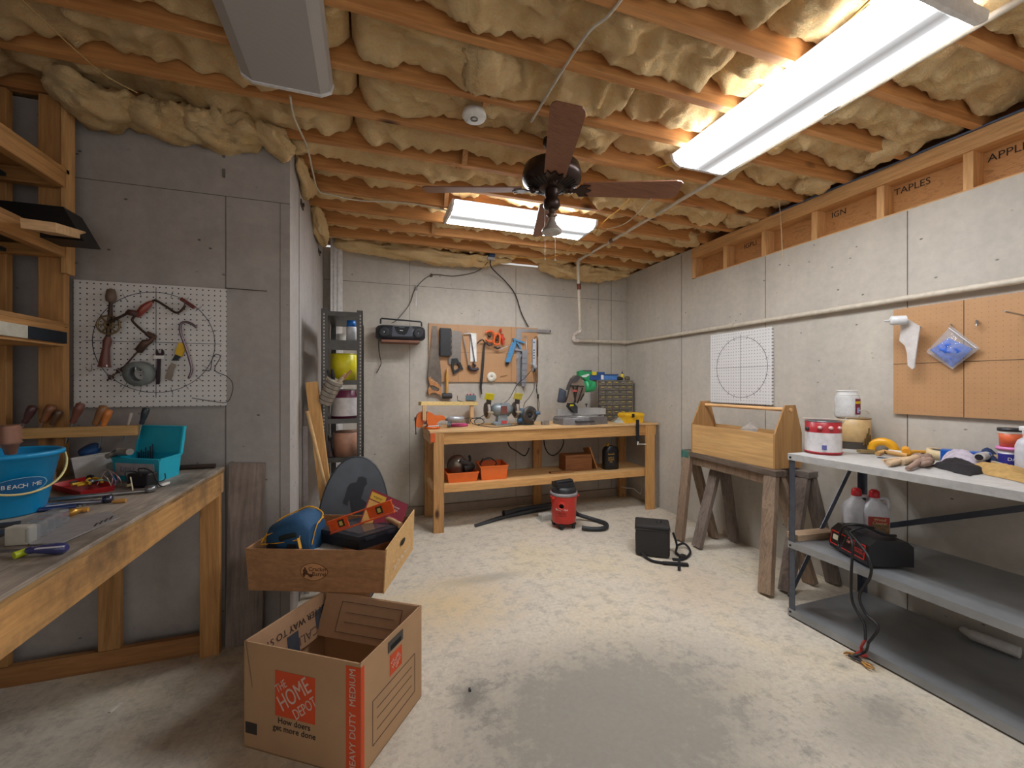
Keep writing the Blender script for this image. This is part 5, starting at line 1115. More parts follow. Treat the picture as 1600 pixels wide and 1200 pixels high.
# mitre saw
T = thing('miter_saw', 'green and grey mitre saw with a hanging dust bag on the back bench', 'miter saw', V((cC(500, 900, 3.95).x, 3.98, BH)))
sm = mt('7d7a7b', .4, .4); sy = 3.93
bx0, bx1 = cC(120, 1, sy).x, cC(855, 1, sy).x; zb = BH
part(T, 'base', MB().loft([[V((x, y, z)) for x, y in ((bx0 + a, sy - .12), (bx0 + .09 + a, sy - .14), ((bx0 + bx1) / 2, sy - .19), (bx1 - .1, sy - .14), (bx1 - a, sy - .12), (bx1 - a, sy + .12), (bx0 + a, sy + .12))] for z, a in ((zb + .001, 0), (zb + .06, .008), (zb + .075, .02))], smooth=False), sm, world=True)
part(T, 'turntable', MB().lathe([(.001, 0), (.165, 0), (.17, .006), (.001, .008)], V(((bx0 + bx1) / 2 + .02, sy - .01, zb + .075)), seg=36), mt('a7a5a4', .35, .5), world=True)
part(T, 'front_slot', MB().b2((bx0 + .12, sy - .198, zb + .03), (bx1 - .2, sy - .15, zb + .045), .002), mt('3d3b3d', .5), world=True)
part(T, 'fence', MB().prism([V((x, sy + .05, z)) for x, z in ((bx0 + .02, zb + .085), (bx0 + .02, zb + .15), (bx0 + .06, zb + .16), (bx0 + .16, zb + .14), (bx0 + .2, zb + .1), (bx0 + .24, zb + .16), (bx1 - .03, zb + .16), (bx1 + .08, zb + .15), (bx1 + .08, zb + .085))], (0, .02, 0)), mt('b9b8b6', .4, .3), world=True)
part(T, 'bevel_lever', MB().tube([V((bx1 - .16, sy - .13, zb + .06)), V((bx1 - .05, sy - .12, zb + .085))], .012, 8), steel, world=True)
kc = cC(600, 700, sy + .06); part(T, 'fence_knob', MB().cyl(kc, kc + V((0, 0, .025)), .006, seg=8).ball(kc + V((0, 0, .028)), (.016, .016, .007), 10), black, world=True)
hy = sy + .02
part(T, 'pivot_arm', MB().prism([cC(*p, hy - .03) for p in ((330, 640), (400, 640), (455, 700), (455, 810), (400, 800), (310, 700))], (0, .07, 0)), mt('2c2b2d', .5), world=True)
part(T, 'blade_guard', MB().prism([cC(*p, hy - .045) for p in ((340, 330), (370, 230), (430, 180), (490, 190), (560, 300), (585, 420), (560, 520), (500, 600), (420, 640), (330, 640), (260, 630), (300, 520))], (0, .04, 0)), mt('8a7a6c', .35, .4), world=True)
part(T, 'upper_guard', MB().prism([cC(*p, hy - .055) for p in ((300, 420), (320, 340), (370, 230), (430, 175), (485, 185), (500, 215), (440, 290), (360, 300), (320, 400))], (0, .06, 0)), mt('4c4848', .45, .3), world=True)
st = MB()
for p, q in (((380, 360), (420, 620)), ((460, 340), (400, 640)), ((540, 380), (450, 640)), ((330, 350), (560, 360)), ((560, 480), (500, 600))): st.bar(cC(*p, hy - .057), cC(*q, hy - .057), .004, .012)
st.lathe([(.001, 0), (.022, 0), (.022, .012), (.001, .012)], cC(410, 430, hy - .05), (0, -1, 0)); part(T, 'guard_ribs', st, mt('2e2624', .5, .3), world=True)
part(T, 'warning_label', MB().b2(cC(370, 450, hy - .066), cC(440, 415, hy - .063)), mt('b34a44', .5), world=True)
part(T, 'yellow_label', MB().b2(cC(330, 690, hy - .035), cC(385, 660, hy - .031)), mt('cfc71e', .5), world=True)
grn = mt('2fa368', .4, var=.05)
part(T, 'motor', MB().tube([cC(565, 360, hy), cC(590, 360, hy), cC(700, 355, hy), cC(740, 350, hy)], [.055, .065, .06, .03], 20), grn, world=True)
part(T, 'motor_band', MB().tube([cC(596, 342, hy - .003), cC(735, 340, hy - .003)], [.067, .042], 20), mt('248a56', .45), world=True)
hg = MB(); hq = [cC(*p, hy - .02) for p in ((480, 190), (480, 110), (520, 90), (690, 92), (690, 150), (660, 170), (650, 230), (620, 270), (580, 250), (520, 200))]
part(T, 'handle', MB().prism(hq, (0, .06, 0)), mt('1e8a52', .4), world=True)
part(T, 'grip_pad', MB().prism([cC(*p, hy - .024) for p in ((545, 88), (690, 88), (690, 115), (560, 112))], (0, .068, 0)), mt('4f5a56', .6), world=True)
part(T, 'maker_plate', MB().prism([cC(*p, hy - .023) for p in ((515, 180), (640, 150), (650, 170), (590, 210), (530, 205))], (0, .002, 0)), mt('c9d0cb', .5), world=True)
part(T, 'dust_bag', MB().loft([[cC(x0, y, hy - .06), cC(x1, y + 10, hy - .06), cC(x1, y + 10, hy + .03), cC(x0, y, hy + .03)] for x0, x1, y in ((150, 190, 385), (140, 270, 430), (125, 260, 530), (112, 245, 605), (130, 230, 628))], smooth=True), mt('3b3f4b', .8, sc=50, bmp=.3), world=True)
part(T, 'side_rail', MB().bar(cC(45, 895, sy + .02), cC(130, 930, sy + .02), .012, .006), dsteel, world=True)
# parts cabinet
ky = 4.12; a = cC(800, 888, ky); b_ = cC(1382, 258, ky)
T = thing('parts_cabinet', 'small parts cabinet of clear drawers in the back right corner', 'parts cabinet', ((a.x + b_.x) / 2, 4.18, BH))
kl = .10
zt = b_.z; zbm = BH + .001; xa, xb = a.x, min(b_.x, 2.93)
smk = mt('4d4740', .5); brn = mt('60564c', .5)
part(T, 'case', MB().b2((xa, ky + .01, zbm), (xa + .006, YB - .04, zt)).b2((xb - .006, ky + .01, zbm), (xb, YB - .04, zt)).b2((xa, ky + .01, zt - .006), (xb, YB - .04, zt)).b2((xa, ky + .01, zbm), (xb, YB - .04, zbm + .006)).b2((xa, YB - .05, zbm), (xb, YB - .04, zt)), mt('8a8078', .5), world=True)
rows = 8; cols = 5; hh2 = (zt - zbm - .012) / rows; ww = (xb - xa - .012) / cols
div = MB()
for r in range(1, rows): div.b2((xa + .006, ky + .012, zbm + .006 + r * hh2 - .0015), (xb - .006, YB - .05, zbm + .006 + r * hh2 + .0015))
for c in range(1, cols): div.b2((xa + .006 + c * ww - .0015, ky + .012, zbm + .006), (xa + .006 + c * ww + .0015, YB - .05, zt - .006))
part(T, 'dividers', div, mt('57504a', .5), world=True)
drw = mt('8a8378', .2, alpha=.55); r3 = random.Random(5)
fill_c = ['b59a4c', '8d6a52', '6e6a66', 'a99d86', '3c3833', 'b0894e', '907f6a', '5b514a', 'c7bfae', '7a3f30']
for r in range(rows):
    for c in range(cols):
        x = xa + .006 + c * ww; z = zbm + .006 + r * hh2
        d = part(T, 'drawer', MB().b2((x + .003, ky - .002, z + .003), (x + ww - .003, ky + .002, z + hh2 - .003)), drw, world=True)
        part(d, 'pull', MB().b2((x + ww * .3, ky - .012, z + hh2 * .6), (x + ww * .7, ky - .002, z + hh2 * .75)), mt('c9b05a' if r3.random() < .5 else '9d9484', .4), world=True)
        if r3.random() < .85:
            part(d, 'contents', MB().b2((x + .006, ky + .01, z + .004), (x + ww - .006, ky + .08, z + .004 + hh2 * r3.uniform(.3, .75))), mt(fill_c[r3.randrange(10)], .7, var=.35, sc=120), world=True)
solo('blue_carton', 'dark blue carton with yellow label behind the saw handle', 'carton', MB().b2(cC(685, 255, ky + .02), cC(830, 125, ky + .12), .002), mt('2a4f8c', .5), loc=cC(760, 255, ky + .05), world=True)
solo('yellow_label_pack', 'small yellow pack leaning at the dark blue carton', 'package', MB().b2(cC(697, 172, ky + .01), cC(765, 118, ky + .019), .001), mt('d9c62c', .5), loc=cC(730, 170, ky + .01), world=True)
T = thing('blue_organizer', 'light blue plastic organizer box on top of the parts cabinet', 'storage box', cC(950, 255, ky + .06))
part(T, 'box', MB().b2(cC(845, 254, ky + .01), cC(1040, 175, ky + .1), .003), mt('4a7cc0', .3), world=True)
part(T, 'lid', MB().b2(cC(885, 178, ky + .005), cC(1055, 160, ky + .105), .002), mt('2d4f80', .35), world=True)
part(T, 'white_label', MB().b2(cC(845, 245, ky + .006), cC(885, 170, ky + .0095)), white, world=True)
solo('black_pouch', 'black fabric pouch lying on the parts cabinet', 'pouch', MB().ball(cC(1125, 232, ky + .06), (.07, .05, .028)), mt('26262a', .8), loc=cC(1125, 240, ky + .06), world=True)
T = thing('glue_bottle', 'yellow glue bottle with blue nozzle on the parts cabinet', 'bottle', cC(1197, 240, ky + .05))
c0 = cC(1197, 240, ky + .05); s_ = .00048
part(T, 'body', MB().lathe([(.001, 0), (.018, .0), (.02, .01), (.02, .05), (.012, .062), (.001, .063)], c0), mt('dcc326', .4), world=True)
part(T, 'nozzle', MB().lathe([(.012, .062), (.011, .074), (.004, .078), (.003, .098), (.001, .1)], c0), mt('2c2f6a', .4), world=True)
solo('tape_measure', 'round tan and black tape measure on the cabinet right end', 'tape measure', MB().lathe([(.001, -.018), (.028, -.016), (.028, .016), (.001, .018)], cC(1280, 228, ky + .04), (.3, -1, 0)), mt('6b6250', .5), loc=cC(1280, 240, ky + .04), world=True)
solo('loose_parts_pile', 'heap of small metal parts on the bench under the cabinet drawers', 'hardware pile', MB().grid(20, 10, lambda u, v: V((cC(1000, 1, 4.05).x + u * .16, 4.0 + v * .09, BH + .001 + .045 * math.sin(PI * u) * math.sin(PI * v) * (1 + .8 * noise.noise(V((u * 14, v * 10, 0))))))), mt('857b68', .5, .3, var=.4, sc=90), loc=V((cC(1000, 1, 4.05).x, 4.0, BH)), world=True, kind='stuff')
solo('plastic_bag', 'clear crumpled plastic bag lying left of the yellow toolbox', 'plastic bag', MB().grid(18, 12, lambda u, v: V((cC(1110, 1, 3.85).x + u * .19, 3.82 + v * .14, BH + .002 + .05 * math.sin(PI * u) ** .7 * math.sin(PI * v) * (1 + .9 * noise.noise(V((u * 8, v * 8, 4))))))), mt('c9d4d0', .15, alpha=.6), loc=V((cC(1110, 1, 3.85).x, 3.85, BH)), world=True)
# yellow toolbox
ty = 3.78; a = cC(1255, 940, ty); b_ = cC(1600, 700, ty)
T = thing('yellow_toolbox', 'yellow plastic toolbox with black latch on the right end of the back bench', 'toolbox', ((a.x + b_.x) / 2 - .02, ty + .06, BH))
yl = mt('e3b11e', .4, var=.04); tx0, tx1 = a.x, b_.x - .035
c4 = [V((tx0, ty, 0)), V((tx1, ty, 0)), V((tx1, ty + .14, 0)), V((tx0, ty + .14, 0))]
part(T, 'box', obox(MB(), c4, BH + .001, BH + .075, .003, .93), yl, world=True)
part(T, 'lid', MB().loft([[V((x, y, z)) for x, y in ((tx0 - .006 + k, ty - .006 + k), (tx1 + .006 - k, ty - .006 + k), (tx1 + .006 - k, ty + .146 - k), (tx0 - .006 + k, ty + .146 - k))] for z, k in ((BH + .072, 0), (BH + .09, 0), (BH + .108, .014))], smooth=False), yl, world=True)
part(T, 'latch', MB().b2((tx0 + .07, ty - .016, BH + .062), (tx0 + .1, ty - .007, BH + .1), .002), black, world=True)
# F clamp on the right end
T = thing('bar_clamp', 'black bar clamp hanging at the right front edge of the back bench', 'clamp', cB(1425, 320, 3.70))
part(T, 'bar', MB().b2(cB(1418, 440, 3.69), cB(1432, 302, 3.70), .001), mt('26262a', .5, .3), world=True)
part(T, 'screw', MB().cyl(cB(1437, 335, 3.695), cB(1430, 452, 3.695), .004, seg=8), steel, world=True)
part(T, 'handle', MB().cyl(cB(1425, 456, 3.69), cB(1478, 456, 3.69), .004, seg=8).cyl(cB(1428, 440, 3.69), cB(1425, 460, 3.69), .007, seg=8), mt('d6d3c8', .4), world=True)
# below the bench
def bin_(lab, p4, z0, h, extra):
    T = thing('parts_bin', lab, 'bin', sum(p4, V()) / 4 * 1)
    part(T, 'bin', obox(MB(), p4, z0, z0 + h, .004, .9), mt('e5702c', .4, var=.05), world=True)
    rm = MB()
    for i in range(4): a, b_ = p4[i], p4[(i + 1) % 4]; rm.bar((a.x, a.y, z0 + h), (b_.x, b_.y, z0 + h), .012, .008)
    part(T, 'rim', rm, mt('e5702c', .4, var=.05), world=True); return T
ZS = .412
A_, B_, = cB(236, 1, 3.80), cB(432, 1, 3.80)
bin_('flat orange plastic bin holding a circular saw on the lower shelf', [V((A_.x, 3.8, 0)), V((B_.x - .0, 3.8, 0)), V((B_.x, 4.05, 0)), V((A_.x, 4.05, 0))], ZS + .001, .085, None)
A2, B2_ = cB(440, 1, 3.82), cB(620, 1, 3.78)
bin_('tall orange plastic bin with a cord inside, right of the flat one', [V((A2.x, 3.80, 0)), V((B2_.x, 3.80, 0)), V((B2_.x + .03, 4.10, 0)), V((A2.x + .03, 4.10, 0))], ZS + .001, .13, None)
sc_ = V(((A_.x + B_.x) / 2, 3.93, ZS + .1))
T = thing('circular_saw', 'black and brown circular saw lying in the flat orange bin', 'circular saw', sc_)
part(T, 'housing', MB().tube([sc_ + V((.02, -.04, .01)), sc_ + V((.1, -.03, .02)), sc_ + V((.13, -.02, .02))], [.05, .045, .02], 14).box(sc_ + V((.04, -.05, .07)), (.12, .04, .04), (0, .3, 0), .008), mt('2a2220', .45), world=True)
part(T, 'guard', MB().lathe([(.001, -.02), (.095, -.02), (.095, .02), (.001, .02)], sc_ + V((-.03, 0, .04)), (.15, 1, .1), seg=30), mt('5c4236', .4, .4), world=True)
part(T, 'blade', MB().lathe([(.001, -.001), (.088, -.001), (.088, .001), (.001, .001)], sc_ + V((-.035, -.03, .03)), (.15, 1, .1), seg=30), mt('8d8378', .3, .8), world=True)
part(T, 'handle', MB().torus(sc_ + V((.05, 0, .09)), .045, .012, (0, 1, 0), a0=0, a1=PI), mt('1a1716', .5), world=True)
solo('saw_cord', 'black cord coiled in the tall orange bin', 'cord', MB().tube(curve([V((A2.x + .02, 3.9, ZS + .1)), V((A2.x + .05, 3.93, ZS + .16)), V((A2.x + .13, 3.95, ZS + .185)), V((A2.x + .2, 3.95, ZS + .13)), V((A2.x + .12, 3.9, ZS + .09)), V((A2.x + .03, 3.95, ZS + .12)), V((A2.x + .08, 4.0, ZS + .175))], 7), .005, 7), rubber, loc=V((A2.x + .1, 3.93, ZS + .12)), world=True)
T = thing('wood_wedge', 'dark brown wooden block and wedge on the lower shelf of the back bench', 'wood block', cB(1080, 620, 3.95))
wx = cB(975, 1, 3.92).x; wx2 = cB(1140, 1, 3.92).x
part(T, 'block', MB().b2((wx, 3.92, ZS + .001), (wx2, 4.08, ZS + .165), .002), wood('8a5730', '75451f', 'X', knots=.2), world=True)
part(T, 'board', MB().bar((wx2 + .045, 3.96, ZS + .006), (wx2 - .02, 4.0, ZS + .225), .16, .014, up=(1, 0, .3)), wood('a5713e', '945f30', 'Z', knots=0), world=True)
solo('wood_shim', 'thin brown wood slat lying left of the wooden wedge block', 'wood offcut', MB().b2((wx - .19, 3.86, ZS + .001), (wx + .06, 3.915, ZS + .018)), wood('8d6238', '7a512b', 'X', knots=0), loc=(wx - .1, 3.88, ZS), world=True)
T = thing('oil_jug', 'black oil jug with gold cap on the lower shelf', 'jug', V((cB(1255, 1, 3.9).x, 3.9, ZS)))
jc = V((cB(1255, 1, 3.9).x, 3.9, ZS)); jx = cB(1298, 1, 3.9).x - jc.x
part(T, 'body', MB().loft([[jc + V((sx * w, sy * .045, z)) for sx, sy in ((-1, -.6), (-.6, -1), (.6, -1), (1, -.6), (1, .6), (.6, 1), (-.6, 1), (-1, .6))] for z, w in ((.001, jx * .95), (.01, jx), (.2, jx), (.235, jx * .75), (.25, jx * .3))]), mt('15161a', .35), world=True)
part(T, 'cap', MB().lathe([(.001, .245), (.018, .245), (.018, .275), (.001, .277)], jc + V((-jx * .4, 0, 0))), mt('c9963c', .35, .3), world=True)
part(T, 'label', MB().b2(jc + V((-jx * .8, -.0475, .04)), jc + V((jx * .3, -.0455, .19))), mt('23252b', .5), world=True)
text(T, 'letters', 'Pennzoil', frame(jc + V((-jx * .25, -.048, .165)), (1, 0, 0), (0, 0, 1)), .022, mt('d9ac3a', .5), world=True)
text(T, 'letters', 'BAR &\nCHAIN\nOIL', frame(jc + V((-jx * .25, -.048, .105)), (1, 0, 0), (0, 0, 1)), .024, mt('cfa239', .5), world=True)
solo('under_bench_cord', 'black cord looping down under the back bench left of the middle leg', 'cord', MB().tube(curve([cB(610, 420, 4.2), cB(625, 470, 4.2), cB(670, 500, 4.2), cB(715, 528, 4.2), cB(735, 510, 4.2), cB(747, 480, 4.21)], 7), .006, 7), rubber, loc=cB(670, 500, 4.2), world=True)
solo('under_bench_cord', 'black cord loop hanging under the back bench right of the middle leg', 'cord', MB().tube(curve([cB(838, 405, 4.2), cB(845, 470, 4.2), cB(870, 515, 4.2), cB(905, 525, 4.2), cB(945, 490, 4.2), cB(963, 440, 4.2), cB(950, 405, 4.2)], 7), .006, 7), rubber, loc=cB(905, 525, 4.2), world=True)
solo('bent_wire', 'thin bent white wire at the right end under the back bench', 'wire', MB().tube(curve([cB(1320, 722, 3.95), cB(1360, 730, 3.95), cB(1400, 735, 3.95), cB(1440, 765, 3.95), cB(1450, 730, 3.95)], 5), .003, 6), mt('c9c4b8', .4), loc=cB(1400, 735, 3.95), world=True)

# radio and its shelf
def rA(x, y, Y=4.15): return P(570 + .1875 * x, 460 + .1875 * y, 'y', Y)
T = thing('wall_shelf', 'small brown wall shelf carrying the radio', 'shelf', rA(305, 385, 4.2))
q0, q1 = rA(140, 383, 4.12), rA(460, 372, 4.12); part(T, 'board', MB().b2((q0.x, 4.12, q0.z - .012), (q1.x, YB - .002, q0.z + .01)), wood('7a4f3c', '6b4231', 'X', knots=0), world=True)
ry = 4.13; zt, zb_ = rA(300, 255, ry).z, q0.z + .011
rx0, rx1 = rA(92, 1, ry).x, rA(508, 1, ry).x
T = thing('radio_cassette', 'dark grey portable radio cassette player with carrying handle on the wall shelf', 'radio', ((rx0 + rx1) / 2, ry + .07, zb_))
rh = zt - zb_; rm_ = mt('2b2d33', .4); prof = [(0, .3), (.06, .05), (.5, 0), (.94, .05), (1, .3), (1, .7), (.94, .95), (.06, .95), (0, .7)]
part(T, 'body', MB().loft([[V((x, ry + k + q * (.14 - k), zb_ + p * rh * s + (1 - s) * rh / 2)) for p, q in prof] for x, k, s in ((rx0, .04, .6), (rx0 + .02, .015, .9), (rx0 + .06, .0, 1), (rx1 - .06, 0, 1), (rx1 - .02, .015, .9), (rx1, .04, .6))]), rm_, world=True)
for x in (rA(160, 1, ry).x, rA(447, 1, ry).x):
    sp_ = part(T, 'speaker_grille', MB().lathe([(.045, .0), (.05, -.004), (.044, -.008), (.02, -.004), (.001, -.003)], V((x, ry + .002, zb_ + rh * .5)), (0, 1, 0), seg=28), mt('1a1b20', .6), world=True)
    part(sp_, 'cone', MB().ball(V((x, ry - .004, zb_ + rh * .5)), .006, 8), mt('c9ccd0', .4), world=True)
part(T, 'cassette_door', MB().prism([rA(*p, ry - .004) for p in ((245, 270), (375, 270), (350, 325), (330, 338), (280, 330), (262, 312))], (0, .006, 0)), mt('0f1013', .25), world=True)
part(T, 'bezel', MB().prism([rA(*p, ry - .0015) for p in ((232, 262), (395, 266), (398, 350), (225, 350))], (0, .004, 0)), mt('4a4e57', .35, .3), world=True)
text(T, 'lettering', 'CFS-B15', frame(rA(310, 275, ry - .005), (1, 0, 0), (0, 0, 1)), .014, mt('7d828c', .5), world=True)
part(T, 'buttons', MB().bar(rA(292, 300, ry - .005), rA(318, 302, ry - .005), .003, .006), mt('b8bcc4', .4), world=True)
part(T, 'handle', MB().tube([rA(132, 245, ry + .06), rA(133, 205, ry + .06), rA(140, 200, ry + .06), rA(465, 228, ry + .06), rA(472, 235, ry + .06), rA(474, 268, ry + .06)], .008, 8), mt('26272b', .5), world=True)
solo('extension_cord', 'black cord hanging down from the radio shelf', 'cord', MB().tube(curve([rA(135, 360, 4.25), rA(118, 390, 4.27), rA(120, 480, 4.29), rA(135, 570, 4.3), rA(120, 615, 4.3), rA(98, 655, 4.3)], 6), .004, 6), rubber, loc=rA(120, 480, 4.28), world=True)

# ---------------------------------------------------------------- shop vacuum
vc = V((1.72, 3.52, 0)); T = thing('shop_vacuum', 'red shop vacuum with black motor head on the floor before the back bench', 'vacuum', vc)
rd = mt('c8352a', .35, var=.04); vr = .118
part(T, 'tank', MB().lathe([(.001, .05), (.105, .05), (.11, .06), (vr, .28), (vr + .004, .30), (vr - .003, .305)], seg=40), rd)
part(T, 'rim_band', MB().lathe([(vr - .002, .295), (vr + .01, .3), (vr + .01, .322), (vr - .002, .326)], seg=40), mt('8b8688', .4))
hd = part(T, 'motor_head', MB().lathe([(vr - .004, .325), (vr - .004, .35), (vr - .014, .375), (.001, .375)], seg=40), mt('29292c', .45))
part(T, 'top_handle', MB().prism([V((-.1, -.075, .376)), V((.07, -.075, .376)), V((.1, .0, .376)), V((.08, .075, .376)), V((-.09, .075, .376))], (0, 0, .035)).box((0, 0, .42), (.17, .06, .022), (0, -.06, 0), .008), mt('232326', .5))
part(T, 'hose_port', MB().lathe([(.034, 0), (.034, .04), (.022, .04), (.022, .01)], (-.065, -.092, .225), (-.5, -.85, 0), cap=False), rd)
part(T, 'port_hole', MB().lathe([(.001, .02), (.023, .02), (.023, .015), (.001, .015)], (-.065, -.092, .225), (-.5, -.85, 0)), mt('080808', .9))
for s in (-1, 1): part(T, 'side_latch', MB().box((s * (vr + .004), -.02, .285), (.03, .05, .02), None, .004), rd)
for a in (-2.2, -.9, .7, 2.3): part(T, 'caster', MB().box((.09 * math.cos(a), .09 * math.sin(a), .04), (.05, .05, .02), (0, 0, a), .004).lathe([(.001, -.012), (.02, -.012), (.02, .012), (.001, .012)], (.1 * math.cos(a), .1 * math.sin(a), .0205), (math.sin(a), math.cos(a), 0)), black)
def von(az, z): return V((math.cos(az) * (vr + .0015), math.sin(az) * (vr + .0015), z))
for s_, z, sz, c_, n_ in (('Shop-Vac', .185, .026, white, 8), ('5 GALLON', .15, .018, mt('3a100e', .6), 8), ('1.5 PEAK HP', .128, .014, mt('3a100e', .6), 8)):
    for i, ch in enumerate(s_):
        az = -2.62 + i * (.125 if sz > .02 else .10 if sz > .015 else .075)
        if ch != ' ': text(T, 'letters', ch, frame(von(az, z) * 1.0, (-math.sin(az), math.cos(az), 0), (0, 0, 1)), sz, c_, depth=.002)
solo('vacuum_hose', 'ribbed black vacuum hose curving on the floor right of the vacuum', 'hose', (lambda pts: MB().tube(pts, [.021 if i % 2 else .0175 for i in range(len(pts))], 10))(curve([vc + V((.12, .02, .12)), vc + V((.2, .1, .06)), vc + V((.33, .02, .022)), vc + V((.37, -.12, .022)), vc + V((.3, -.22, .022)), vc + V((.19, -.21, .022)), vc + V((.10, -.16, .03))], 18)), mt('2b2c2f', .55), loc=vc + V((.33, 0, 0)), world=True)
T = thing('vacuum_wand', 'black vacuum wand with flat nozzle lying on the floor left of the vacuum', 'vacuum wand', P(800, 810, 'z', .03))
wa, wb = P(742, 821, 'z', .015), P(860, 792, 'z', .03)
part(T, 'crevice_nozzle', MB().loft([[wa + V((0, -.02, -.012)), wa + V((0, .02, -.012)), wa + V((0, .02, .004)), wa + V((0, -.02, .004))], [P(790, 806, 'z', .02) + V((0, -.022, -.018)), P(790, 806, 'z', .02) + V((0, .022, -.018)), P(790, 806, 'z', .02) + V((0, .022, .012)), P(790, 806, 'z', .02) + V((0, -.022, .012))], [wb + V((0, -.018, -.02)), wb + V((0, .018, -.02)), wb + V((0, .018, .014)), wb + V((0, -.018, .014))]]), mt('34363a', .45), world=True)
part(T, 'tube', MB().tube([P(787, 802, 'z', .055), P(792, 801, 'z', .055), P(810, 796, 'z', .05), P(864, 788, 'z', .045)], [.03, .022, .022, .022], 16), mt('2a2b2e', .5), world=True)
part(T, 'tube_mouth', MB().lathe([(.001, .002), (.022, .002), (.022, -.002), (.001, -.002)], P(787, 802, 'z', .055) + V((-.002, -.0, 0)), (P(810, 796, 'z', .05) - P(787, 802, 'z', .055))), mt('060606', .9), world=True)
solo('white_rag', 'small white paper filter lying behind the vacuum on the left', 'rag', MB().box((0, 0, .03), (.13, .1, .055), (0, 0, .1), .012).box((0, -.0, .004), (.15, .13, .006)), mt('b9b8b0', .7), loc=P(858, 815, 'z', 0) + V((0, .08, 0)))

# ---------------------------------------------------------------- metal shelf in the back left corner
sx0, sx1, sy0, sy1 = -.375, -.04, 2.95, 3.72
ssx0 = P(502, 500, 'y', sy0).x; ssx1 = P(567, 500, 'y', sy0).x; sH = P(540, 484, 'y', sy0).z
T = thing('steel_shelf_unit', 'narrow grey steel shelf unit with punched posts along the side wall', 'shelving', ((ssx0 + ssx1) / 2, 3.3, 0))
sgm = mt('5b5a58', .4, .5); 
def pp_mat():
    m, t, b = nodes('punched_steel'); tc = N(t, 'ShaderNodeTexCoord'); sx = N(t, 'ShaderNodeSeparateXYZ'); t.links.new(tc.outputs['Object'], sx.inputs[0])
    q = math_(t, 'FRACT', math_(t, 'DIVIDE', sx.outputs[2], .022)); k = math_(t, 'MULTIPLY', math_(t, 'GREATER_THAN', q, .3), math_(t, 'LESS_THAN', q, .7))
    t.links.new(mix(t, k, srgb('6f6e6c'), srgb('c9c4ba')), b.inputs['Base Color']); b.inputs['Roughness'].default_value = .5; b.inputs['Metallic'].default_value = .3; return m
ppm = pp_mat()
for x, y, sx_, sy_ in ((ssx0, sy0, 1, 1), (ssx1, sy0, -1, 1), (ssx0, sy1, 1, -1), (ssx1, sy1, -1, -1)):
    po = part(T, 'post', MB().b2((x, y, 0), (x + sx_ * .038, y + sy_ * .003, sH)).b2((x, y, 0), (x + sx_ * .003, y + sy_ * .038, sH)), sgm, world=True)
    part(po, 'punched_strip', MB().b2((x + sx_ * .012, y - sy_ * .0005, .02), (x + sx_ * .02, y, sH - .02)), ppm, world=True)
lv = [P(520, y, 'y', sy0).z for y in (486, 531, 655, 716)] + [P(520, 594, 'y', sy0).z, .28]
for i, z in enumerate(lv):
    h = .03 if i != 1 else .065
    part(T, 'shelf', MB().b2((ssx0 + .004, sy0 + .004, z - .002), (ssx1 - .004, sy1 - .004, z)).b2((ssx0 + .004, sy0 + .0035, z - h), (ssx1 - .004, sy0 + .006, z)), sgm, world=True)
def can(name, lab, c, r, h, body, band=None, top=None, lid='9a9a9a', **kw):
    T = thing(name, lab, 'paint can', c)
    part(T, 'can', MB().lathe([(.001, 0), (r, 0), (r, h), (r - .004, h + .002), (r - .012, h - .004), (.001, h - .004)], seg=32), mt(*body) if isinstance(body, tuple) else mt(body, .4))
    if band: part(T, 'label', MB().lathe([(r + .0008, h * band[1]), (r + .0008, h * band[2])], seg=32, cap=False), mt(band[0], .5))
    part(T, 'rim', MB().torus((0, 0, h), r - .001, .003), mt(top or lid, .35, .6)); return T
zsh = lv[4]
cxs = P(543, 560, 'y', 4.07)
can('yellow_can', 'bright yellow paint can on the second shelf of the steel unit', V((P(537, 1, 'y', 3.06).x, 3.06, zsh)), .083, .175, ('d8cc1c', .4), lid='c9be30')
T = can('paint_can', 'maroon topped paint can with white label in the steel shelf unit', V((P(538, 1, 'y', 3.06).x, 3.06, lv[2])), .083, .19, ('6a2440', .4), band=('cfc9c6', .08, .72))
part(T, 'bail_handle', MB().torus((0, -.03, .15), .08, .002, (0, 1, .4), a0=0, a1=PI), steel)
can('copper_can', 'peach and grey dripped paint can on the lowest visible steel shelf', V((P(540, 1, 'y', 3.06).x, 3.06, lv[3])), .078, .16, ('b98a72', .4), lid='6b5a50')
T = thing('spray_can', 'white spray can with blue cap on the top steel shelf', 'spray can', V((P(549, 1, 'y', 3.03).x, 3.03, lv[1])))
part(T, 'can', MB().lathe([(.001, 0), (.032, 0), (.032, .09), (.03, .1), (.001, .1)]), mt('cfd2d6', .35)); part(T, 'cap', MB().lathe([(.001, .098), (.031, .098), (.029, .14), (.001, .14)]), mt('1f6dc0', .4))
solo('white_tin', 'white tin at the back of the top steel shelf', 'tin', MB().lathe([(.001, 0), (.035, 0), (.035, .1), (.001, .1)]), mt('b9b5aa', .5), loc=V((P(533, 1, 'y', 3.5).x, 3.5, lv[1])))
solo('dark_hardware', 'jumble of dark hardware at left on the lower steel shelf', 'hardware pile', MB().grid(16, 8, lambda u, v: V((ssx0 + .01 + u * .07, 3.0 + v * .12, lv[3] + .002 + .12 * math.sin(PI * min(1, u * 1.2 + .05)) * math.sin(PI * v) * (1 + .6 * noise.noise(V((u * 9, v * 9, 2))))))), mt('4b3a3a', .5, .2, var=.4, sc=80), loc=V((ssx0 + .05, 3.06, lv[3])), world=True, kind='stuff')
solo('orange_bottle', 'orange container glimpsed behind the right post of the steel unit', 'bottle', MB().lathe([(.001, 0), (.03, 0), (.03, .12), (.012, .15), (.001, .15)]), mt('e08a44', .4), loc=V((ssx1 - .038, 3.3, lv[3])))
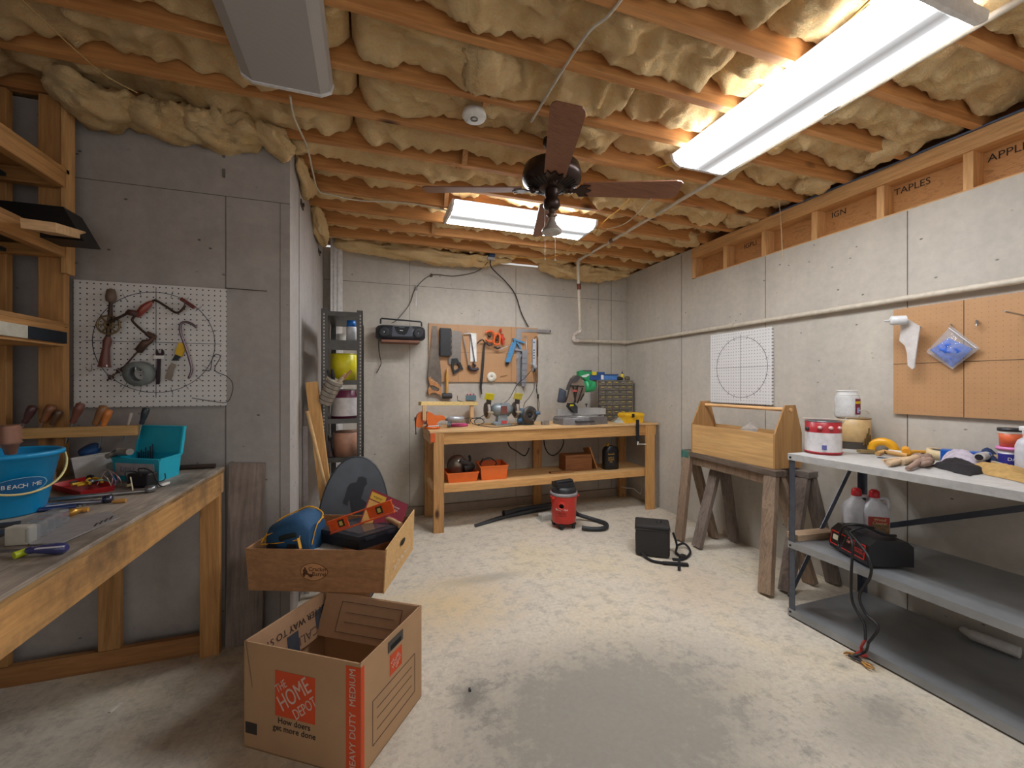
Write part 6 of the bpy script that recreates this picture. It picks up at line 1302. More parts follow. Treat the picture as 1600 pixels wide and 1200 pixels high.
for k in range(5):
    a = P(505 + k * 1.5, 730 + k * 6, 'y', 4.05)
solo('steel_rods', 'bundle of steel odds and ends on the bottom steel shelf behind the oval sign', 'hardware pile', MB().grid(14, 8, lambda u, v: V((ssx0 + .04 + u * .2, 3.0 + v * .15, .282 + .16 * math.sin(PI * u) * math.sin(PI * v) * (1 + .8 * noise.noise(V((u * 9, v * 9, 8))))))), mt('4d4a4c', .4, .5, var=.5, sc=60), loc=V(((ssx0 + ssx1) / 2, 3.07, .28)), world=True, kind='stuff')
# brushes in a tin hooked on the front
T = thing('brush_tin', 'grey barred tin of paint brushes hanging tilted on the steel shelf front', 'brush holder', P(511, 615, 'y', 2.89))
ta, tb = P(512, 632, 'y', 3.93), P(519, 600, 'y', 3.9); ax = (tb - ta).normalized()
ta, tb = P(507, 629, 'y', 2.90), P(524, 594, 'y', 2.86)
part(T, 'tin', MB().tube([ta, tb], [.042, .05], 20), mt('a39c92', .35, .4), world=True)
bs = MB()
for k in range(5): bs.torus(ta + (tb - ta) * (.15 + .18 * k), .0445 + .002 * k, .002, tb - ta)
part(T, 'bars', bs, mt('5b5450', .4, .5), world=True)
for (x0, y0, x1, y1, c_, r, nm) in ((518, 598, 512, 578, '201f20', .010, 'black handled brush'), (522, 596, 519, 577, '1d1b1c', .011, 'wide black brush'), (527, 598, 540, 584, 'c7a583', .009, 'tan brush handle'), (529, 600, 549, 579, 'b98663', .009, 'brown brush handle'), (526, 602, 536, 590, 'cfc4ae', .011, 'pale brush handle'), (510, 596, 513, 589, 'b3a284', .012, 'short tan brush')):
    solo('paint_brush', nm + ' sticking out of the tin on the steel shelf front', 'paint brush', MB().tube([P(x0, y0, 'y', 2.87), P((x0 + x1) / 2, (y0 + y1) / 2, 'y', 2.86), P(x1, y1, 'y', 2.85)], [r * .7, r, r * .8], 8), mt(c_, .5), loc=P(x0, y0, 'y', 2.87), world=True, group='brushes in the tilted tin')
# ---------------------------------------------------------------- right wall things
def cD(x, y, ax, v): return P(1040 + .26667 * x, 620 + .26667 * y, ax, v)
def cE(x, y, ax, v): return P(1220 + .2375 * x, 580 + .2375 * y, ax, v)
def cF(x, y, z=.93): return P(1340 + .1625 * x, 660 + .1625 * y, 'z', z)
def cG(x, y, v): return P(1360 + .2 * x, 440 + .2 * y, 'x', v)
pxx = 2.93
a, b_ = P(1110, 524, 'x', pxx), P(1206, 633, 'x', pxx)
T = thing('pegboard', 'white pegboard with an empty printed dial behind the wooden tool tote', 'pegboard', (pxx, (a.y + b_.y) / 2, b_.z))
part(T, 'board', MB().b2((pxx, b_.y, b_.z), (XR - .002, a.y, a.z)), pegmat('white_pegboard_right', 'dedddc', '56545c', axes=(1, 2)), world=True)
dial(T, P(1157, 574, 'x', pxx - .0005), .25, 'x')
a, b_ = P(1396, 480, 'x', pxx), P(1640, 662, 'x', pxx); zt_, zb2 = 1.757, 1.146
T = thing('pegboard', 'large brown pegboard at right with a blue cloth bag hanging on it', 'pegboard', (pxx, (a.y + b_.y) / 2, zb2))
part(T, 'board', MB().b2((pxx, b_.y, zb2), (XR - .002, a.y, zt_)), pegmat('brown_pegboard_right', 'b58a60', '8e6846', r=.002, axes=(1, 2)), world=True)
sl = MB(); y_ = P(1506, 560, 'x', pxx).y; sl.b2((pxx - .001, y_ - .0015, zb2), (pxx, y_ + .0015, zt_)); z_ = P(1506, 565, 'x', pxx).z; sl.b2((pxx - .001, b_.y, z_ - .0015), (pxx, a.y, z_ + .0015)); part(T, 'pencil_grid', sl, mt('4d3524', .7), world=True)
# plastic sleeve on a peg
hx = 2.80
T = thing('caulk_bottle', 'white plastic bottle holder with a long drooping translucent sleeve on the brown pegboard', 'bottle', cG(185, 310, hx))
c0 = cG(185, 305, 2.80); ax_ = V((-.6, .5, 0)).normalized()
part(T, 'cup', MB().tube([c0 - ax_ * .05, c0 + ax_ * .012, c0 + ax_ * .02], [.026, .026, .012], 18), mt('d3d3d4', .3), world=True)
part(T, 'nozzle', MB().cyl(c0 + ax_ * .015, c0 + ax_ * .045, .008, .005, seg=10), mt('c3bfbe', .3), world=True)
ol = [(240, 265), (388, 350), (372, 440), (355, 560), (342, 670), (325, 685), (290, 655), (285, 560), (268, 500), (225, 462), (235, 380)]
part(T, 'sleeve', MB().prism([cG(*p, 2.85) for p in ol], (.008, 0, 0)), mt('d5cfcb', .35, alpha=.85), world=True)
solo('peg_hook', 'peg hook holding the drooping white sleeve', 'hook', MB().cyl(cG(388, 352, 2.85), cG(392, 356, pxx), .003, seg=8), steel, loc=cG(388, 352, pxx), world=True)
T = thing('plastic_bag', 'clear zip bag of blue cloth hanging diagonally on the brown pegboard', 'plastic bag', cG(645, 600, 2.90))
ctr = cG(645, 520, 2.885); cor = [cG(630, 345, 2.915), cG(858, 520, 2.905), cG(640, 685, 2.90), cG(432, 550, 2.905)]
def pillow(c4, th, seed, amp):
    mb = MB()
    for s in (-1, 1):
        def fn(u, v):
            p = c4[0] * (1 - u) * (1 - v) + c4[1] * u * (1 - v) + c4[2] * u * v + c4[3] * (1 - u) * v
            k = (math.sin(PI * u) * math.sin(PI * v)) ** .6
            return p + V((s * th * k + amp * k * noise.noise(V((u * 6, v * 6, seed))), 0, 0))
        mb.grid(14, 14, fn)
    return mb
inner = [cor[3] * .80 + cor[0] * .2 + (cor[2] - cor[3]) * .06, cG(800, 520, 2.905), cor[2] + V((0, 0, .01)), cor[3] + V((0, -.012, .0))]
il = [cG(500, 500, 2.905), cG(790, 505, 2.905), cG(645, 668, 2.90), cG(480, 535, 2.905)]
part(T, 'cloth', pillow([cG(610, 440, 2.9), cG(800, 525, 2.9), cG(640, 670, 2.9), cG(465, 535, 2.9)], .022, 3, .03), mt('2f5fc0', .8, var=.25, sc=40), world=True)
part(T, 'film', pillow(cor, .03, 5, .012), mt('c9ccd4', .1, alpha=.28), world=True)
part(T, 'zip_strip', MB().tube([cor[0] + V((-.02, 0, -.012)), cor[1] + V((-.02, .006, 0))], .0025, 6), mt('e3e3e6', .2, alpha=.8), world=True)
solo('peg_hook', 'steel peg hook carrying the bag of blue cloth', 'hook', MB().cyl(cG(630, 335, 2.90), cG(632, 335, pxx), .004, seg=8), steel, loc=cG(630, 335, pxx), world=True)
solo('peg_hook', 'short empty steel peg hook right of the blue cloth bag', 'hook', MB().tube([cG(832, 305, pxx), cG(832, 310, 2.9), cG(830, 345, 2.895)], .005, 8), steel, loc=cG(832, 310, pxx), world=True)
solo('peg_hook', 'long steel peg rod sticking out at the upper right of the brown pegboard', 'hook', MB().cyl(cG(1190, 262, pxx), cG(1050, 232, 2.80), .004, seg=8), steel, loc=cG(1190, 262, pxx), world=True)

# ---------------------------------------------------------------- pipes
pvc = mt('c9bfae', .4); 
T = thing('wall_pipe', 'cream plastic pipe running along the right wall above the pegboards', 'pipe', (2.91, 2.7, 1.82))
pz = 1.815
part(T, 'pipe', MB().cyl((2.915, 4.26, pz), (2.915, -.2, pz - .008), .0165, seg=14), pvc, world=True)
q = P(1142, 516, 'x', 2.915); part(T, 'coupling', MB().cyl((2.915, q.y + .03, pz), (2.915, q.y - .03, pz), .021, seg=14), pvc, world=True)
T2 = thing('corner_pipe', 'cream plastic pipe run along the back wall with an elbow', 'pipe', (2.5, 4.28, pz))
xe = P(897, 532, 'y', 4.28).x
part(T2, 'pipe', MB().cyl((xe, 4.28, pz), (2.915, 4.28, pz), .0165, seg=14), pvc, world=True)
part(T2, 'elbow', MB().tube(curve([(2.86, 4.28, pz), (2.905, 4.275, pz), (2.915, 4.22, pz)], 5), .021, 12), pvc, world=True)
part(T2, 'elbow', MB().tube(curve([(xe + .05, 4.28, pz), (xe, 4.28, pz + .005), (xe - .005, 4.27, pz + .055)], 5), .022, 12), mt('d9cdc4', .4), world=True)
T3 = thing('drop_pipe', 'cream pipe dropping from the ceiling to the back wall elbow', 'pipe', (2.2, 4.15, 2.2))
pa, pb, pc = P(903, 407, 'y', 4.0), P(905, 500, 'y', 4.18), V((xe, 4.27, pz + .06))
dp = [P(903, 407, 'y', 3.98), P(904, 440, 'y', 4.0), P(906, 505, 'y', 4.1), P(906, 518, 'y', 4.15)]
part(T3, 'pipe', MB().tube(dp, .0155, 12), pvc, world=True)
part(T3, 'elbow', MB().tube(curve([dp[3] + V((0, 0, .04)), dp[3], V((xe - .005, 4.25, pz + .06)), V((xe - .005, 4.27, pz + .02))], 6), .02, 12), mt('d9cdc4', .4), world=True)
part(T3, 'valve', MB().tube([P(904, 443, 'y', 4.0), P(905, 452, 'y', 4.02)], .022, 10), mt('7d4b3a', .5, .5), world=True)
T4 = thing('ceiling_pipe', 'long cream pipe under the joists toward the camera, right side', 'pipe', (2.06, 2.4, 2.59))
ca = dp[0]; cbp = P(1600, 10, 'z', ca.z); zc_ = 2.597
e0 = P(903, 407, 'z', zc_); e1 = P(1600, 8, 'z', zc_)
e0 = dp[0]; e1v = P(1610, -10, 'z', 2.605)
part(T4, 'pipe', MB().cyl(dp[0], e1v, .0135, seg=12), pvc, world=True)
part(T4, 'elbow', MB().tube([dp[0] + (e1v - dp[0]).normalized() * .03, dp[0], dp[0] + (dp[1] - dp[0]).normalized() * .03], .02, 10), pvc, world=True)
q = P(1010, 345, 'z', 2.6); part(T4, 'clip', MB().cyl(dp[0] + (e1v - dp[0]) * .2, dp[0] + (e1v - dp[0]) * .215, .018, seg=12), mt('6a5040', .6), world=True)

# ---------------------------------------------------------------- sawhorses and tool tote
grayw = lambda: wood('8f7a68', '75604f', 'Z', sc=1.4, knots=.2, dirt=.4)
def sawhorse(lab, p0, p1, legs, ztop, mm, beam_m, bw=.09, sad=None):
    T = thing('sawhorse', lab, 'sawhorse', ((p0[0] + p1[0]) / 2, (p0[1] + p1[1]) / 2, 0))
    a, b_ = V((*p0, ztop - .02)), V((*p1, ztop - .02)); part(T, 'beam', MB().bar(a, b_, bw, .04, bev=.002), beam_m, world=True)
    part(T, 'beam_web', MB().bar(a - V((0, 0, .055)) + (b_ - a) * .04, b_ - V((0, 0, .055)) - (b_ - a) * .04, .03, .068), mm, world=True)
    for i, (lx, ly) in enumerate(legs):
        end = p0 if i < 2 else p1; s = 1 if lx > end[0] else -1; d = (V(p1) - V(p0)).normalized(); inn = d * (.05 if i < 2 else -.05)
        top = V((end[0] + inn[0] + s * .028, end[1] + inn[1], ztop - .045)); bot = V((lx, ly, .012))
        part(T, 'leg', MB().bar(top, bot, .088, .036, up=(1, 0, .25 * s), bev=.002), mm, world=True)
    return T
gm_ = wood('8e7762', '715c4a', 'Z', sc=1.4, knots=.2, dirt=.3)
T = sawhorse('weathered sawhorse carrying the wooden tool tote, with green-painted end', (2.63, 2.96), (2.57, 2.03), [(2.475, 2.87), (2.80, 2.83), (2.345, 1.955), (2.756, 1.97)], .748, gm_, wood('6f5f52', '51443a', 'Y', dirt=.5))
part(T, 'paint_patch', MB().b2((2.575, 2.955, .69), (2.68, 2.965, .75)).b2((2.578, 2.88, .68), (2.584, 2.962, .748)), mt('3f6b5f', .7, var=.3), world=True)
T = sawhorse('weathered sawhorse behind the tote one, closest to the right wall', (2.74, 2.75), (2.80, 1.98), [(2.50, 2.70), (2.885, 2.70), (2.49, 1.935), (2.90, 1.92)], .735, wood('7d6f66', '62564d', 'Z', sc=1.4, knots=.2, dirt=.4), wood('857b74', '6b615a', 'Y', dirt=.5), bw=.10)
tx = 2.575; zt0 = .749
yl_, yr_ = P(1080, 699, 'x', tx).y, P(1211, 731, 'x', tx).y
tw = .25; plyw = wood('c39a63', 'b88d57', 'Y', sc=.6, knots=0); plyz = wood('a97f4e', '9a7143', 'Z', sc=.6, knots=0)
T = thing('tool_tote', 'open plywood tool tote with a dowel handle on a sawhorse', 'tool tote', (tx + tw / 2, (yl_ + yr_) / 2, zt0))
zs = P(1211, 679, 'x', tx).z
for x in (tx, tx + tw - .012): part(T, 'side_panel', MB().b2((x, yr_ + .013, zt0), (x + .012, yl_ - .013, zs), .001), plyw, world=True)
part(T, 'bottom', MB().b2((tx + .013, yr_ + .013, zt0), (tx + tw - .013, yl_ - .013, zt0 + .012)), plyw, world=True)
ze = P(1240, 633, 'y', yr_).z
for y in (yr_, yl_ - .013):
    part(T, 'end_panel', MB().prism([V((tx, y, zt0)), V((tx + tw, y, zt0)), V((tx + tw, y, zs)), V((tx + tw - .06, y, ze)), V((tx + .095, y, ze)), V((tx, y, zs))], (0, .013, 0)), plyz, world=True)
hxz = (tx + .14, ze - .032)
part(T, 'handle', MB().cyl((hxz[0], yr_ - .006, hxz[1]), (hxz[0], yl_ + .006, hxz[1]), .013, seg=16), wood('d8ab76', 'cc9c66', 'Y', knots=0), world=True)
mb = MB(); mb.prism([P(*p, 'x', tx + .03) for p in ((1160, 669), (1180, 660), (1186, 672), (1172, 674))], (.01, 0, .002))
solo('sheet_offcut', 'grey metal sheet corner sticking out of the plywood tote', 'sheet', MB().prism([P(1157, 670, 'x', tx + .02), P(1172, 661, 'x', tx + .1), P(1185, 671, 'x', tx + .05), P(1168, 690, 'x', tx + .02)], (.0, .0, .003)), mt('b1a9a0', .4, .4), loc=P(1172, 670, 'x', tx + .05), world=True)

# ---------------------------------------------------------------- steel rack
rx0, rx1, ry0, ry1 = 2.27, 2.88, .79, 1.745
RZ = .925; zm = P(1233, 845, 'x', rx0).z; zbt = .045
T = thing('steel_rack', 'grey three-shelf steel rack along the right wall', 'shelving', ((rx0 + rx1) / 2, (ry0 + ry1) / 2, 0))
rk = mt('565b66', .4, .5); rkl = mt('b9b8b6', .45, .1); rkm = mt('96989a', .32, .45, var=.2, sc=4)
for x, s in ((rx0, 1), (rx1, -1)):
    for y, q in ((ry0, 1), (ry1, -1)):
        part(T, 'post', MB().b2((x, y, 0), (x + s * .035, y + q * .0025, RZ - .004)).b2((x, y, 0), (x + s * .0025, y + q * .035, RZ - .004)), rk, world=True)
for z, m_ in ((RZ, rkl), (zm, rkm), (zbt, rkm)):
    part(T, 'shelf', MB().b2((rx0 - .003, ry0 - .003, z - .002), (rx1 + .003, ry1 + .003, z)).b2((rx0 - .005, ry0 - .003, z - .036), (rx0 - .003, ry1 + .003, z)).b2((rx1 + .003, ry0 - .003, z - .036), (rx1 + .005, ry1 + .003, z)).b2((rx0 - .003, ry1 + .003, z - .036), (rx1 + .003, ry1 + .005, z)).b2((rx0 - .003, ry0 - .005, z - .036), (rx1 + .003, ry0 - .003, z)), m_, world=True)
part(T, 'brace', MB().bar((rx1 - .03, ry1 + .007, RZ - .05), (rx0 + .01, ry1 + .007, .1), .003, .03, up=(0, 0, 1)), rk, world=True)
part(T, 'brace', MB().bar((rx1 + .008, ry0 + .02, RZ - .06), (rx1 + .008, ry1 - .05, zm + .02), .003, .03), rk, world=True)
bolts = MB()
for y in (ry0 + .012, ry1 - .012):
    for z in (RZ - .02, zm - .02, .03): bolts.cyl((rx0 - .003, y, z), (rx0 - .009, y, z), .006, seg=8)
part(T, 'bolts', bolts, mt('2e2e30', .5, .4), world=True)

def at(px, py, z=RZ): return P(px, py, 'z', z)
C1 = at(1286, 708)
T = can('paint_can', 'red and white paint can nearest the sawhorses on the steel rack', C1, .086, .185, ('a3242c', .35), band=('d3cfcf', .08, .66), lid='8c8c90')
part(T, 'print_block', MB().b2((-.075, -.062, .03), (-.06, -.045, .055)), mt('5c5f9a', .5))
for k in range(3):
    a = math.radians(-135 + (k - .6) * 33); part(T, 'crest', MB().ball((.0865 * math.cos(a), .0865 * math.sin(a), .152), (.012, .012, .01), 10), mt('d8a8a4', .4))
part(T, 'bail_ear', MB().ball((-.082, .03, .14), .012, 8), black)
part(T, 'red_stripe', MB().torus((0, 0, .012), .0865, .004), mt('a3242c', .4))
part(T, 'top_paint', MB().lathe([(.001, .183), (.074, .183), (.074, .187), (.001, .187)]), mt('2f3437', .4))
solo('stir_stick', 'pale wooden stir stick lying across the red and white can', 'stir stick', MB().bar(C1 + V((-.09, .05, .2)), C1 + V((.10, -.07, .195)), .02, .004), mt('cfc7bb', .6), loc=C1 + V((0, 0, .19)), world=True)
C2 = at(1334, 700)
T = can('paint_can', 'tan paint can with black drips and wire bail behind the red one', C2, .083, .185, ('c2a372', .4), lid='6f5a40')
part(T, 'dark_drips', MB().lathe([(.084, .002), (.0845, .045)], seg=32, cap=False), mt('3c352f', .5))
dr = MB()
for k, h in enumerate((.07, .1, .13, .09, .06)): a = math.radians(-115 + k * 9); dr.cyl((.0845 * math.cos(a), .0845 * math.sin(a), .03), (.0845 * math.cos(a + .1), .0845 * math.sin(a + .1), h), .006, .003, seg=6)
part(T, 'drip_streaks', dr, mt('5a431c', .5))
part(T, 'bail_handle', MB().torus((0, -.01, .16), .086, .0025, (.2, .9, .5), a0=PI, a1=2 * PI), mt('d8d3c6', .3, .4))
T = thing('clear_jar', 'empty clear plastic jar standing on the tan paint can', 'jar', C2 + V((-.03, .02, .19)))
clr = mt('dcdedf', .08, alpha=.5)
part(T, 'jar', MB().lathe([(.001, 0), (.058, 0), (.064, .012), (.062, .05), (.064, .12), (.058, .135), (.05, .14), (.05, .165)], seg=32, cap=False), clr)
part(T, 'neck_ring', MB().torus((0, 0, .14), .052, .004).torus((0, 0, .163), .05, .003), mt('e6e4e2', .3))
fa = math.atan2(-1.0, -.55)
def jarlab(z0, z1, c_, nm, s0=.05, s1=.75): part(T, nm, MB().add([V((.0655 * math.cos(fa + s), .0655 * math.sin(fa + s), z)) for z in (z0, z1) for s in [s0 + (s1 - s0) * k / 8 for k in range(9)]], [(k, k + 1, k + 10, k + 9) for k in range(8)]), mt(c_, .5))
jarlab(.02, .115, '7c2038', 'label', .15, .95); 
T['label'] = 'empty clear plastic jar with maroon and yellow label on the tan can'
for z0, z1, c_, nm, s0, s1 in ((.085, .10, 'd9b824', 'yellow_band', .15, .95), (.03, .062, '8f9ccc', 'barcode_patch', .3, .6)):
    part(T, nm, MB().add([V((.0665 * math.cos(fa + s), .0665 * math.sin(fa + s), z)) for z in (z0, z1) for s in [s0 + (s1 - s0) * k / 8 for k in range(9)]], [(k, k + 1, k + 10, k + 9) for k in range(8)]), mt(c_, .5))
# yellow guard arch
gc_ = cF(240, 265); T = thing('yellow_guard', 'bright yellow half-round plastic guard standing on the rack', 'guard', gc_)
fr_ = frame(gc_, V((.45, -.9, 0)), V((0, 0, 1)))
mb = MB(); mb.T = fr_
mb.loft([[V((r * math.cos(a), r * .95 * math.sin(a), z)) for r, z in ((.032, -.03), (.072, -.03), (.076, 0), (.072, .03), (.032, .03))] for a in [PI * k / 20 for k in range(21)]])
part(T, 'guard', mb, mt('e8a614', .35, var=.04), world=True)
solo('green_bottle', 'small yellow-green bottle between the tan can and the yellow guard', 'bottle', MB().lathe([(.001, 0), (.022, 0), (.024, .03), (.014, .045), (.008, .06), (.001, .06)]), mt('b5c22e', .4), loc=cF(95, 245))
solo('grey_brush', 'dark grey bristly brush behind the tan can', 'brush', MB().lathe([(.001, 0), (.014, 0), (.02, .05), (.026, .1), (.001, .105)], axis=(.3, -.1, 1)), mt('77727c', .8), loc=cF(100, 200))
def stick(name, lab, cat, pts, r, c_, z=RZ, m_=None):
    return solo(name, lab, cat, MB().tube([cF(x, y, z + r + dz) for x, y, dz in pts], r, 8), m_ or mt(c_, .6), loc=cF(pts[0][0], pts[0][1], z), world=True)
solo('paint_brush', 'tan bristled brush lying under the yellow guard', 'paint brush', MB().bar(cF(10, 275, .94), cF(190, 285, .935), .03, .016), mt('8e7a50', .8), loc=cF(100, 280, RZ), world=True)
stick('wood_stick', 'tan wooden handle lying in front of the yellow guard', 'handle', [(190, 300, 0), (250, 280, .004), (300, 290, .006), (480, 320, .0)], .012, 'c89a5c')
stick('white_tube', 'white round tube lying behind the tan wooden handle', 'tube', [(300, 280, .0), (470, 300, 0)], .012, 'd2ccc6')
solo('white_board_scrap', 'long pale flat board lying at the rear of the rack', 'board', MB().bar(cF(370, 215, .935), cF(800, 265, .935), .09, .015), mt('cfc8bc', .6), loc=cF(600, 240, RZ), world=True)
T = thing('yellow_trowel', 'yellow plastic caulking tool with round socket on the rack', 'hand tool', cF(470, 270))
part(T, 'socket', MB().tube([cF(460, 262, .96), cF(470, 285, .955)], [.02, .017], 14), mt('e09a1a', .4), world=True)
part(T, 'socket_hole', MB().tube([cF(458.5, 257, .961), cF(459, 259, .961)], .012, 12), mt('5a3a10', .6), world=True)
part(T, 'handle', MB().tube([cF(470, 290, .945), cF(540, 285, .945), cF(720, 290, .94)], [.014, .012, .01], 8).tube([cF(430, 280, .94), cF(500, 310, .935)], .01, 8), mt('dfa224', .4), world=True)
stick('dark_bolt', 'dark steel bolt at the end of the yellow trowel', 'bolt', [(690, 275, .004), (750, 290, 0)], .009, '4a4040')
stick('thin_rod', 'thin dark blue rod lying along the front of the rack shelf', 'rod', [(190, 335, 0), (395, 358, 0)], .003, '39435c')
solo('work_glove', 'beige work glove with spread fingers on the rack front', 'glove', (lambda mb: [mb.tube([cF(x0, y0, RZ + .014), cF((x0 + x1) / 2, (y0 + y1) / 2, RZ + .018), cF(x1, y1, RZ + .014)], [r, r, r * .75], 8) for x0, y0, x1, y1, r in ((430, 370, 275, 390, .013), (440, 360, 300, 405, .012), (500, 345, 240, 365, .010), (560, 350, 420, 385, .02), (560, 340, 470, 372, .018))] and mb)(MB()), mt('c4a988', .8, sc=60, bmp=.3), loc=cF(420, 370, RZ), world=True)
solo('leather_glove', 'brown-pink old glove with a finger hanging forward on the rack', 'glove', (lambda mb: [mb.tube([cF(x0, y0, RZ + .016), cF((x0 + x1) / 2, (y0 + y1) / 2, RZ + .022), cF(x1, y1, RZ + .012)], [r, r, r * .8], 8) for x0, y0, x1, y1, r in ((640, 350, 480, 445, .012), (690, 370, 560, 390, .02), (680, 330, 560, 320, .018), (690, 390, 590, 410, .014))] and mb)(MB()), mt('9a7f70', .8, sc=60, bmp=.3), loc=cF(600, 380, RZ), world=True)
T = thing('masking_tape', 'large cream roll of masking tape lying among the gloves', 'tape', cF(820, 350))
tc = cF(810, 350, RZ + .004); part(T, 'roll', MB().lathe([(.044, 0), (.062, 0), (.062, .045), (.044, .045), (.044, 0)], tc, (0, -.1, 1), seg=32, cap=False), mt('d3bd92', .6), world=True)
part(T, 'core', MB().lathe([(.0435, .001), (.0435, .044)], tc, (0, -.1, 1), seg=32, cap=False), mt('8d857c', .7), world=True)
def cloth(name, lab, pts, h, c_, seed, amp=.02, cat='cloth', rough=.9):
    cx = sum(p[0] for p in pts) / 4, sum(p[1] for p in pts) / 4; q = [cF(x, y, RZ) for x, y in pts]
    def fn(u, v):
        p = q[0] * (1 - u) * (1 - v) + q[1] * u * (1 - v) + q[2] * u * v + q[3] * (1 - u) * v; e = (math.sin(PI * u) * math.sin(PI * v)) ** .5
        n = noise.fractal(V((p.x * 14, p.y * 14, seed)), .9, 2, 3)
        return p + V((.012 * noise.noise(V((p.x * 20, p.y * 20, seed + 5))), .012 * noise.noise(V((p.x * 20, p.y * 20, seed + 8))), .002 + e * (h + amp * n)))
    mb = MB().grid(22, 16, fn); lo = MB()
    vs = [fn(i / 22, 0) for i in range(23)]
    return solo(name, lab, cat, mb, mt(c_, rough, var=.2, sc=40, bmp=.3), loc=cF(*cx, RZ), world=True)
cloth('black_cloth', 'black crumpled cloth hanging at the front of the rack top', [(700, 420), (1060, 520), (1340, 480), (850, 380)], .035, '1d191d', 3)
cloth('lavender_cloth', 'pale lavender crumpled cloth lying on the black one', [(790, 400), (1150, 450), (1260, 400), (850, 345)], .065, 'b3aab6', 9)
cloth('leather_apron', 'tan folded leather piece at the right front of the rack top', [(1040, 460), (1640, 600), (1700, 500), (1130, 430)], .04, 'b08d55', 14, cat='leather')
cloth('navy_cloth', 'dark navy cloth bunched behind the tan leather', [(1130, 400), (1330, 440), (1400, 390), (1190, 360)], .07, '27365c', 19)
T = thing('blue_box', 'bright blue plastic packet with white print behind the tape roll', 'package', cF(1030, 330))
part(T, 'box', MB().box(cF(1035, 330, RZ + .032), (.06, .17, .06), (0, 0, .35), .004), mt('1659b0', .3), world=True)
part(T, 'print', MB().box(cF(1060, 318, RZ + .0) + V((-.0, .02, .064)), (.04, .06, .002), (0, 0, .35)), white, world=True)
stick('blue_strip', 'long blue strip lying toward the small bucket stack', 'strip', [(1150, 300, .02), (1420, 315, .01)], .012, '2a66b8')
T = thing('lens_tube', 'white tube with dark open end among the cloths', 'tube', cF(1165, 340))
part(T, 'tube', MB().tube([cF(1170, 335, .975), cF(1240, 320, .97)], .02, 16), mt('c9c6c0', .4), world=True)
part(T, 'opening', MB().tube([cF(1166, 336, .9755), cF(1168, 335.5, .9755)], .014, 14), mt('181622', .6), world=True)
stick('tan_roll', 'brown paper roll lying before the small bucket stack', 'roll', [(1230, 335, .02), (1340, 345, .015), (1500, 370, .01)], .018, 'b79a78')
solo('wire_ring', 'grey round wire ring with stick lying on the navy cloth', 'ring', MB().torus(cF(1375, 400, .965), .026, .004, (.3, -.2, 1)).cyl(cF(1375, 400, .965), cF(1440, 480, .94), .005, seg=8), mt('a39c90', .4, .3), loc=cF(1375, 400, RZ), world=True)
cloth('teal_cloth', 'dark teal cloth lying at the right frame edge of the rack', [(1440, 470), (1620, 500), (1640, 440), (1440, 420)], .03, '3a5458', 24)
# stacked tubs and spray bottle
TB = P(1579, 734, 'z', RZ)
T = thing('putty_tub', 'small white tub with blue and purple label and pink rim, on the rack', 'tub', TB)
part(T, 'tub', MB().lathe([(.001, 0), (.034, 0), (.041, .092), (.001, .092)]), mt('d6d3dc', .4)); part(T, 'label', MB().lathe([(.0362, .022), (.0403, .075)], cap=False), mt('2f2f8c', .4)); part(T, 'lid', MB().lathe([(.001, .092), (.047, .092), (.047, .105), (.001, .107)]), mt('d784bd', .4))
text(T, 'letters', 'DAP', frame(V((-.036, -.024, .052)), (.5, -.86, 0), (0, 0, 1)), .02, white)
T = thing('putty_tub', 'small orange tub with black lid stacked on the pink-rimmed tub', 'tub', TB + V((0, 0, .108)))
part(T, 'tub', MB().lathe([(.001, 0), (.034, 0), (.038, .07), (.001, .07)]), mt('dd6a40', .4)); part(T, 'lid', MB().lathe([(.001, .07), (.042, .07), (.042, .084), (.001, .086)]), mt('26262a', .4)); part(T, 'white_band', MB().lathe([(.0385, .06), (.0392, .07)], cap=False), white)
T = thing('spray_bottle', 'white spray bottle cut off by the right frame edge', 'bottle', P(1606, 740, 'z', RZ))
part(T, 'body', MB().lathe([(.001, 0), (.036, 0), (.038, .01), (.038, .12), (.03, .145), (.014, .16), (.014, .175), (.001, .175)]), mt('c6c6cc', .3)); part(T, 'sprayer', MB().lathe([(.016, .172), (.016, .19), (.001, .192)]).box((-.015, 0, .2), (.07, .02, .02), None, .004), mt('dcdcde', .3))

# middle shelf: jugs, charger, wood
ZM = zm
def jug(lab, c, cap_c, lbl, s=1.0, rz=0):
    T = thing('jug', lab, 'jug', c, rz)
    part(T, 'body', MB().loft([[V((x * w, y * w * .75, z)) for x, y in ((-1, -.6), (-.7, -1), (.7, -1), (1, -.6), (1, .6), (.7, 1), (-.7, 1), (-1, .6))] for z, w in ((.001, .058), (.01, .062), (.17, .062), (.2, .05), (.225, .025), (.24, .02), (.25, .02))]), mt('d0cfd4', .35))
    part(T, 'cap', MB().lathe([(.024, .24), (.026, .245), (.024, .275), (.012, .285), (.001, .285)]), mt(cap_c, .35))
    part(T, 'handle', MB().tube(curve([(.02, 0, .235), (.055, 0, .235), (.064, 0, .2), (.058, 0, .16)], 5), .01, 8), mt('d0cfd4', .35))
    if lbl:
        part(T, 'label', MB().b2((-.05, -.0485, .02), (.05, -.0472, .14)), mt('b03020', .4)); part(T, 'picture', MB().b2((-.035, -.05, .025), (.046, -.0486, .1)), mt('7a5a30', .4, var=.5, sc=60)); text(T, 'letters', 'Wood\nCleaner', frame(V((.004, -.051, .115)), (1, 0, 0), (0, 0, 1)), .022, mt('e3cf9a', .5))
    return T
jug('white jug with red cap, left of the labelled one on the middle rack shelf', P(1338, 838, 'z', ZM), 'c0232a', False, rz=-.5)
jug('white jug with red and brown picture label on the middle rack shelf', P(1366, 842, 'z', ZM), 'c0232a', True, rz=-.62)
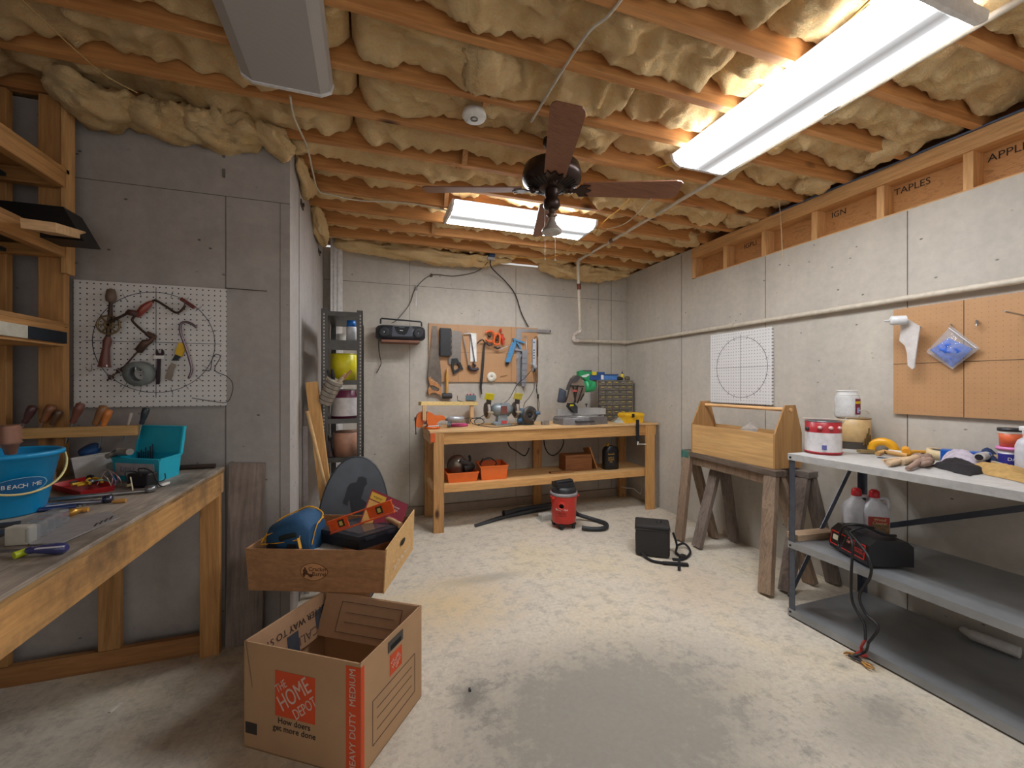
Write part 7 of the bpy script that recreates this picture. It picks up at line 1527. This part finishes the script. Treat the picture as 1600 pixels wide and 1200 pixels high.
# charger
cc0 = V((2.30, 1.585, ZM)); 
k0, k1, k2 = P(1297, 852, 'z', ZM + .012), P(1356, 885, 'z', ZM + .012), P(1417, 866, 'z', ZM + .012)
ex_ = (k1 - k0); ez_ = (k2 - k1); ez_ = ez_.normalized() * .2; nn = V((-ex_.y, ex_.x, 0)).normalized()
if nn.x < 0: nn = -nn
T = thing('battery_charger', 'black battery charger with red-framed panel and wrapped cables on the rack', 'battery charger', (k0 + k1) / 2 + nn * .1 - V((0, 0, .012)))
hC = .125; L_ = ex_.length; M_ = frame(k0, ex_, nn)
cs = MB(); cs.T = M_; dC = .21
cs.loft([[V((x, y, z)) for y, z in ((0, 0), (-.004, .02), (.006, hC - .03), (.04, hC), (dC - .03, hC - .004), (dC, hC - .03), (dC, 0))] for x in (0, .006, L_ - .006, L_)], smooth=False)
part(T, 'case', cs, mt('151417', .3), world=True)
rl = MB(); rl.T = M_; q = [V((.012, -.0055, .024)), V((L_ - .02, -.0055, .024)), V((L_ - .02, .003, hC - .035)), V((.012, .003, hC - .035))]
for i in range(4): rl.bar(q[i], q[(i + 1) % 4], .003, .004)
part(T, 'red_frame', rl, mt('d8322c', .4), world=True)
fm = MB(); fm.T = M_; fm.prism([p + V((0, .0018, 0)) for p in q], (0, -.001, 0)); part(T, 'front_panel', fm, mt('241a1c', .4), world=True)
mtm = MB(); mtm.T = M_; mtm.prism([V((.03, -.004, .05)), V((.075, -.004, .05)), V((.075, .0, .075)), V((.03, .0, .075))], (0, -.002, 0)); part(T, 'meter', mtm, mt('c9c3a8', .4), world=True)
text(T, 'letters', 'BATTERY\nCHARGER', M_ @ frame(V((L_ - .055, -.006, .055)), (1, 0, 0), (0, .1, 1)), .014, mt('cc4038', .5), world=True)
for k in range(3): part(T, 'switch', (lambda m: (setattr(m, 'T', M_), m.box((L_ * .5 + k * .02, -.004, .075), (.008, .012, .012)))[1])(MB()), mt('cf8a7a', .4), world=True)
def mp(x, y, z): return M_ @ V((x, y, z))
cbm = mt('131315', .5)
part(T, 'cable', MB().tube(curve([mp(.1, .12, hC + .01), mp(.13, .05, hC + .03), mp(.1, .0, hC + .01), mp(.085, -.012, .06), mp(.1, -.02, .03), mp(.13, -.02, .06), mp(.15, .0, hC), mp(.16, .06, hC + .03), mp(.14, .12, hC + .02)], 6), .0055, 7).tube(curve([mp(.05, .04, hC + .005), mp(.1, .03, hC + .025), mp(.15, .06, hC + .035), mp(.2, .12, hC + .01), mp(.2, .18, hC + .004)], 6), .006, 7), cbm, world=True)
z0 = .01
part(T, 'cable', MB().tube(curve([mp(.13, -.008, hC + .0), P(1332, 850, 'x', 2.24), P(1330, 900, 'x', 2.235), P(1332, 940, 'x', 2.23), P(1350, 975, 'x', 2.21), P(1352, 1000, 'x', 2.18)], 8), .006, 8), cbm, world=True)
part(T, 'cable', MB().tube(curve([mp(.16, -.008, hC + .0), P(1357, 870, 'x', 2.24), P(1360, 900, 'x', 2.235), P(1343, 930, 'x', 2.23), P(1352, 958, 'x', 2.22), P(1372, 980, 'x', 2.21), P(1357, 1004, 'x', 2.18)], 8), .006, 8), cbm, world=True)
cl_c = mt('b98a4a', .35, .7); rdh = mt('b5302c', .45)
def clampc(c, d, hcol, lab):
    T = thing('battery_clamp', lab, 'battery clamp', c); d = V(d).normalized(); s = V((-d.y, d.x, 0)).normalized()
    for q in (-1, 1):
        part(T, 'jaw', MB().tube([c, c + d * .03 + s * .013 * q, c + d * .05 + s * .006 * q], [.006, .006, .003], 6), cl_c, world=True)
        part(T, 'handle', MB().tube([c, c - d * .03 + s * .012 * q, c - d * .05 + s * .016 * q], [.006, .006, .007], 8), hcol, world=True)
f1 = P(1336, 1022, 'z', .014); f2 = P(1347, 1034, 'z', .014)
clampc(f1, (-.9, .3, 0), rdh, 'red-handled copper battery clamp lying on the floor, left of the pair')
clampc(f2, (-.15, -1, 0), mt('2a2426', .5), 'dark-handled copper battery clamp lying on the floor, right of the pair')
part(T, 'cable_lead', MB().tube(curve([P(1352, 1000, 'x', 2.18), P(1346, 1010, 'z', .05), f1 + V((.03, -.01, 0))], 5), .006, 7), rdh, world=True)
part(T, 'cable_lead', MB().tube(curve([P(1357, 1004, 'x', 2.18), P(1352, 1018, 'z', .05), f2 + V((.0, .04, 0))], 5), .006, 7), cbm, world=True)
solo('wood_scrap', 'rough pale lumber piece sticking over the middle rack shelf edge', 'wood offcut', MB().bar(P(1238, 838, 'z', ZM + .018), P(1300, 832, 'z', ZM + .018), .075, .035, bev=.002), wood('b69a7c', '9a8068', 'X', dirt=.3), loc=P(1270, 835, 'z', ZM), world=True)
T = thing('white_tube_roll', 'white paper tube lying at the rear of the bottom rack shelf', 'tube', P(1560, 1015, 'z', .06))
w0, w1 = P(1514, 990, 'z', zbt + .03), P(1594, 1020, 'z', zbt + .03)
part(T, 'tube', MB().tube([P(1505, 984, 'z', zbt + .03), w0, w0 + (w1 - w0) * .05, w1], [.018, .018, .026, .026], 14), mt('c9c6c2', .5), world=True)

# ---------------------------------------------------------------- cooler bag
kb = P(1018, 866, 'z', 0); kb = V((2.105, 2.745, 0)); rzc = -.62
T = thing('cooler_bag', 'black cube-shaped cooler bag standing on the floor before the sawhorses', 'cooler bag', kb, rzc)
bk = mt('2b2828', .7, sc=70, bmp=.25)
part(T, 'body', MB().box((0, 0, .108), (.25, .2, .212), None, .02), bk)
part(T, 'lid', MB().box((0, .0, .226), (.255, .205, .03), None, .01), mt('262424', .6, sc=70, bmp=.25))
part(T, 'zipper', MB().tube([(-.128, -.103, .21), (.128, -.103, .21), (.128, .103, .21), (-.128, .103, .21), (-.128, -.103, .21)], .003, 6), mt('4a4848', .4, .4))
part(T, 'vent_cap', MB().lathe([(.001, .236), (.022, .236), (.02, .246), (.001, .248)], (.05, .02, 0)), mt('141414', .5))
def ribbon(pts, w, t=.003):
    pts = curve(pts, 8); mb = MB(); rings = []
    for i, p in enumerate(pts):
        d = (pts[min(i + 1, len(pts) - 1)] - pts[max(i - 1, 0)]).normalized(); u = V((0, 0, 1)); x = d.cross(u); 
        if x.length < .2: x = d.cross(V((0, 1, 0)))
        x.normalize(); n = x.cross(d); up = n if abs(d.z) > .6 else u
        rings.append([p + u * w / 2 + x * t / 2, p - u * w / 2 + x * t / 2, p - u * w / 2 - x * t / 2, p + u * w / 2 - x * t / 2] if abs(d.z) < .6 else [p + x * w / 2 + n * t / 2, p - x * w / 2 + n * t / 2, p - x * w / 2 - n * t / 2, p + x * w / 2 - n * t / 2])
    return mb.loft(rings, smooth=False)
def cW(x, y, z): return P(960 + .275 * x, 780 + .275 * y, 'z', z)
sb = mt('1a191b', .8)
part(T, 'strap', MB().tube(curve([cW(125, 190, .17), cW(130, 260, .07), cW(170, 320, .02), cW(215, 350, .012), cW(280, 362, .012)], 6), .010, 6), sb, world=True)
part(T, 'strap', MB().tube(curve([cW(333, 190, .16), cW(355, 260, .07), cW(350, 300, .02), cW(370, 320, .012)], 6), .009, 6).tube(curve([cW(360, 262, .03), cW(395, 252, .03), cW(425, 280, .02), cW(428, 310, .012), cW(390, 340, .012), cW(330, 340, .012)], 6), .009, 6), sb, world=True)
part(T, 'strap_pad', MB().bar(cW(275, 362, .012), cW(420, 372, .012), .035, .018, bev=.004).bar(cW(368, 340, .014), cW(368, 402, .01), .02, .006), sb, world=True)
part(T, 'buckle', MB().box(cW(385, 325, .02), (.06, .035, .02), (0, 0, .5), .004), black, world=True)
solo('black_chip', 'tiny black plastic chip on the floor right of the moving box', 'scrap', MB().box((0, 0, .004), (.008, .016, .008)), black, loc=P(734, 1079, 'z', 0))
# ---------------------------------------------------------------- cables and small ceiling things
def wire(lab, pts, r, c_, name='cable', cat='cable', n=8):
    pts = [P(*p) if len(p) == 4 else V(p) for p in pts]
    return solo(name, lab, cat, MB().tube(curve(pts, n), r, 6), mt(c_, .5), loc=pts[len(pts) // 2], world=True)
Z_ = 2.608
wire('white cable drooping from the unlit light along the left joist ends', [(453, 150, 'z', 2.6), (460, 185, 'z', 2.58), (480, 230, 'z', 2.6), (489, 270, 'z', 2.6), (498, 298, 'z', 2.6), (520, 305, 'z', 2.6), (560, 313, 'z', 2.605), (640, 318, 'z', 2.607), (705, 330, 'z', 2.607)], .0055, 'cdc3ae')
wire('white cable under the joists ending above the fan near the top', [(985, -20, 'z', Z_), (950, 25, 'z', Z_), (920, 50, 'z', Z_), (880, 108, 'z', Z_), (830, 190, 'z', Z_)], .006, 'cfc6b6')
wire('yellow cable stapled under the joists left of the long lit light', [(1365, -6, 'z', Z_), (1310, 48, 'z', Z_), (1265, 82, 'z', Z_), (1200, 138, 'z', Z_), (1120, 190, 'z', Z_), (1090, 225, 'z', Z_), (1060, 250, 'z', Z_), (1028, 262, 'z', 2.62)], .0045, 'd0a84a')
wire('yellow cable hanging between the middle light and the fan blade', [(990, 303, 'z', 2.6), (970, 325, 'z', 2.58), (945, 345, 'z', 2.58), (930, 365, 'z', 2.6)], .0045, 'd8a940')
wire('white cable drooping right of the middle light', [(1025, 302, 'z', 2.6), (1000, 330, 'z', 2.59), (975, 350, 'z', 2.585), (948, 358, 'z', 2.6)], .0045, 'cbbfa6')
wire('orange cable from the middle light to the hanging outlet', [(900, 378, 'z', 2.6), (880, 395, 'z', 2.59), (850, 403, 'z', 2.59), (800, 402, 'z', 2.6)], .004, 'c98d2e')
wire('blue cable clipped along the top plate of the right wall', [(2.933, y, 2.622 - .004 * (i % 2)) for i, y in enumerate((.4, .9, 1.3, 1.7, 2.0, 2.4))], .006, '4d5a72')
wire('thin pale string hanging from the joists before the right wall', [(1217, 312, 'x', 2.75), (1220, 345, 'x', 2.75), (1223, 405, 'x', 2.75)], .002, 'cdb48a', name='string', cat='string')
wire('thin string pair lying across the joists at upper left', [(25, -8, 'z', 2.61), (68, 32, 'z', 2.612), (120, 80, 'z', 2.61), (168, 120, 'z', 2.61), (215, 145, 'z', 2.6)], .0025, 'c9a870', name='string', cat='string')
o = thing('ceiling_outlet', 'blue electrical box with plug hanging from the joists over the back wall', 'outlet', P(767, 402, 'y', 4.1))
part(o, 'box', MB().box(P(768, 398, 'y', 4.1), (.06, .05, .05), None, .003), mt('28456e', .5), world=True)
part(o, 'face', MB().box(P(767, 404, 'y', 4.07), (.075, .02, .03), None, .003), mt('a9a6a4', .5), world=True)
wire('black cord dropping from the ceiling outlet to the power strip', [(767, 405, 'y', 4.1), (768, 418, 'y', 4.15), (790, 440, 'y', 4.29), (805, 460, 'y', 4.3), (815, 490, 'y', 4.3), (826, 511, 'y', 4.3)], .006, '1e1c1c', name='cord', cat='cord')
wire('thin black cord swagging from the ceiling outlet to the radio', [(764, 408, 'y', 4.15), (745, 424, 'y', 4.3), (710, 431, 'y', 4.31), (674, 430, 'y', 4.315), (650, 450, 'y', 4.315), (640, 475, 'y', 4.31), (622, 498, 'y', 4.26), (612, 505, 'y', 4.22)], .0035, '2a2624', name='cord', cat='cord')
for x, y, nm in ((674, 430, 'holding the cord swag'), (650, 451, 'left above the radio')):
    p = P(x, y, 'y', 4.32); solo('wall_clip', 'dark form tie stub %s on the back wall' % nm, 'clip', MB().box((0, 0, 0), (.02, .02, .03)), mt('4a3c32', .6, .4), loc=p)
solo('antenna', 'thin silver radio antenna standing above the radio', 'antenna', MB().tube([P(650, 478, 'y', 4.2), P(650, 440, 'y', 4.24)], .003, 6), mt('cfd0d2', .3, .6), loc=P(650, 470, 'y', 4.2), world=True)
for i, (x, y) in enumerate(((472, 297), (472, 320))):
    p = P(x, y, 'x', XC + .004); solo('anchor_plate', 'square steel plate with nut high on the side wall, %s of the front pair' % ('upper' if i == 0 else 'lower'), 'plate', MB().box((0, 0, 0), (.006, .1, .035)).cyl((.003, 0, 0), (.014, 0, 0), .012, seg=8), mt('4d3f38', .5, .5), loc=p)
for i, (x, y) in enumerate(((499, 375), (499, 394))):
    p = P(x, y, 'x', XC + .004); solo('anchor_plate', 'square steel plate high on the side wall by the downspout, %s of the rear pair' % ('upper' if i == 0 else 'lower'), 'plate', MB().box((0, 0, 0), (.006, .1, .035)).cyl((.003, 0, 0), (.014, 0, 0), .012, seg=8), mt('4d3f38', .5, .5), loc=p)
solo('brown_foundation_ledge', 'low brown stained concrete ledge along the floor under the back bench', 'ledge', MB().b2((XC + .03, 4.285, 0), (2.9, YB - .001, .085), .004), concrete('ledge_concrete', '8d7f72', '9c8d7c'), loc=(1.3, 4.3, 0), world=True)
